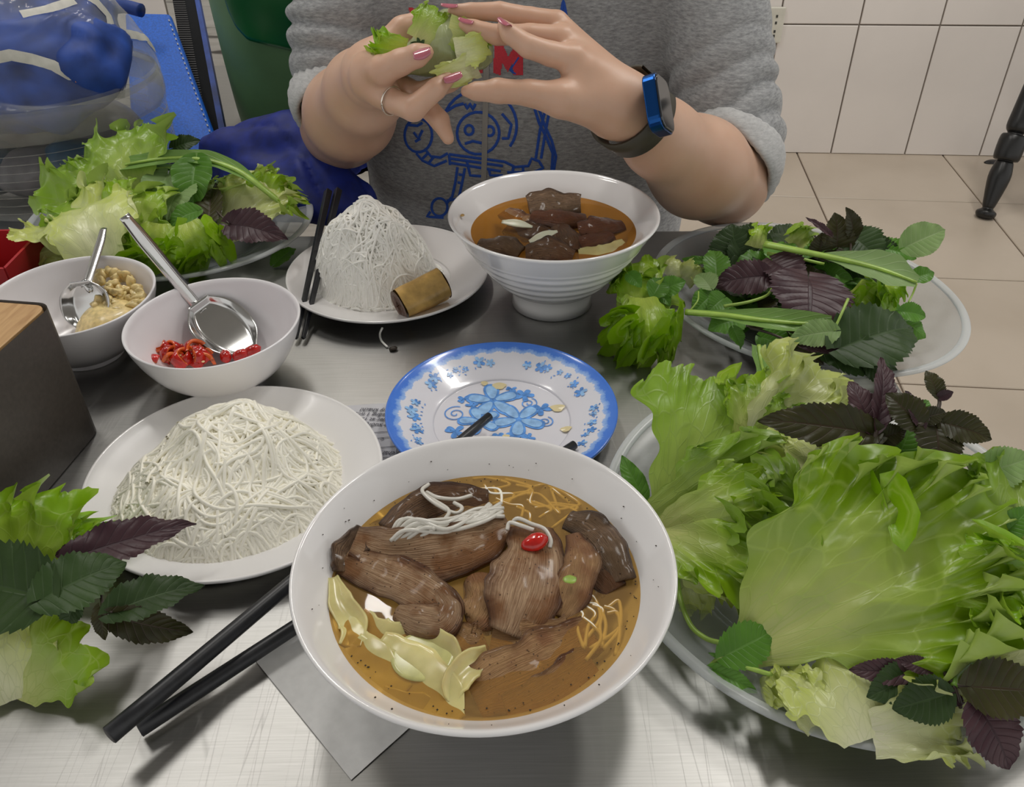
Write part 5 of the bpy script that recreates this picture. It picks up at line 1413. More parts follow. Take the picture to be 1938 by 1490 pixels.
stemtube('herb_twig', [(1262, 622, .014), (1275, 632, .010), (1290, 647, .004)], .0008, .0006, 'stem', label='short green stalk end right of the lettuce bundle', cat='stem')

# ---- herb plate
PR('broad serrated green perilla leaf at the back left of the herb plate', (1388, 500, .034), (1385, 424, .066), w=.62, m_='perilla', seed=40, fold=.08, face=.75, teeth=15, tip=.05)
PR('dark perilla leaf behind the broad one', (1395, 505, .035), (1425, 450, .05), w=.45, m_='perilla', seed=41, face=.7)
PR('purple perilla leaf at the left of the herb plate', (1452, 524, .055), (1348, 540, .046), w=.36, m_='perilla_purple', seed=42, fold=.06, face=.65, teeth=15)
PR('crumpled purple perilla leaf above the largest one', (1462, 495, .060), (1518, 550, .050), w=.46, m_='perilla_purple', seed=43, face=.6)
PR('largest purple-black perilla leaf in the middle of the herb plate', (1530, 528, .066), (1528, 630, .046), w=.60, m_='perilla_purple', seed=44, fold=.05, face=.7, bend=.1, teeth=18)
PR('dark olive perilla leaf standing at the top of the herb plate', (1582, 480, .060), (1580, 402, .095), w=.42, m_='perilla_brown', seed=45, face=.8)
PR('brown perilla leaf at the top right of the herb plate', (1614, 448, .075), (1601, 392, .105), w=.30, m_='perilla_brown', seed=46, face=.8)
PR('small olive leaf left of the standing ones', (1548, 485, .06), (1556, 440, .08), w=.5, m_='perilla_brown', seed=47, face=.8)
PR('brown leaf leaning right below the standing ones', (1560, 485, .06), (1600, 450, .07), w=.4, m_='perilla_brown', seed=48, face=.7)
PR('thin dark leaf pointing up left from the top herbs', (1570, 445, .08), (1524, 412, .092), w=.13, m_='perilla_purple', seed=49, face=.8)
PR('crinkled blue-green perilla leaf behind the pale stalk', (1612, 450, .07), (1668, 502, .055), w=.55, m_='perilla', seed=50, face=.75, fold=.2)
PR('second crinkled perilla leaf right of the first', (1640, 470, .065), (1712, 500, .055), w=.40, m_='perilla', seed=51, face=.7)
PR('pale green leaf pointing right at the top of the herb plate', (1713, 468, .075), (1790, 434, .088), w=.40, m_='mint_pale', seed=52, nm='herb_leaf', face=.8, fold=.1, th=.04)
PR('small leaf tip above the pale pointed leaf', (1742, 450, .08), (1746, 420, .09), w=.35, m_='mint', seed=53, nm='herb_leaf', face=.8)
PR('green leaf under the pale pointed leaf', (1660, 470, .066), (1735, 490, .06), w=.34, m_='mint', seed=54, nm='herb_leaf', face=.6)
PR('green leaf pointing right at the end of the pale stalk', (1728, 528, .055), (1768, 516, .058), w=.40, m_='mint', seed=55, nm='herb_leaf', face=.6, th=.02)
PR('wavy green leaf at the right end of the herb heap', (1695, 600, .045), (1752, 640, .032), w=.48, m_='mint', seed=56, nm='herb_leaf', face=.6, fold=-.3)
PR('yellow-green leaf lit at the right of the heap', (1705, 590, .05), (1752, 600, .045), w=.40, m_='mint', seed=57, nm='herb_leaf', face=.7)
PR('glossy green leaf right of the purple leaf', (1585, 612, .048), (1672, 597, .050), w=.22, m_='mint', seed=58, nm='herb_leaf', face=.6, th=.01)
PR('large green-purple perilla leaf at the lower right of the heap', (1588, 660, .046), (1728, 622, .040), w=.36, m_='perilla', seed=59, face=.55, fold=.15)
PR('grey-green perilla leaf lowest on the herb plate', (1565, 668, .038), (1700, 702, .024), w=.30, m_='perilla', seed=60, face=.6)
PR('perilla leaf hanging over the front rim of the herb plate', (1640, 690, .034), (1690, 735, .018), w=.40, m_='perilla', seed=61, face=.6)
PR('pale leaf underside with a stalk at the front of the herbs', (1578, 628, .056), (1494, 642, .048), w=.34, m_='mint_pale', seed=62, face=.7, fold=.08, tip=.1, th=.14)
PR('lilac leaf edge below the pale underside', (1520, 655, .044), (1606, 668, .040), w=.16, m_='perilla_purple', seed=63, face=.7)
PR('dark brown leaf at the front of the herb plate', (1500, 660, .036), (1560, 690, .026), w=.45, m_='perilla_brown', seed=64, face=.5)
PR('green leaf at the front left of the herb plate', (1440, 640, .036), (1500, 670, .030), w=.5, m_='mint', seed=65, nm='herb_leaf', th=.02)
PR('curling pale green leaf hanging at the front left', (1388, 622, .046), (1402, 662, .030), w=.35, m_='mint', seed=66, nm='herb_leaf', face=.8, tw=1.2)
PR('round-toothed mint leaf at the left of the herb heap', (1345, 560, .046), (1310, 595, .036), w=.46, m_='mint', seed=67, nm='mint_leaf', face=.6)
PR('mint leaf above the long green blade', (1370, 565, .048), (1340, 590, .044), w=.5, m_='mint', seed=68, nm='mint_leaf', face=.6)
PR('pale mint leaf over the long green blade', (1345, 545, .052), (1320, 520, .054), w=.5, m_='mint_pale', seed=69, nm='mint_leaf', face=.7)
PR('narrow green leaf curling at the back left', (1345, 500, .045), (1290, 490, .045), w=.18, m_='mint', seed=70, nm='herb_leaf', tw=1.0)
PR('dark green leaf left of the broad perilla', (1355, 530, .042), (1350, 475, .05), w=.3, m_='mint', seed=71, nm='herb_leaf')
PR('dark leaf under the front of the herb heap', (1400, 605, .034), (1340, 625, .028), w=.5, m_='mint', seed=72, nm='herb_leaf')
LT('yellow-green curly lettuce bit in the herb heap', (1612, 545, .050), (1668, 582, .045), 50, 55, amp=.007, nf=9, m_='lettuce_curly', seed=40, face=.75, bend=.1)
LT('small curly lettuce bit right of the other in the herbs', (1665, 540, .05), (1692, 575, .045), 50, 50, amp=.006, nf=7, m_='lettuce_curly', seed=41, face=.75)
LT('light lettuce tuft at the back of the herb plate', (1500, 470, .055), (1535, 435, .07), 45, 45, amp=.006, nf=6, m_='lettuce', seed=42, face=.8)
LT('thin lettuce tip at the back left of the herb plate', (1430, 470, .05), (1440, 425, .068), 25, 25, amp=.004, nf=4, m_='lettuce', seed=43, face=.8)
culantro('pale stalk with a leaf blade crossing the top of the herb plate', [(1448, 464, .070), (1520, 478, .074), (1600, 494, .075), (1670, 512, .074), (1735, 536, .070)], [.001, .001, .002, .010, .017, .019, .006], 7, 'mint_pale', stem=.0046)
culantro('long green blade lying along the front of the herbs', [(1297, 592, .050), (1370, 598, .054), (1450, 608, .055), (1530, 614, .052), (1610, 610, .050)], [.0028, .004, .008, .011, .012, .009, .002], 8, stem=.0036)
culantro('serrated green blade hanging over the front rim onto the lettuce', [(1436, 655, .050), (1440, 685, .046), (1448, 720, .052), (1452, 765, .058)], [.006, .008, .0065, .007, .003], 9, stem=.0018)
stemtube('herb_twig', [(1452, 480, .062), (1500, 487, .064), (1560, 500, .062)], .0019, .0014, 'stem', label='second pale stalk beneath the crossing one', cat='stem')
stemtube('herb_twig', [(1605, 566, .072), (1592, 595, .066), (1578, 626, .057)], .0013, .0011, 'stem', label='bright green stalk rising from the pale leaf underside', cat='stem')
stemtube('herb_twig', [(1420, 620, .050), (1460, 632, .050), (1500, 650, .046)], .0014, .0009, 'stem_dark', label='brownish herb stalk at the front of the herb plate', cat='stem')
stemtube('herb_twig', [(1370, 580, .055), (1415, 572, .058), (1450, 560, .060), (1462, 545, .060)], .0016, .0012, 'stem', label='forked light green stalk left of the large purple leaf', cat='stem')
stemtube('herb_twig', [(1735, 536, .058), (1728, 555, .050), (1718, 575, .045)], .0010, .0008, 'stem', label='thin green stalk hanging at the right of the herbs', cat='stem')
stemtube('herb_twig', [(1303, 592, .048), (1320, 570, .055), (1322, 552, .056)], .0009, .0006, 'stem', label='curled tendril at the left end of the long blade', cat='stem')
stemtube('herb_twig', [(1610, 445, .075), (1610, 470, .070), (1608, 500, .074)], .0011, .0011, 'stem_dark', label='dark stalk crossing the pale one in the herbs', cat='stem')

# ---- front right plate: lettuce
LT('flat matt green lettuce leaf standing at the upper left of the front plate', (1268, 985, .030), (1352, 712, .088), 27, 46, amp=.004, nf=6, m_='lettuce_mid', seed=50, face=.6, bend=.05, taper=.06, crump=.003, lobes=.035)
LT('middle fold of lettuce at the left of the front plate', (1232, 985, .032), (1490, 880, .078), 30, 28, amp=.006, nf=8, m_='lettuce_mid', seed=51, face=.5, bend=.10, crump=.004)
LT('lettuce leaf folded over below the flat one', (1252, 1015, .035), (1482, 960, .075), 34, 24, amp=.005, nf=7, m_='lettuce', seed=52, face=.5, bend=.12, crump=.005, taper=.25)
LT('light lettuce leaf crossing toward the front plate centre', (1238, 1000, .034), (1440, 1075, .056), 34, 30, amp=.006, nf=7, m_='lettuce', seed=53, face=.5, bend=.14, crump=.004)
LT('pale lettuce curl beside the near bowl rim', (1278, 1058, .030), (1432, 1118, .034), 38, 30, amp=.004, nf=5, m_='lettuce_pale', seed=54, face=.5, bend=.18)
LT('pale lettuce flap hanging to the plate beside the near bowl', (1290, 1060, .030), (1330, 1165, .008), 28, 34, amp=.003, nf=4, m_='lettuce_pale', seed=55, face=.5)
LT('rolled lettuce lobe left of the dark perilla', (1500, 985, .055), (1430, 900, .082), 40, 46, amp=.008, nf=6, m_='lettuce_mid', seed=56, face=.7, bend=.25, cup=-.5)
LT('dark inner lettuce lobe at the left centre of the front plate', (1470, 1040, .045), (1370, 950, .065), 50, 50, amp=.007, nf=7, m_='lettuce_mid', seed=57, face=.5)
LT('yellow-white lettuce leaf at the back of the front plate', (1430, 850, .060), (1578, 708, .092), 38, 32, amp=.007, nf=8, m_='lettuce_pale', seed=58, face=.6, taper=.15, crump=.006)
LT('light lettuce leaf behind the serrated blade', (1420, 850, .060), (1412, 700, .090), 30, 34, amp=.007, nf=6, m_='lettuce', seed=59, face=.6)
LT('pale lettuce lobe below the dark perilla leaf', (1560, 905, .065), (1462, 838, .085), 50, 46, amp=.006, nf=6, m_='lettuce_pale', seed=60, face=.6)
LT('green lettuce tip between the two yellow leaves', (1450, 830, .070), (1520, 762, .088), 40, 34, amp=.004, nf=5, m_='lettuce_mid', seed=61, face=.6)
LT('small white lettuce bit behind the flat green leaf', (1300, 760, .06), (1278, 718, .072), 50, 50, amp=.003, nf=4, m_='lettuce_pale', seed=62, face=.6)
LT('white lettuce piece between the purple stems', (1680, 960, .07), (1720, 862, .088), 40, 50, amp=.003, nf=4, m_='lettuce_pale', seed=63, face=.6)
LT('large bright lettuce leaf fanning across the front plate', (1378, 1250, .022), (1905, 985, .100), 43, 27, amp=.0085, nf=17, m_='lettuce', seed=64, face=.5, bend=.08, taper=.30, crump=.006, nt=240, nr=48, base=.006, lobes=.04)
LT('ruffled lettuce frill rising behind the large leaf', (1720, 1045, .062), (1722, 912, .098), 72, 70, amp=.012, nf=16, m_='lettuce_curly', seed=65, face=.55, bend=.05, crump=.006, nt=200)
LT('green lettuce leaf at the right frame edge of the front plate', (1900, 1090, .070), (1925, 872, .105), 50, 55, amp=.007, nf=9, m_='lettuce_mid', seed=66, face=.55)
LT('bunched green lettuce edge at the far right of the large leaf', (1760, 1090, .075), (1945, 1130, .080), 50, 36, amp=.009, nf=9, m_='lettuce_curly', seed=67, face=.6, crump=.007)
LT('grey-green lettuce tip left of the ruffled frill', (1580, 1080, .050), (1520, 985, .075), 40, 46, amp=.006, nf=7, m_='lettuce_mid', seed=68, face=.6)
LT('pale lettuce curl at the left end of the large leaf', (1478, 1125, .018), (1418, 1075, .046), 40, 36, amp=.006, nf=6, m_='lettuce_pale', seed=69, face=.6)
LT('white lettuce leaf lying on the front rim of the front plate', (1640, 1408, .030), (1552, 1246, .040), 52, 62, amp=.004, nf=7, m_='lettuce_pale', seed=70, face=.4, bend=.08, taper=.15, crump=.003)
LT('frilled pale lettuce end hanging over the front rim', (1645, 1392, .032), (1842, 1398, .030), 46, 20, amp=.006, nf=7, m_='lettuce_pale', seed=71, face=.5)
LT('pale curled lettuce edge at the front left of the white leaf', (1560, 1370, .028), (1462, 1272, .034), 30, 36, amp=.005, nf=6, m_='lettuce_pale', seed=72, face=.5)
LT('yellowish lettuce rib under the large leaf at right', (1925, 1215, .052), (1690, 1262, .040), 20, 20, amp=.002, nf=4, m_='lettuce_pale', seed=73, face=.5, cup=-.3)
LT('white lettuce rib at the right edge, above the purple leaf', (1990, 1225, .055), (1858, 1285, .045), 22, 22, amp=.002, nf=3, m_='lettuce_pale', seed=74, face=.5)
LT('yellow lettuce scrap behind the lower purple sprig', (1810, 1340, .036), (1800, 1262, .046), 40, 50, amp=.005, nf=5, m_='lettuce_pale', seed=75, face=.5)
PR('narrow green leaf between near bowl and blue plate side', (1215, 945, .030), (1178, 862, .045), w=.22, m_='mint', seed=80, nm='herb_leaf', face=.6, tw=.8, th=.03)
# ---- front right plate: herbs
sprig('tall purple perilla sprig at the back right of the front plate', G(1640, 960, .05), [
    perilla((1662, 800, .112), (1664, 678, .128), w=.15, m_='perilla_purple', seed=81, face=.85, fold=.5),
    perilla((1648, 812, .108), (1606, 722, .120), w=.26, m_='perilla_purple', seed=82, face=.8),
    perilla((1645, 822, .106), (1434, 796, .108), w=.22, m_='perilla_brown', seed=83, face=.7, fold=.15, bend=.12, teeth=20),
    perilla((1655, 825, .106), (1552, 872, .088), w=.26, m_='perilla_brown', seed=84, face=.6, fold=.3, roll=-.3),
    perilla((1660, 830, .104), (1716, 815, .108), w=.40, m_='perilla_brown', seed=85, face=.8),
    perilla((1640, 830, .100), (1580, 905, .075), w=.40, m_='perilla_brown', seed=86, face=.5)],
    [([(1638, 985, .05), (1645, 900, .080), (1655, 835, .104), (1664, 790, .112)], .0026, .0014, 'stem_dark'), ([(1650, 960, .055), (1668, 890, .08), (1672, 850, .095)], .0022, .0015, 'stem_mid')])
sprig('branching purple perilla sprig with toothed leaves, top right of the front plate', G(1660, 860, .08), [
    perilla((1738, 806, .116), (1676, 745, .126), w=.42, m_='perilla_brown', seed=87, face=.8),
    perilla((1742, 806, .116), (1712, 740, .126), w=.22, m_='perilla_purple', seed=88, face=.8),
    perilla((1742, 792, .118), (1790, 780, .120), w=.36, m_='perilla_brown', seed=89, face=.8),
    perilla((1786, 800, .116), (1878, 832, .112), w=.36, m_='perilla_brown', seed=90, face=.75),
    perilla((1770, 805, .114), (1770, 905, .096), w=.44, m_='perilla_brown', seed=91, face=.7, fold=.12),
    perilla((1775, 748, .126), (1752, 702, .134), w=.36, m_='perilla_brown', seed=92, face=.85),
    perilla((1775, 752, .125), (1804, 742, .128), w=.36, m_='perilla_purple', seed=93, face=.85)],
    [([(1640, 835, .100), (1690, 790, .112), (1735, 805, .116), (1762, 790, .118), (1778, 765, .122), (1772, 735, .128)], .0022, .0010, 'stem_dark')])
sprig('purple sprig end lying over the white lettuce piece, right', G(1670, 930, .07), [
    perilla((1740, 885, .095), (1828, 902, .090), w=.22, m_='perilla_purple', seed=94, face=.6, fold=.4),
    perilla((1745, 880, .096), (1800, 862, .098), w=.4, m_='perilla_brown', seed=95, face=.7)],
    [([(1665, 910, .080), (1700, 885, .092), (1760, 880, .094)], .0018, .0012, 'stem_dark')])
PR('very dark green perilla leaf in the centre of the front plate', (1560, 930, .066), (1482, 1000, .052), w=.58, m_='perilla', seed=96, face=.55, fold=.1)
PR('dark green perilla leaf above the central one', (1572, 925, .068), (1500, 900, .070), w=.5, m_='perilla', seed=97, face=.6)
PR('glossy toothed mint leaf behind the ruffled frill', (1560, 905, .072), (1655, 950, .068), w=.34, m_='perilla', seed=98, face=.5)
PR('dark mint leaf right of the glossy one', (1640, 940, .07), (1740, 918, .075), w=.26, m_='perilla', seed=99, face=.5, nm='mint_leaf')
PR('dark green leaf in the gap above the large leaf', (1560, 1010, .050), (1480, 1060, .045), w=.5, m_='perilla', seed=100)
stemtube('herb_twig', [(1595, 895, .078), (1625, 900, .080), (1645, 925, .075)], .0022, .0016, 'stem_mid', label='green stalk junction in the middle of the front plate', cat='stem')
PR('bright mint leaf behind the branching sprig', (1690, 880, .088), (1725, 800, .105), w=.36, m_='mint', seed=101, nm='mint_leaf', face=.7)
PR('upright green leaf between the purple leaves at the back right', (1718, 800, .105), (1758, 758, .112), w=.30, m_='mint', seed=102, nm='mint_leaf', face=.8)
PR('pale mint leaf at the right frame edge', (1858, 898, .100), (1952, 866, .108), w=.40, m_='mint_pale', seed=103, nm='mint_leaf', face=.7)
PR('narrow pale mint leaf left of the frame edge one', (1856, 900, .100), (1820, 858, .108), w=.28, m_='mint_pale', seed=104, nm='mint_leaf', face=.7)
PR('green leaf at the extreme right behind the large leaf', (1900, 1010, .09), (1950, 960, .10), w=.35, m_='mint', seed=105, nm='mint_leaf')
sprig('mint sprig with a bright toothed leaf at the left of the large lettuce', G(1368, 1240, .02), [
    perilla((1370, 1242, .034), (1458, 1196, .040), w=.38, m_='mint', seed=106, face=.6, fold=.1, tip=-.5, teeth=11, th=.14),
    perilla((1350, 1268, .026), (1434, 1312, .022), w=.22, m_='mint', seed=107, face=.6, fold=.5),
    perilla((1362, 1245, .030), (1340, 1236, .032), w=.2, m_='mint', seed=108)],
    [([(1345, 1262, .026), (1365, 1248, .030), (1410, 1262, .032), (1455, 1276, .034), (1545, 1300, .036)], .0018, .0012, 'stem'),
     ([(1284, 1050, .030), (1285, 1120, .026), (1305, 1180, .026), (1335, 1208, .028), (1368, 1218, .032)], .0017, .0015, 'stem')], 'mint_sprig')
PR('dark leaf peeking out under the large leaf at left', (1450, 1185, .030), (1398, 1160, .025), w=.5, m_='mint', seed=109, nm='herb_leaf')
sprig('dark purple sprig at the lower right of the front plate', G(1805, 1300, .03), [
    perilla((1792, 1315, .054), (1688, 1342, .046), w=.44, m_='perilla', seed=110, face=.6, fold=.1),
    perilla((1760, 1266, .056), (1694, 1248, .056), w=.28, m_='perilla_purple', seed=111, face=.6),
    perilla((1720, 1275, .052), (1606, 1268, .046), w=.24, m_='perilla_purple', seed=112, face=.6),
    perilla((1730, 1280, .05), (1640, 1320, .042), w=.40, m_='perilla', seed=113, face=.55),
    perilla((1838, 1300, .058), (1985, 1310, .058), w=.40, m_='perilla_brown', seed=114, face=.6, fold=.1),
    perilla((1850, 1335, .052), (1912, 1458, .030), w=.44, m_='perilla_purple', seed=115, face=.6, fold=.1, teeth=13),
    perilla((1780, 1318, .05), (1826, 1330, .048), w=.36, m_='perilla_purple', seed=116)],
    [([(1755, 1262, .056), (1785, 1272, .056), (1805, 1295, .054), (1840, 1302, .056)], .0016, .0013, 'stem_dark'),
     ([(1805, 1300, .054), (1812, 1275, .054), (1865, 1232, .054)], .0020, .0014, 'stem_mid'), ([(1805, 1298, .054), (1815, 1325, .05), (1818, 1340, .046)], .0013, .001, 'stem_dark')])
PR('dark leaf under the large leaf above the purple sprig', (1700, 1262, .044), (1560, 1268, .038), w=.16, m_='mint', seed=117, nm='herb_leaf')
c = G(1640, 1328, .036)
v, f = lathe([(.0020, -.0015), (.0031, -.0015), (.0033, 0), (.0031, .0015), (.0021, .0015), (.0018, 0), (.0020, -.0015)], 20, cen=c)
mk('spring_onion_ring', v, f, M['stem'], label='tiny green spring onion ring on the white lettuce leaf', cat='onion')
# ---- leaves buried in the heaps (only their edges show)
rnd = random.Random(77)
KW = {'mint': 'bright green ', 'perilla': 'dark green toothed ', 'perilla_brown': 'brownish ', 'lettuce_mid': 'mid green '}
for cx_, cy_, rx_, ry_, h0, h1, n, ms_, grp, lab in [
    (.283, .745, .092, .108, .014, .058, 90, ('mint', 'perilla', 'perilla_brown', 'mint'), 'leaves buried in the herb heap', 'herb leaf buried under the others on the herb plate'),
    (-.390, .905, .105, .085, .012, .060, 30, ('mint', 'lettuce_mid', 'perilla', 'mint'), 'leaves buried in the far left heap', 'leaf buried deep in the heap on the far left plate'),
    (.235, .460, .095, .070, .012, .058, 34, ('mint', 'perilla', 'lettuce_mid', 'perilla'), 'leaves buried in the front right heap', 'leaf buried under the lettuce on the front right plate')]:
    for i in range(n):
        a = rnd.uniform(0, 2 * pi); r = sqrt(rnd.random())
        b_ = np.array([cx_ + rx_ * r * cos(a), cy_ + ry_ * r * sin(a), TZ + h0 + (h1 - h0) * (1 - r) * rnd.uniform(.5, 1)])
        a2 = rnd.uniform(0, 2 * pi); L = rnd.uniform(.035, .055)
        t_ = b_ + [L * cos(a2), L * sin(a2), rnd.uniform(-.004, .006)]
        mk_ = rnd.choice(ms_)
        r2 = sqrt(((t_[0] - cx_) / rx_) ** 2 + ((t_[1] - cy_) / ry_) ** 2)
        if r2 > 1.15: t_ = 2 * b_ - t_; t_[2] = b_[2]
        add(perilla(b_, t_, w=rnd.uniform(.3, .5), m_=mk_, seed=i, nu=34, nv=11, face=.15, bend=.15, roll=rnd.uniform(-.4, .4)), KW[mk_] + lab, 'herb', 'herb_leaf', group=grp)
# ================================================================== PERSON
PO = np.array([0.03, 1.16, 0.0])
person = empty('person', PO, 'person in a grey zip hoodie with rolled sleeves holding a lettuce wrap, seated opposite', 'person')
def Pr(a, b, ra, rb, *k):
    """tapered limb from (pixel x, pixel y, depth) triples or world points"""
    a = Cp(*a) if abs(a[0]) > 3 else np.array(a); b = Cp(*b) if abs(b[0]) > 3 else np.array(b)
    return (a, b, ra, rb, *k)
# ---- left in the photo: the person's right arm and hand
E1, W1 = (648, 238, 1.02), (708, 140, .800)
armR = [Pr((-.182, 1.14, 1.06), (645, 160, 1.02), .038, .038, .02), Pr((645, 160, 1.02), E1, .040, .044, .02),
        Pr(E1, (662, 215, .965), .047, .049, .02), Pr((662, 215, .965), (690, 172, .87), .048, .038, .02), Pr((690, 172, .87), W1, .038, .028, .02),
        # palm: wrist to knuckles
        Pr(W1, (762, 58, .790), .024, .0125, .012), Pr(W1, (745, 92, .795), .024, .014, .012), Pr(W1, (728, 140, .785), .024, .015, .012), Pr(W1, (722, 172, .770), .024, .0125, .012),
        Pr((700, 150, .775), (738, 188, .765), .018, .0115, .010),
        # thumb
        Pr((702, 132, .770), (724, 134, .745), .0175, .0125, .008), Pr((724, 134, .745), (758, 118, .735), .0125, .0112, .004), Pr((758, 118, .735), (790, 105, .730), .0108, .0098, .003), Pr((790, 105, .730), (806, 99, .730), .0098, .0070, .003),
        # index: goes up and behind the wrap
        Pr((762, 58, .790), (795, 42, .792), .0120, .0105, .005), Pr((795, 42, .792), (838, 48, .800), .0100, .0085, .003), Pr((838, 48, .800), (862, 66, .800), .0085, .0065, .003),
        # ring finger: bent, knuckle low, tip up on the wrap
        Pr((724, 176, .768), (744, 192, .758), .0118, .0108, .004), Pr((744, 192, .758), (782, 206, .744), .0105, .0110, .0025), Pr((782, 206, .744), (826, 168, .738), .0108, .0090, .0025), Pr((826, 168, .738), (850, 148, .742), .0088, .0065, .0025),
        # middle finger behind it
        Pr((735, 150, .790), (790, 178, .776), .0112, .0102, .004), Pr((790, 178, .776), (850, 156, .764), .0100, .0088, .002), Pr((850, 156, .764), (892, 137, .762), .0086, .0062, .002),
        # little finger pointing down
        Pr((742, 196, .776), (806, 200, .772), .0108, .0100, .004), Pr((806, 200, .772), (832, 228, .766), .0096, .0092, .002), Pr((832, 228, .766), (848, 262, .764), .0090, .0058, .002)]
# ---- right in the photo: the person's left arm and hand, palm towards us
E2, W2 = (1370, 342, .965), (1188, 202, .775)
armL = [Pr((.216, 1.14, 1.06), (1388, 262, .99), .040, .040, .02), Pr((1388, 262, .99), E2, .042, .046, .02),
        Pr(E2, (1322, 318, .900), .0475, .050, .02), Pr((1322, 318, .900), (1250, 262, .835), .049, .037, .02), Pr((1250, 262, .835), W2, .036, .0275, .015),
        Pr(W2, (1056, 46, .765), .022, .0110, .012), Pr(W2, (1066, 76, .752), .023, .0120, .012), Pr(W2, (1084, 112, .740), .024, .0130, .012), Pr((1165, 205, .765), (1100, 150, .745), .026, .015, .012),
        Pr((1150, 205, .760), (1062, 188, .738), .0215, .0155, .012),
        # thumb
        Pr((1062, 188, .738), (1002, 176, .732), .0150, .0115, .006), Pr((1002, 176, .732), (942, 172, .732), .0106, .0104, .003), Pr((942, 172, .732), (902, 173, .736), .0104, .0080, .003), Pr((902, 173, .736), (882, 173, .738), .0078, .0050, .003),
        # top finger
        Pr((1050, 42, .765), (1003, 34, .762), .0105, .0094, .004), Pr((1003, 34, .762), (946, 22, .757), .0092, .0086, .002), Pr((946, 22, .757), (890, 22, .755), .0084, .0076, .002), Pr((890, 22, .755), (858, 20, .755), .0074, .0055, .002),
        # second finger
        Pr((1062, 72, .752), (1002, 66, .748), .0108, .0098, .004), Pr((1002, 66, .748), (940, 66, .742), .0094, .0088, .002), Pr((940, 66, .742), (896, 54, .740), .0086, .0076, .002), Pr((896, 54, .740), (878, 46, .740), .0074, .0055, .002),
        # third finger, nearest
        Pr((1084, 112, .740), (1042, 102, .732), .0122, .0106, .004), Pr((1042, 102, .732), (1000, 88, .724), .0104, .0098, .002), Pr((1000, 88, .724), (965, 64, .722), .0096, .0084, .002), Pr((965, 64, .722), (953, 50, .724), .0080, .0058, .002)]
parts_v, parts_f, n0 = [], [], 0
for prims, st in ((armR, .0019), (armL, .0019)):
    V, F_ = sdf_mesh(prims, st, .008)
    V = relax(V, F_, 2, .5)
    parts_v.append(V); parts_f.append(F_ + n0); n0 += len(V)
torso_in = [((-.09, 1.17, .52), (-.10, 1.18, 1.06), .085, .075), ((.13, 1.17, .52), (.15, 1.18, 1.06), .085, .075), ((.02, 1.15, .52), (.02, 1.17, 1.10), .09, .08), ((.02, 1.17, 1.10), (.02, 1.16, 1.24), .06, .05),
            ((-.12, 1.17, 1.10), (-.19, 1.16, 1.10), .06, .05), ((.17, 1.17, 1.10), (.25, 1.16, 1.10), .06, .05)]
V, F_ = sdf_mesh(torso_in, .009, .05)
parts_v.append(V); parts_f.append(F_ + n0)
body = mk('body', np.vstack(parts_v), np.vstack(parts_f), M['skin'], person)

# nails
def nail(tip, back, t, side_px, w, name='nail', nh=None):
    a, b_ = Cp(*tip), Cp(*back)
    nrm_ = nh if nh is not None else nrm(CAM - a)
    y = nrm(a - b_); nn = nrm(nrm_ - y * (nrm_ @ y)); x = np.cross(y, nn)
    L = np.linalg.norm(a - b_)
    Vs = []
    for i in range(12):
        s = i / 11
        ww = w * (np.sin(np.clip(.16 + .72 * s, 0, 1) * pi) ** .55)
        for j in range(9):
            q_ = j / 4 - 1
            Vs.append(b_ + y * L * s + x * q_ * ww + nn * (.0015 - q_ * q_ * ww * .42))
    o = mk(name, Vs, grid_faces(12, 9), M['nail'], body, label='glossy rose nail'); solid(o, .0006)
def fing(px_t, px_b, up_px, w, r):
    """nail given by photo pixels of its tip and root, lifted r off the finger towards up"""
    up = nrm(Cp(px_t[0] + up_px[0], px_t[1] + up_px[1], px_t[2] - up_px[2]) - Cp(*px_t))
    return up
for tip, root, up, w, r in [
    ((815, 95, .7165), (783, 105, .7195), (-.1, -.45, 1), .0064, 0),
    ((874, 140, .7300), (840, 152, .7300), (-.2, -.5, 1), .0056, 0),
    ((902, 132, .752), (878, 140, .7535), (-.1, -.4, 1), .0050, 0),
    ((834, 10, .7450), (866, 12, .7465), (0, -1, .7), .0052, 0),
    ((868, 36, .7330), (896, 44, .7325), (0, -1, .7), .0052, 0),
    ((945, 36, .7180), (964, 50, .7120), (.4, -1, .7), .0050, 0)]:
    a, b_ = Cp(*tip), Cp(*root)
    up_ = nrm(RT * up[0] - DN * (-up[1]) * -1 * -1 - _f * up[2]) if False else nrm(RT * up[0] + DN * up[1] - _f * up[2])
    nail(tip, root, 0, None, w, nh=up_)
# ring on the bent finger
rcn = Cp(742, 191, .758); d_ = nrm(Cp(782, 206, .744) - rcn)
a_ = nrm(np.cross(d_, [0, 0, 1])); b_ = np.cross(a_, d_)
v, f = tube([rcn + .0122 * (cos(t) * a_ + sin(t) * b_) for t in np.linspace(0, 2 * pi, 40, endpoint=False)], .0008, 8, closed=True)
q = MB(); q.add(v, f); q.build('finger_ring', M['gold'], label='thin silver ring on the bent finger of the hand on the left', cat='ring')

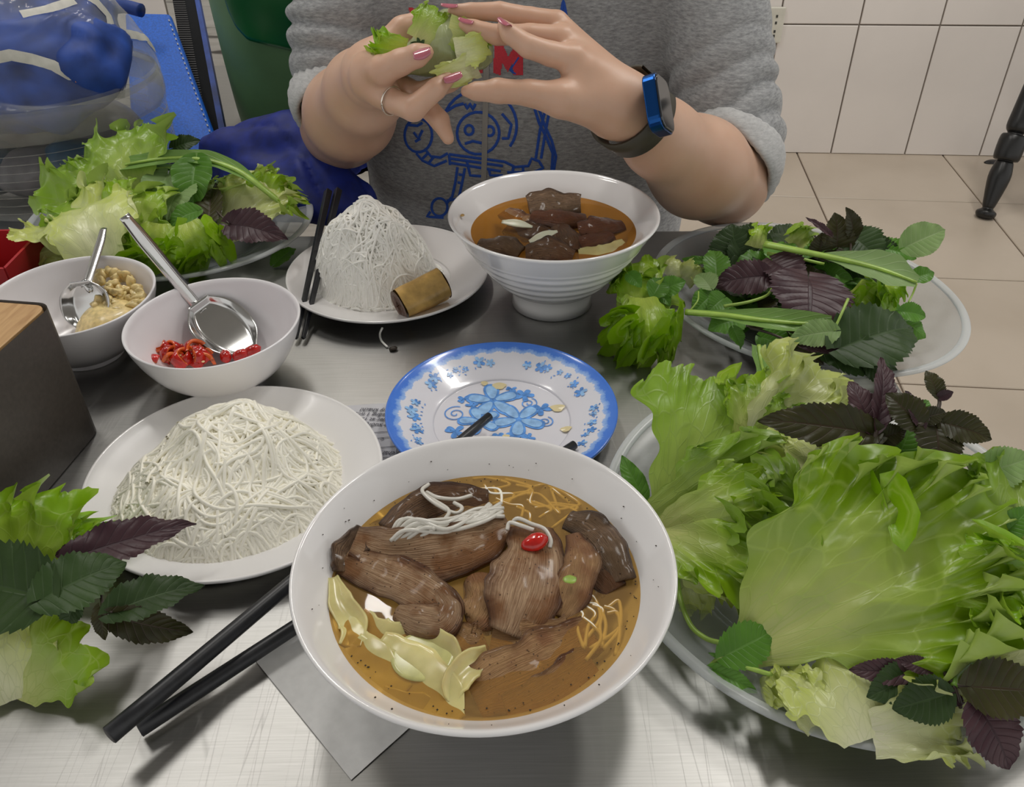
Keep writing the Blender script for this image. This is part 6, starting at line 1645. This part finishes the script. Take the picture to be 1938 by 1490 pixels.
# ---- hoodie
hood = [((-.075, 1.135, .60), (-.085, 1.15, 1.02), .120, .110, .05), ((.125, 1.135, .60), (.140, 1.15, 1.02), .120, .112, .05), ((.025, 1.12, .62), (.025, 1.14, 1.04), .125, .115, .05),
        ((-.10, 1.16, 1.03), (.15, 1.16, 1.03), .095, .095, .06), ((.025, 1.17, 1.10), (.025, 1.15, 1.20), .08, .085, .05),
        ((-.13, 1.16, 1.05), (-.175, 1.13, 1.03), .070, .066, .04), ((.16, 1.16, 1.05), (.212, 1.13, 1.03), .070, .064, .04)]
sl1a, sl1b = np.array([-.182, 1.13, 1.03]), Cp(643, 150, 1.015)
sl2a, sl2b = np.array([.216, 1.13, 1.03]), Cp(1380, 255, .985)
hood += [(sl1a, sl1b, .064, .0535, .02), (sl2a, sl2b, .062, .0590, .02), (sl2b, Cp(1384, 272, .977), .059, .056, .015)]
V, F_ = sdf_mesh(hood, .0042, .03, .02)
V = relax(V, F_, 1, .5)
Nn = vnormals(V, F_)
def fold_arm(V, a, b_, r, amp, wl, seed, t0):
    d = nrm(b_ - a); L = np.linalg.norm(b_ - a)
    t = (V - a) @ d; rad = np.linalg.norm((V - a) - t[:, None] * d, axis=1)
    wgt = np.clip((t / L - t0) / .35, 0, 1) * np.clip((L + .05 - t) / .05, 0, 1) * np.clip((r + .035 - rad) / .02, 0, 1)
    side_ = ((V - a) @ nrm(np.cross(d, [0, 1, 0]))) / r
    ph = t / wl * 2 * pi + 2.6 * side_ + 4.2 * vnoise(V, 16, seed) + 1.2 * vnoise(V, 38, seed + 2)
    return wgt * amp * (np.abs(np.sin(ph / 2)) ** .7 - .6) * (.75 + .5 * vnoise(V, 22, seed + 5))
dsp = fold_arm(V, sl1a, sl1b, .060, .0120, .032, 3, .0) + fold_arm(V, sl2a, sl2b, .066, .0120, .036, 9, .50)
# soft body folds: slanting from the arm pits, gathered at the hem
tor = np.clip((.12 - np.abs(V[:, 0] - .03)) / .03 + 1, 0, 1)
q1 = V[:, 0] * 1.0 + V[:, 2] * .75
dsp += .0042 * vnoise(V * [1, .3, .55], 20, 31) + .0028 * vnoise(V * [1, .3, .6], 46, 12)
dsp += tor * .0025 * np.sin(q1 * 75 + 2 * vnoise(V, 12, 5)) * np.clip((V[:, 2] - .80) / .1, 0, 1)
V = V + Nn * dsp[:, None]
V = relax(V, F_, 1, .3)
ho = mk('hoodie', V, F_, M['hoodie'], person)
bvh = BVHTree.FromPolygons([tuple(v) for v in V], [tuple(int(i) for i in f) for f in F_])
def on_surf(bv, x, y, fallback=None):
    d = _f + (x - 969) / FPX * RT + (y - 745) / FPX * DN
    h = bv.ray_cast(Vector(CAM), Vector(d).normalized())
    return (np.array(h[0]), np.array(h[1])) if h[0] is not None else (None, None)
def ribbon(bv, pts, w, off=.0006, closed=False, raw=False):
    """flat strip laid on a surface along a drawn line"""
    P2 = []
    for i in range(len(pts) - 1):
        a, b_ = np.array(pts[i], float), np.array(pts[i + 1], float)
        n = max(1, int(np.linalg.norm(b_ - a) / 5))
        P2 += [a + (b_ - a) * k / n for k in range(n)]
    P2.append(np.array(pts[-1], float))
    H = [on_surf(bv, *p) for p in P2]
    H = [h for h in H if h[0] is not None]
    if len(H) < 2: return [], []
    for _ in range(1):
        pass
    Q = np.array([h[0] for h in H]); Nm = np.array([h[1] for h in H])
    for i in range(len(Nm)):
        if Nm[i] @ (CAM - Q[i]) < 0: Nm[i] = -Nm[i]
    # drop jumps
    T = np.gradient(Q, axis=0); T /= np.linalg.norm(T, axis=1)[:, None] + 1e-9
    S_ = np.cross(T, Nm); S_ /= np.linalg.norm(S_, axis=1)[:, None] + 1e-9
    Vv = []
    for s_ in (-1, 0, 1): Vv.append(Q + S_ * w / 2 * s_ + Nm * (off + (.0006 if s_ == 0 else 0)))
    n = len(Q); Vv = np.stack(Vv, 1).reshape(-1, 3)
    F2 = []
    for i in range(n - 1):
        if np.linalg.norm(Q[i + 1] - Q[i]) > .02: continue
        F2 += [(3 * i, 3 * i + 1, 3 * i + 4, 3 * i + 3), (3 * i + 1, 3 * i + 2, 3 * i + 5, 3 * i + 4)]
    return Vv, F2
def circ(cx, cy, rx, ry, a0=0, a1=360, n=22):
    return [(cx + rx * cos(radians(a0 + (a1 - a0) * i / n)), cy + ry * sin(radians(a0 + (a1 - a0) * i / n))) for i in range(n + 1)]
# generic line figure: round helmet, plain face, stubby arms, a wavy pole
lines = [circ(908, 238, 70, 68, 150, 395), circ(905, 252, 40, 40), circ(888, 246, 8, 9), circ(927, 248, 8, 9), [(880, 272), (895, 267), (912, 271)],
         [(846, 210), (862, 200), (878, 196)], [(880, 196), (884, 206), (890, 196), (895, 208), (900, 196)], [(950, 215), (968, 236), (962, 262), (950, 262)],
         circ(792, 256, 26, 32), [(772, 236), (790, 238), (800, 232)], [(783, 250), (792, 262), (800, 246)], [(786, 268), (796, 262)],
         [(788, 290), (800, 304), (822, 314), (846, 304)], [(806, 284), (816, 296), (834, 298), (848, 290)], [(800, 300), (812, 288)], [(812, 308), (822, 296)],
         [(850, 292), (955, 306)], [(852, 300), (952, 314)], [(852, 308), (948, 324)], [(850, 292), (852, 312)], [(884, 306), (890, 332), (918, 334), (915, 312)], [(925, 318), (928, 332), (952, 332)],
         [(866, 316), (862, 345), (856, 372), (846, 384)], [(880, 318), (874, 350), (868, 376)], [(868, 330), (876, 331)], [(866, 345), (872, 346)],
         circ(832, 392, 15, 17), [(846, 380), (866, 376), (880, 372)], [(815, 400), (808, 410), (840, 412)],
         [(955, 306), (975, 316), (1000, 314), (1006, 300), (1020, 305), (1028, 318), (1010, 326), (960, 326)], [(972, 314), (970, 326)], [(990, 314), (990, 326)],
         [(1012, 206), (1020, 232), (1034, 260), (1046, 290), (1044, 322)], [(1020, 206), (1030, 236), (1044, 266), (1052, 296), (1048, 322)], [(1032, 208), (1022, 246), (1014, 300)], [(1040, 208), (1032, 250), (1024, 300)],
         [(1058, 52), (1066, 0), (1076, 52)], [(1060, 40), (1072, 40)], [(982, 108), (966, 132), (976, 140)]]
q = MB()
for L in lines:
    v_, f_ = ribbon(bvh, L, .0034)
    if len(v_): q.add(v_, f_)
q.build('line_print', M['blue_print'], ho, kind='stuff', label='blue outline drawing printed on the chest')
# red block letters partly hidden by the hands
q = MB()
def block(poly, res=3):
    """filled polygon laid on the fabric"""
    xs = [p[0] for p in poly]; ys = [p[1] for p in poly]
    def inside(x, y):
        c = False; j = len(poly) - 1
        for i in range(len(poly)):
            if (poly[i][1] > y) != (poly[j][1] > y) and x < (poly[j][0] - poly[i][0]) * (y - poly[i][1]) / (poly[j][1] - poly[i][1]) + poly[i][0]: c = not c
            j = i
        return c
    step = 2.0; idx = {}; Vv = []; Ff = []
    X = np.arange(min(xs), max(xs) + step, step); Y = np.arange(min(ys), max(ys) + step, step)
    for i in range(len(X) - 1):
        for j in range(len(Y) - 1):
            if inside(X[i] + step / 2, Y[j] + step / 2):
                qd = []
                for a, b_ in ((i, j), (i + 1, j), (i + 1, j + 1), (i, j + 1)):
                    if (a, b_) not in idx:
                        p, n_ = on_surf(bvh, X[a], Y[b_])
                        if p is None: break
                        if n_ @ (CAM - p) < 0: n_ = -n_
                        idx[(a, b_)] = len(Vv); Vv.append(p + n_ * .0009)
                    qd.append(idx[(a, b_)])
                if len(qd) == 4: Ff.append(tuple(qd))
    return Vv, Ff
for poly in ([(774, 14), (808, 18), (812, 34), (800, 50), (778, 34)], [(936, 84), (952, 84), (962, 108), (975, 84), (990, 84), (990, 142), (972, 142), (970, 118), (961, 136), (950, 118), (948, 142), (934, 138)], [(890, 86), (914, 86), (914, 138), (902, 138), (898, 112)]):
    v_, f_ = block(poly)
    if v_: q.add(v_, f_)
q.build('letter_print', M['red_print'], ho, kind='stuff', label='red block lettering half hidden by the hands')
# zip down the front
v_, f_ = ribbon(bvh, [(928, -30), (924, 60), (921, 120), (920, 180), (918, 240), (917, 300), (915, 360), (914, 410)], .0068, .0012)
q = MB(); q.add(v_, f_); q.build('zip', M['zip'], ho)
# rolled cuffs
def cuff(c, d, r, w, label):
    d = nrm(d); a = nrm(np.cross(d, [0, 0, 1.])); b_ = np.cross(a, d)
    n, m_ = 72, 20
    Vv = []
    for i in range(n):
        t = 2 * pi * i / n
        rr = r * (1 + .05 * sin(2 * t + 1) + .02 * sin(5 * t))
        for j in range(m_):
            s = 2 * pi * j / m_
            bump = .0012 * sin(t * 34)
            Vv.append(c + (rr + (.0065 + bump) * cos(s)) * (cos(t) * a + sin(t) * b_) + d * w * sin(s) * (1 + .25 * sin(3 * t)))
    return mk('cuff', Vv, grid_faces(n, m_, cu=True, cv=True)[:, ::-1], M['cuff'], ho, label=label)
cuff(Cp(643, 196, 1.005), Cp(668, 240, .95) - Cp(632, 120, 1.03), .0500, .020, 'pale inside-out cuff')
cuff(Cp(1374, 304, .962), Cp(1325, 356, .93) - Cp(1415, 235, 1.01), .0560, .020, 'pale inside-out cuff')

# legs on a stool, below the table
leg_prims = [((-.07, 1.17, .50), (-.09, .88, .52), .085, .070), ((.14, 1.17, .50), (.17, .88, .52), .085, .070), ((-.09, .88, .52), (-.09, .95, .10), .066, .048), ((.17, .88, .52), (.17, .95, .10), .066, .048), ((-.06, 1.19, .54), (.13, 1.19, .54), .105, .105)]
V, F_ = sdf_mesh(leg_prims, .009, .03)
mk('trousers', V, F_, M['denim'], person)
for x in (-.09, .17):
    V, F_ = sdf_mesh([((x, .96, .045), (x, .80, .040), .045, .038), ((x, .96, .04), (x, .96, .10), .04, .042)], .007, .02)
    V[:, 2] = np.maximum(V[:, 2], .001)
    mk('shoe', V, F_, M['rubber'], person)
st = empty('stool', (.03, 1.19, 0), 'dark brown stool under the person', 'stool')
q = MB(); q.add(*box((.03, 1.22, .375), (.46, .34, .04))); bevel(q.build('seat', M['stool'], st, smooth=False), .01)
for sx in (-.19, .19):
    for sy in (-.13, .13):
        q = MB(); q.add(*box((.03 + sx, 1.22 + sy, .178), (.035, .035, .356))); q.build('leg', M['stool'], st, smooth=False)

# ---- watch
wt = empty('wrist_watch', Cp(1215, 215, .77), 'square blue smartwatch on an olive band on the right-hand wrist', 'watch')
wc, wd = Cp(1196, 212, .786), nrm(Cp(1250, 262, .835) - Cp(1165, 185, .755))
wd = nrm(Cp(1262, 268, .845) - Cp(1150, 178, .76))
a_ = nrm(np.cross(wd, nrm(CAM - wc))); b_ = np.cross(a_, wd)     # a_: across, b_: towards camera
R0 = .0345
def band(t0, t1, r, w, th_, mat_, name, n=40, tilt=0):
    Vv = []
    for i in range(n):
        t = radians(t0 + (t1 - t0) * i / (n - 1))
        dr = cos(t) * a_ * 1.06 + sin(t) * b_
        for (o_, k_) in ((0, -1), (th_, -1), (th_, 1), (0, 1)):
            Vv.append(wc + dr * (r + o_) + wd * w / 2 * k_)
    return mk(name, Vv, grid_faces(n, 4, cv=True), M[mat_], wt)
# direction of the dial: outward from the wrist towards the upper right of the photo
dial_t = math.degrees(math.atan2(nrm(Cp(1245, 190, .79) - wc) @ b_, nrm(Cp(1245, 190, .79) - wc) @ a_))
band(dial_t + 25, dial_t + 335, R0, .027, .0028, 'watch_strap', 'strap', 60)
tt = radians(dial_t); dn2 = nrm(cos(tt) * a_ + sin(tt) * b_)
dn2 = nrm(.80 * RT - .12 * DN - .42 * _f)
tx = nrm(DN * .96 + RT * .12); tx = nrm(tx - dn2 * (tx @ dn2)); wd2 = nrm(np.cross(tx, dn2)); ctr = Cp(1245, 200, .738)
def rbox(c, sx, sy, sz, ax, ay, az, r, mat_, name, parent, label=None):
    bm = rr_box(sx, sy, sz, r, 0)
    me = bpy.data.meshes.new(name); bm.to_mesh(me); bm.free(); me.materials.append(M[mat_])
    Rm = np.array([ax, ay, az]).T
    for v in me.vertices: v.co = Vector(Rm @ np.array(v.co) + np.asarray(c) - parent_origin(parent))
    o = bpy.data.objects.new(name, me); col.objects.link(o); o.parent = parent; bevel(o, .0012, 3)
    return tag(o, label)
rbox(ctr, .040, .050, .0115, wd2, tx, dn2, .011, 'watch_blue', 'watch_case', wt)
rbox(ctr + dn2 * .0062, .037, .047, .0025, wd2, tx, dn2, .010, 'watch_glass', 'watch_face', wt)

# ---- the wrap in the hands
wr = empty('lettuce_wrap', Cp(855, 100, .762), 'lettuce wrap of herbs and meat held in both hands', 'food wrap')
wp = [Pr((765, 118, .768), (840, 92, .768), .012, .0235, .01), Pr((840, 92, .768), (880, 88, .768), .0225, .0215, .01), Pr((880, 88, .768), (908, 100, .768), .021, .0125, .01), Pr((815, 60, .77), (842, 52, .77), .0125, .015, .01)]
V, F_ = sdf_mesh(wp, .0022, .01)
Nn = vnormals(V, F_); V = V + Nn * (.0014 * vnoise(V, 120, 3) + .0008 * vnoise(V, 300, 8))[:, None]
M['wrapfill'] = leaf_mat('wrapped_lettuce', (0.52, 0.58, 0.30), (0.38, 0.48, 0.16), (0.42, 0.52, 0.22), (0.50, 0.56, 0.32), 'lettuce', .22, .25)
uvw = np.stack([(V @ RT) * 14 + .5, (V @ DN) * 9 + .3], -1)
mk('wrap_body', V, F_, M['wrapfill'], wr, uv=uvw)
def wl(B, T, **k):
    g = lettuce(Cp(*B), Cp(*T), nh=nrm(CAM - Cp(*B)), nt=80, nr=24, **k)
    add(g, None, None, 'lettuce_leaf', wr)
wl((792, 80, .742), (833, 14, .748), aL=34, aR=48, amp=.0025, nf=5, m_='lettuce', seed=90, bend=.12, cup=-.6, crump=.002, taper=.15)
wl((770, 100, .750), (702, 82, .748), aL=30, aR=38, amp=.0045, nf=8, m_='lettuce_curly', seed=91, crump=.003)
wl((905, 120, .750), (820, 150, .742), aL=26, aR=22, amp=.001, nf=4, m_='lettuce_pale', seed=92, bend=.2, crump=.002)
wl((845, 52, .742), (930, 84, .748), aL=24, aR=40, amp=.0016, nf=6, m_='lettuce', seed=93, crump=.002)
wl((860, 100, .738), (924, 88, .744), aL=38, aR=42, amp=.001, nf=3, m_='lettuce_pale', seed=94, bend=.15, crump=.001)
add(perilla(Cp(795, 86, .7435), Cp(802, 28, .752), w=.13, m_='perilla', seed=95, nh=nrm(CAM - Cp(795, 86, .74)), nu=30, nv=9), None, None, 'herb_leaf', wr)
add(perilla(Cp(780, 82, .7425), Cp(806, 84, .742), w=.16, m_='perilla', seed=96, nh=nrm(CAM - Cp(795, 86, .74)), nu=30, nv=9), None, None, 'herb_leaf', wr)

# ================================================================== THINGS ON THE FAR LEFT
def slab(name, c4, th, mat_, parent=None, **k):
    c4 = [np.array(c) for c in c4]
    n_ = nrm(np.cross(c4[1] - c4[0], c4[3] - c4[0]))
    if n_ @ (CAM - c4[0]) > 0: n_ = -n_
    Vv = c4 + [c + n_ * th for c in c4]
    q = MB(); q.add(Vv, [(0, 1, 2, 3), (7, 6, 5, 4), (0, 4, 5, 1), (1, 5, 6, 2), (2, 6, 7, 3), (3, 7, 4, 0)])
    return q.build(name, mat_, parent, smooth=False, **k)
bf = empty('blue_bag', Dp(330, 300, 1.19), 'bright blue fabric bag standing right of the clear bag', 'bag')
TL, TR_, BR_, BL_ = Dp(235, 22, 1.40), Dp(322, 24, 1.40), G(420, 290, .014), G(250, 300, .014)
bo = slab('bag_body', [TL, TR_, BR_, BL_], .028, M['blue_bag'], bf); bevel(bo, .006)
v, f = tube(cr([Dp(196, 18, 1.36), Dp(232, 12, 1.33), Dp(268, 20, 1.32)], 8), .0095, 12)
q = MB(); q.add(v, f); q.build('handle', M['blue_cloth'], bf)
q = MB()
for s in np.linspace(.06, .96, 26):
    p = TR_ * (1 - s) + BR_ * s + nrm(TL - TR_) * .006 + nrm(CAM - TR_) * .002
    q.add(*box(p, (.0018, .0018, .004), nrm(TR_ - TL), nrm(CAM - p), nrm(BR_ - TR_)))
q.build('stitching', M['zip_white'], bf, kind='stuff', smooth=False)
v_, f_ = [], []
bk2 = empty('black_case', Dp(390, 200, 1.42), 'black ribbed case edged in blue leaning behind the blue bag', 'case')
c4 = [Dp(323, -20, 1.52), Dp(365, -20, 1.52), Dp(412, 262, 1.34), Dp(368, 262, 1.34)]
c4[2] = G(416, 255, .012) ; c4[3] = G(370, 255, .012)
slab('case_body', c4, .02, M['rubber'], bk2)
e = [c4[1], c4[1] + nrm(c4[1] - c4[0]) * .007, c4[2] + nrm(c4[1] - c4[0]) * .009, c4[2]]
slab('edge', [p + nrm(CAM - p) * .002 for p in e], .02, M['blue_cloth'], bk2, label='dark blue piped edge')
q = MB()
for s in np.linspace(.03, .97, 60):
    a = c4[0] * (1 - s) + c4[3] * s; b_ = c4[1] * (1 - s) + c4[2] * s; m2 = a + (b_ - a) * .55
    q.add(*box((a + m2) / 2 + nrm(CAM - a) * .0015, (np.linalg.norm(m2 - a), .002, .003), nrm(m2 - a), nrm(CAM - a), nrm(c4[3] - c4[0])))
q.build('rib', M['black'], bk2, kind='stuff', smooth=False)

# green tub with a darker green bag hanging into it
gc = np.array([-.318, 1.345, T0])
gt = empty('green_tub', gc, 'large pale green plastic tub behind the blue jacket', 'tub')
M['green'] = plain('matt_green_plastic', (0.12, 0.25, 0.10), .5, ns=6, var=.25)
M['green2'] = plain('deep_green_plastic', (0.004, 0.11, 0.025), .3, ns=6, var=.3)
v, f = lathe(smooth_profile([(0, .002), (.095, .002), (.102, 0), (.106, .02), (.112, .12), (.117, .26), (.120, .36), (.124, .362), (.120, .366), (.113, .34), (.106, .12), (.095, .012), (0, .010)], 5), 96, cen=gc)
mk('tub_body', v, f, M['green'], gt)
gv = empty('green_bag', gc + [0.03, -.14, .14], 'deep green plastic bag draped over the front of the tub', 'bag')
nu, nv = 40, 40; Vv = []
bnd = [(428, -20), (432, 20), (446, 52), (470, 76), (520, 88), (560, 98), (600, 104), (660, 110)]
bx_ = [p[0] for p in bnd]; by_ = [p[1] for p in bnd]
for i in range(nu):
    s = i / (nu - 1); a = radians(180 + 12 + 118 * s)      # round the front of the tub
    px_ = 432 + 230 * s
    yb = np.interp(px_, bx_, by_)
    for j in range(nv):
        t = j / (nv - 1)
        d = _f + (px_ - 969) / FPX * RT + (yb - 745) / FPX * DN
        # intersect ray with tub wall radius .160
        o_ = CAM[:2] - gc[:2]; dd_ = d[:2]; A2 = dd_ @ dd_; B2 = o_ @ dd_; C2 = o_ @ o_ - .122 ** 2
        disc = B2 * B2 - A2 * C2
        tt_ = (-B2 - sqrt(max(0, disc))) / A2
        p = CAM + d * tt_
        z = p[2] + (TZ + .375 - p[2]) * t
        r_ = np.array([p[0] - gc[0], p[1] - gc[1]]); r_ = r_ / np.linalg.norm(r_) * (.122 + .006 * sin(t * 3) + .003 * vnoise(np.array([[p[0], t * .2, z]]), 25, 4)[0])
        Vv.append((gc[0] + r_[0], gc[1] + r_[1], z))
o = mk('drape', Vv, grid_faces(nu, nv), M['green2'], gv); solid(o, .002)

# blue padded jacket heaped by the tub
jp = [Pr(Dp(432, 300, 1.06), Dp(545, 275, 1.05), .038, .042), Pr(Dp(545, 275, 1.05), Dp(600, 300, 1.03), .040, .034), Pr(Dp(470, 345, 1.02), Dp(600, 350, 1.00), .040, .042), Pr(Dp(600, 350, 1.0), Dp(668, 385, .985), .042, .034), Pr(Dp(520, 380, .975), Dp(640, 400, .965), .030, .030), Pr(Dp(560, 300, 1.14), Dp(660, 340, 1.12), .04, .035)]
V, F_ = sdf_mesh(jp, .0045, .012, .02)
Nn = vnormals(V, F_)
q1 = V[:, 0] * .8 + V[:, 1] * .9 + .03 * vnoise(V, 14, 2)
V = V + Nn * (.008 * (np.abs(np.sin(q1 * 42)) ** .5 - .7) + .007 * vnoise(V, 30, 5) - .006 * np.abs(vnoise(V, 48, 8)))[:, None]
V[:, 2] = np.maximum(V[:, 2], TZ + .001)
mk('blue_jacket', V, F_, M['navy'], label='dark blue padded jacket heaped behind the far dishes', cat='jacket')

# clear zip bag
zc_ = np.array([-.605, 1.095, T0])
zb = empty('clear_bag', zc_, 'clear plastic zip bag with white tape, full of blue cloth, far left', 'bag')
pr = smooth_profile([(0, .001), (.13, .001), (.150, .003), (.155, .012), (.156, .05), (.156, .09)], 4)
pr = np.vstack([pr, smooth_profile([(.156, .09), (.158, .098), (.158, .130), (.155, .138)], 3)[1:]])
v, f = lathe(pr, 96, 1, .92, cen=zc_)
v[:, :2] += (vnoise(v, 12, 2) * .003)[:, None]
mk('base', v, f, M['pvc'], zb)
v, f = lathe(smooth_profile([(.1575, .096), (.160, .105), (.160, .122), (.1565, .134)], 4), 96, 1, .92, cen=zc_)
v[:, :2] += (vnoise(v, 12, 2) * .003)[:, None]
mk('band', v, f, M['pvc_band'], zb, label='milky welded band round the bag')
q = MB()
for z in (.014, .024, .034, .044, .054, .064, .074, .084):
    vv, ff = lathe([(.1565, z - .0005), (.1575, z), (.1565, z + .0005)], 96, 1, .92, cen=zc_); q.add(vv, ff)
q.build('ridge', M['pvc_band'], zb, kind='stuff')
nu, nv = 110, 60; Vv = []
for i in range(nu):
    a = 2 * pi * i / nu
    for j in range(nv):
        b_ = (j / (nv - 1)) * pi / 2
        r = .156 * cos(b_) ** .62; z = .134 + .175 * sin(b_) ** .9
        P = np.array([r * cos(a), r * sin(a) * .92, z])
        Vv.append(P)
Vv = np.array(Vv)
cr_ = vnoise(Vv, 14, 6) * .014 + np.abs(vnoise(Vv, 26, 9)) * -.012 - np.abs(vnoise(Vv, 55, 3)) * .006
w_ = np.clip((Vv[:, 2] - .134) / .05, 0, 1)
nn_ = Vv - [0, 0, .12]; nn_ /= np.linalg.norm(nn_, axis=1)[:, None]
# sag towards a slanting crease as in a half-collapsed bag
Vv = Vv + nn_ * (cr_ * w_)[:, None]
Vv[:, 2] -= w_ * np.clip(.03 + .22 * Vv[:, 0], 0, .06)
Vd = Vv + zc_
Fd = grid_faces(nu, nv, cu=True)
mk('dome', Vd, Fd, M['pvc'], zb)
bv2 = BVHTree.FromPolygons([tuple(v) for v in Vd], [tuple(int(i) for i in f) for f in Fd])
q = MB()
for pts, w in [([(160, -10), (180, 2), (205, 30), (214, 70), (218, 120), (228, 170), (226, 205)], .013), ([(-20, 112), (20, 104), (60, 112), (100, 124), (130, 142), (170, 140), (205, 132)], .012), ([(215, 62), (250, 66), (275, 72), (300, 105), (318, 150), (322, 190), (318, 232)], .011), ([(322, 232), (300, 256), (268, 262)], .012), ([(40, 28), (90, 18), (140, 2)], .010)]:
    v_, f_ = ribbon(bv2, pts, w, .001)
    if len(v_): q.add(v_, f_)
q.build('zip_tape', M['zip_white'], zb)
M['orange'] = plain('orange_tape', (0.62, 0.25, 0.06), .5)
v_, f_ = ribbon(bv2, [(140, 150), (165, 150), (190, 144), (205, 140)], .008, .002)
q = MB(); q.add(v_, f_); q.build('orange_tab', M['orange'], zb)
# contents
cp = [((-.66, 1.06, .83), (-.52, 1.07, .84), .055, .055), ((-.69, 1.08, .86), (-.60, 1.12, .90), .05, .05), ((-.60, 1.13, .90), (-.53, 1.12, .87), .045, .05), ((-.66, 1.03, .80), (-.55, 1.03, .80), .035, .035)]
V, F_ = sdf_mesh(cp, .006, .02)
Nn = vnormals(V, F_); V = V + Nn * (.010 * vnoise(V, 22, 7) + .012 * np.abs(vnoise(V, 30, 2)) - .012 * np.abs(vnoise(V, 55, 12)))[:, None]
mk('blue_cloth', V, F_, M['blue_cloth'], label='folded blue cloth packed inside the clear bag', cat='cloth')
M['teal'] = plain('dark_teal_packet', (0.03, 0.08, 0.14), .35, ns=30, var=.6)
M['greyp'] = plain('grey_packet', (0.16, 0.15, 0.16), .4, ns=30, var=.6)
for i, (c, s, m_) in enumerate([((-.665, 1.035, .722), (.055, .045, .035), 'teal'), ((-.60, 1.03, .718), (.05, .04, .032), 'greyp'), ((-.54, 1.04, .720), (.05, .04, .034), 'teal'), ((-.60, 1.12, .735), (.10, .06, .05), 'greyp')]):
    chunk('packet', c, s, M[m_], None, i, 24, .22, label=['dark teal packet at the left in the base of the clear bag', 'grey packet in the middle of the clear bag base', 'dark packet at the right in the clear bag base', 'large grey bundle under the blue cloth'][i], cat='packet')
# ceiling lamps: housings round the area lights, the added wall light included
for x, y, lx, ly, _w in LAMPS:
    q = MB(); q.add(*box((x, y, 2.752), (lx + .04, ly + .04, .055)))
    q.build('ceiling_lamp', M['ceil'], smooth=False, label='unseen white batten lamp fixed under the ceiling', cat='lamp', group='ceiling lamps')
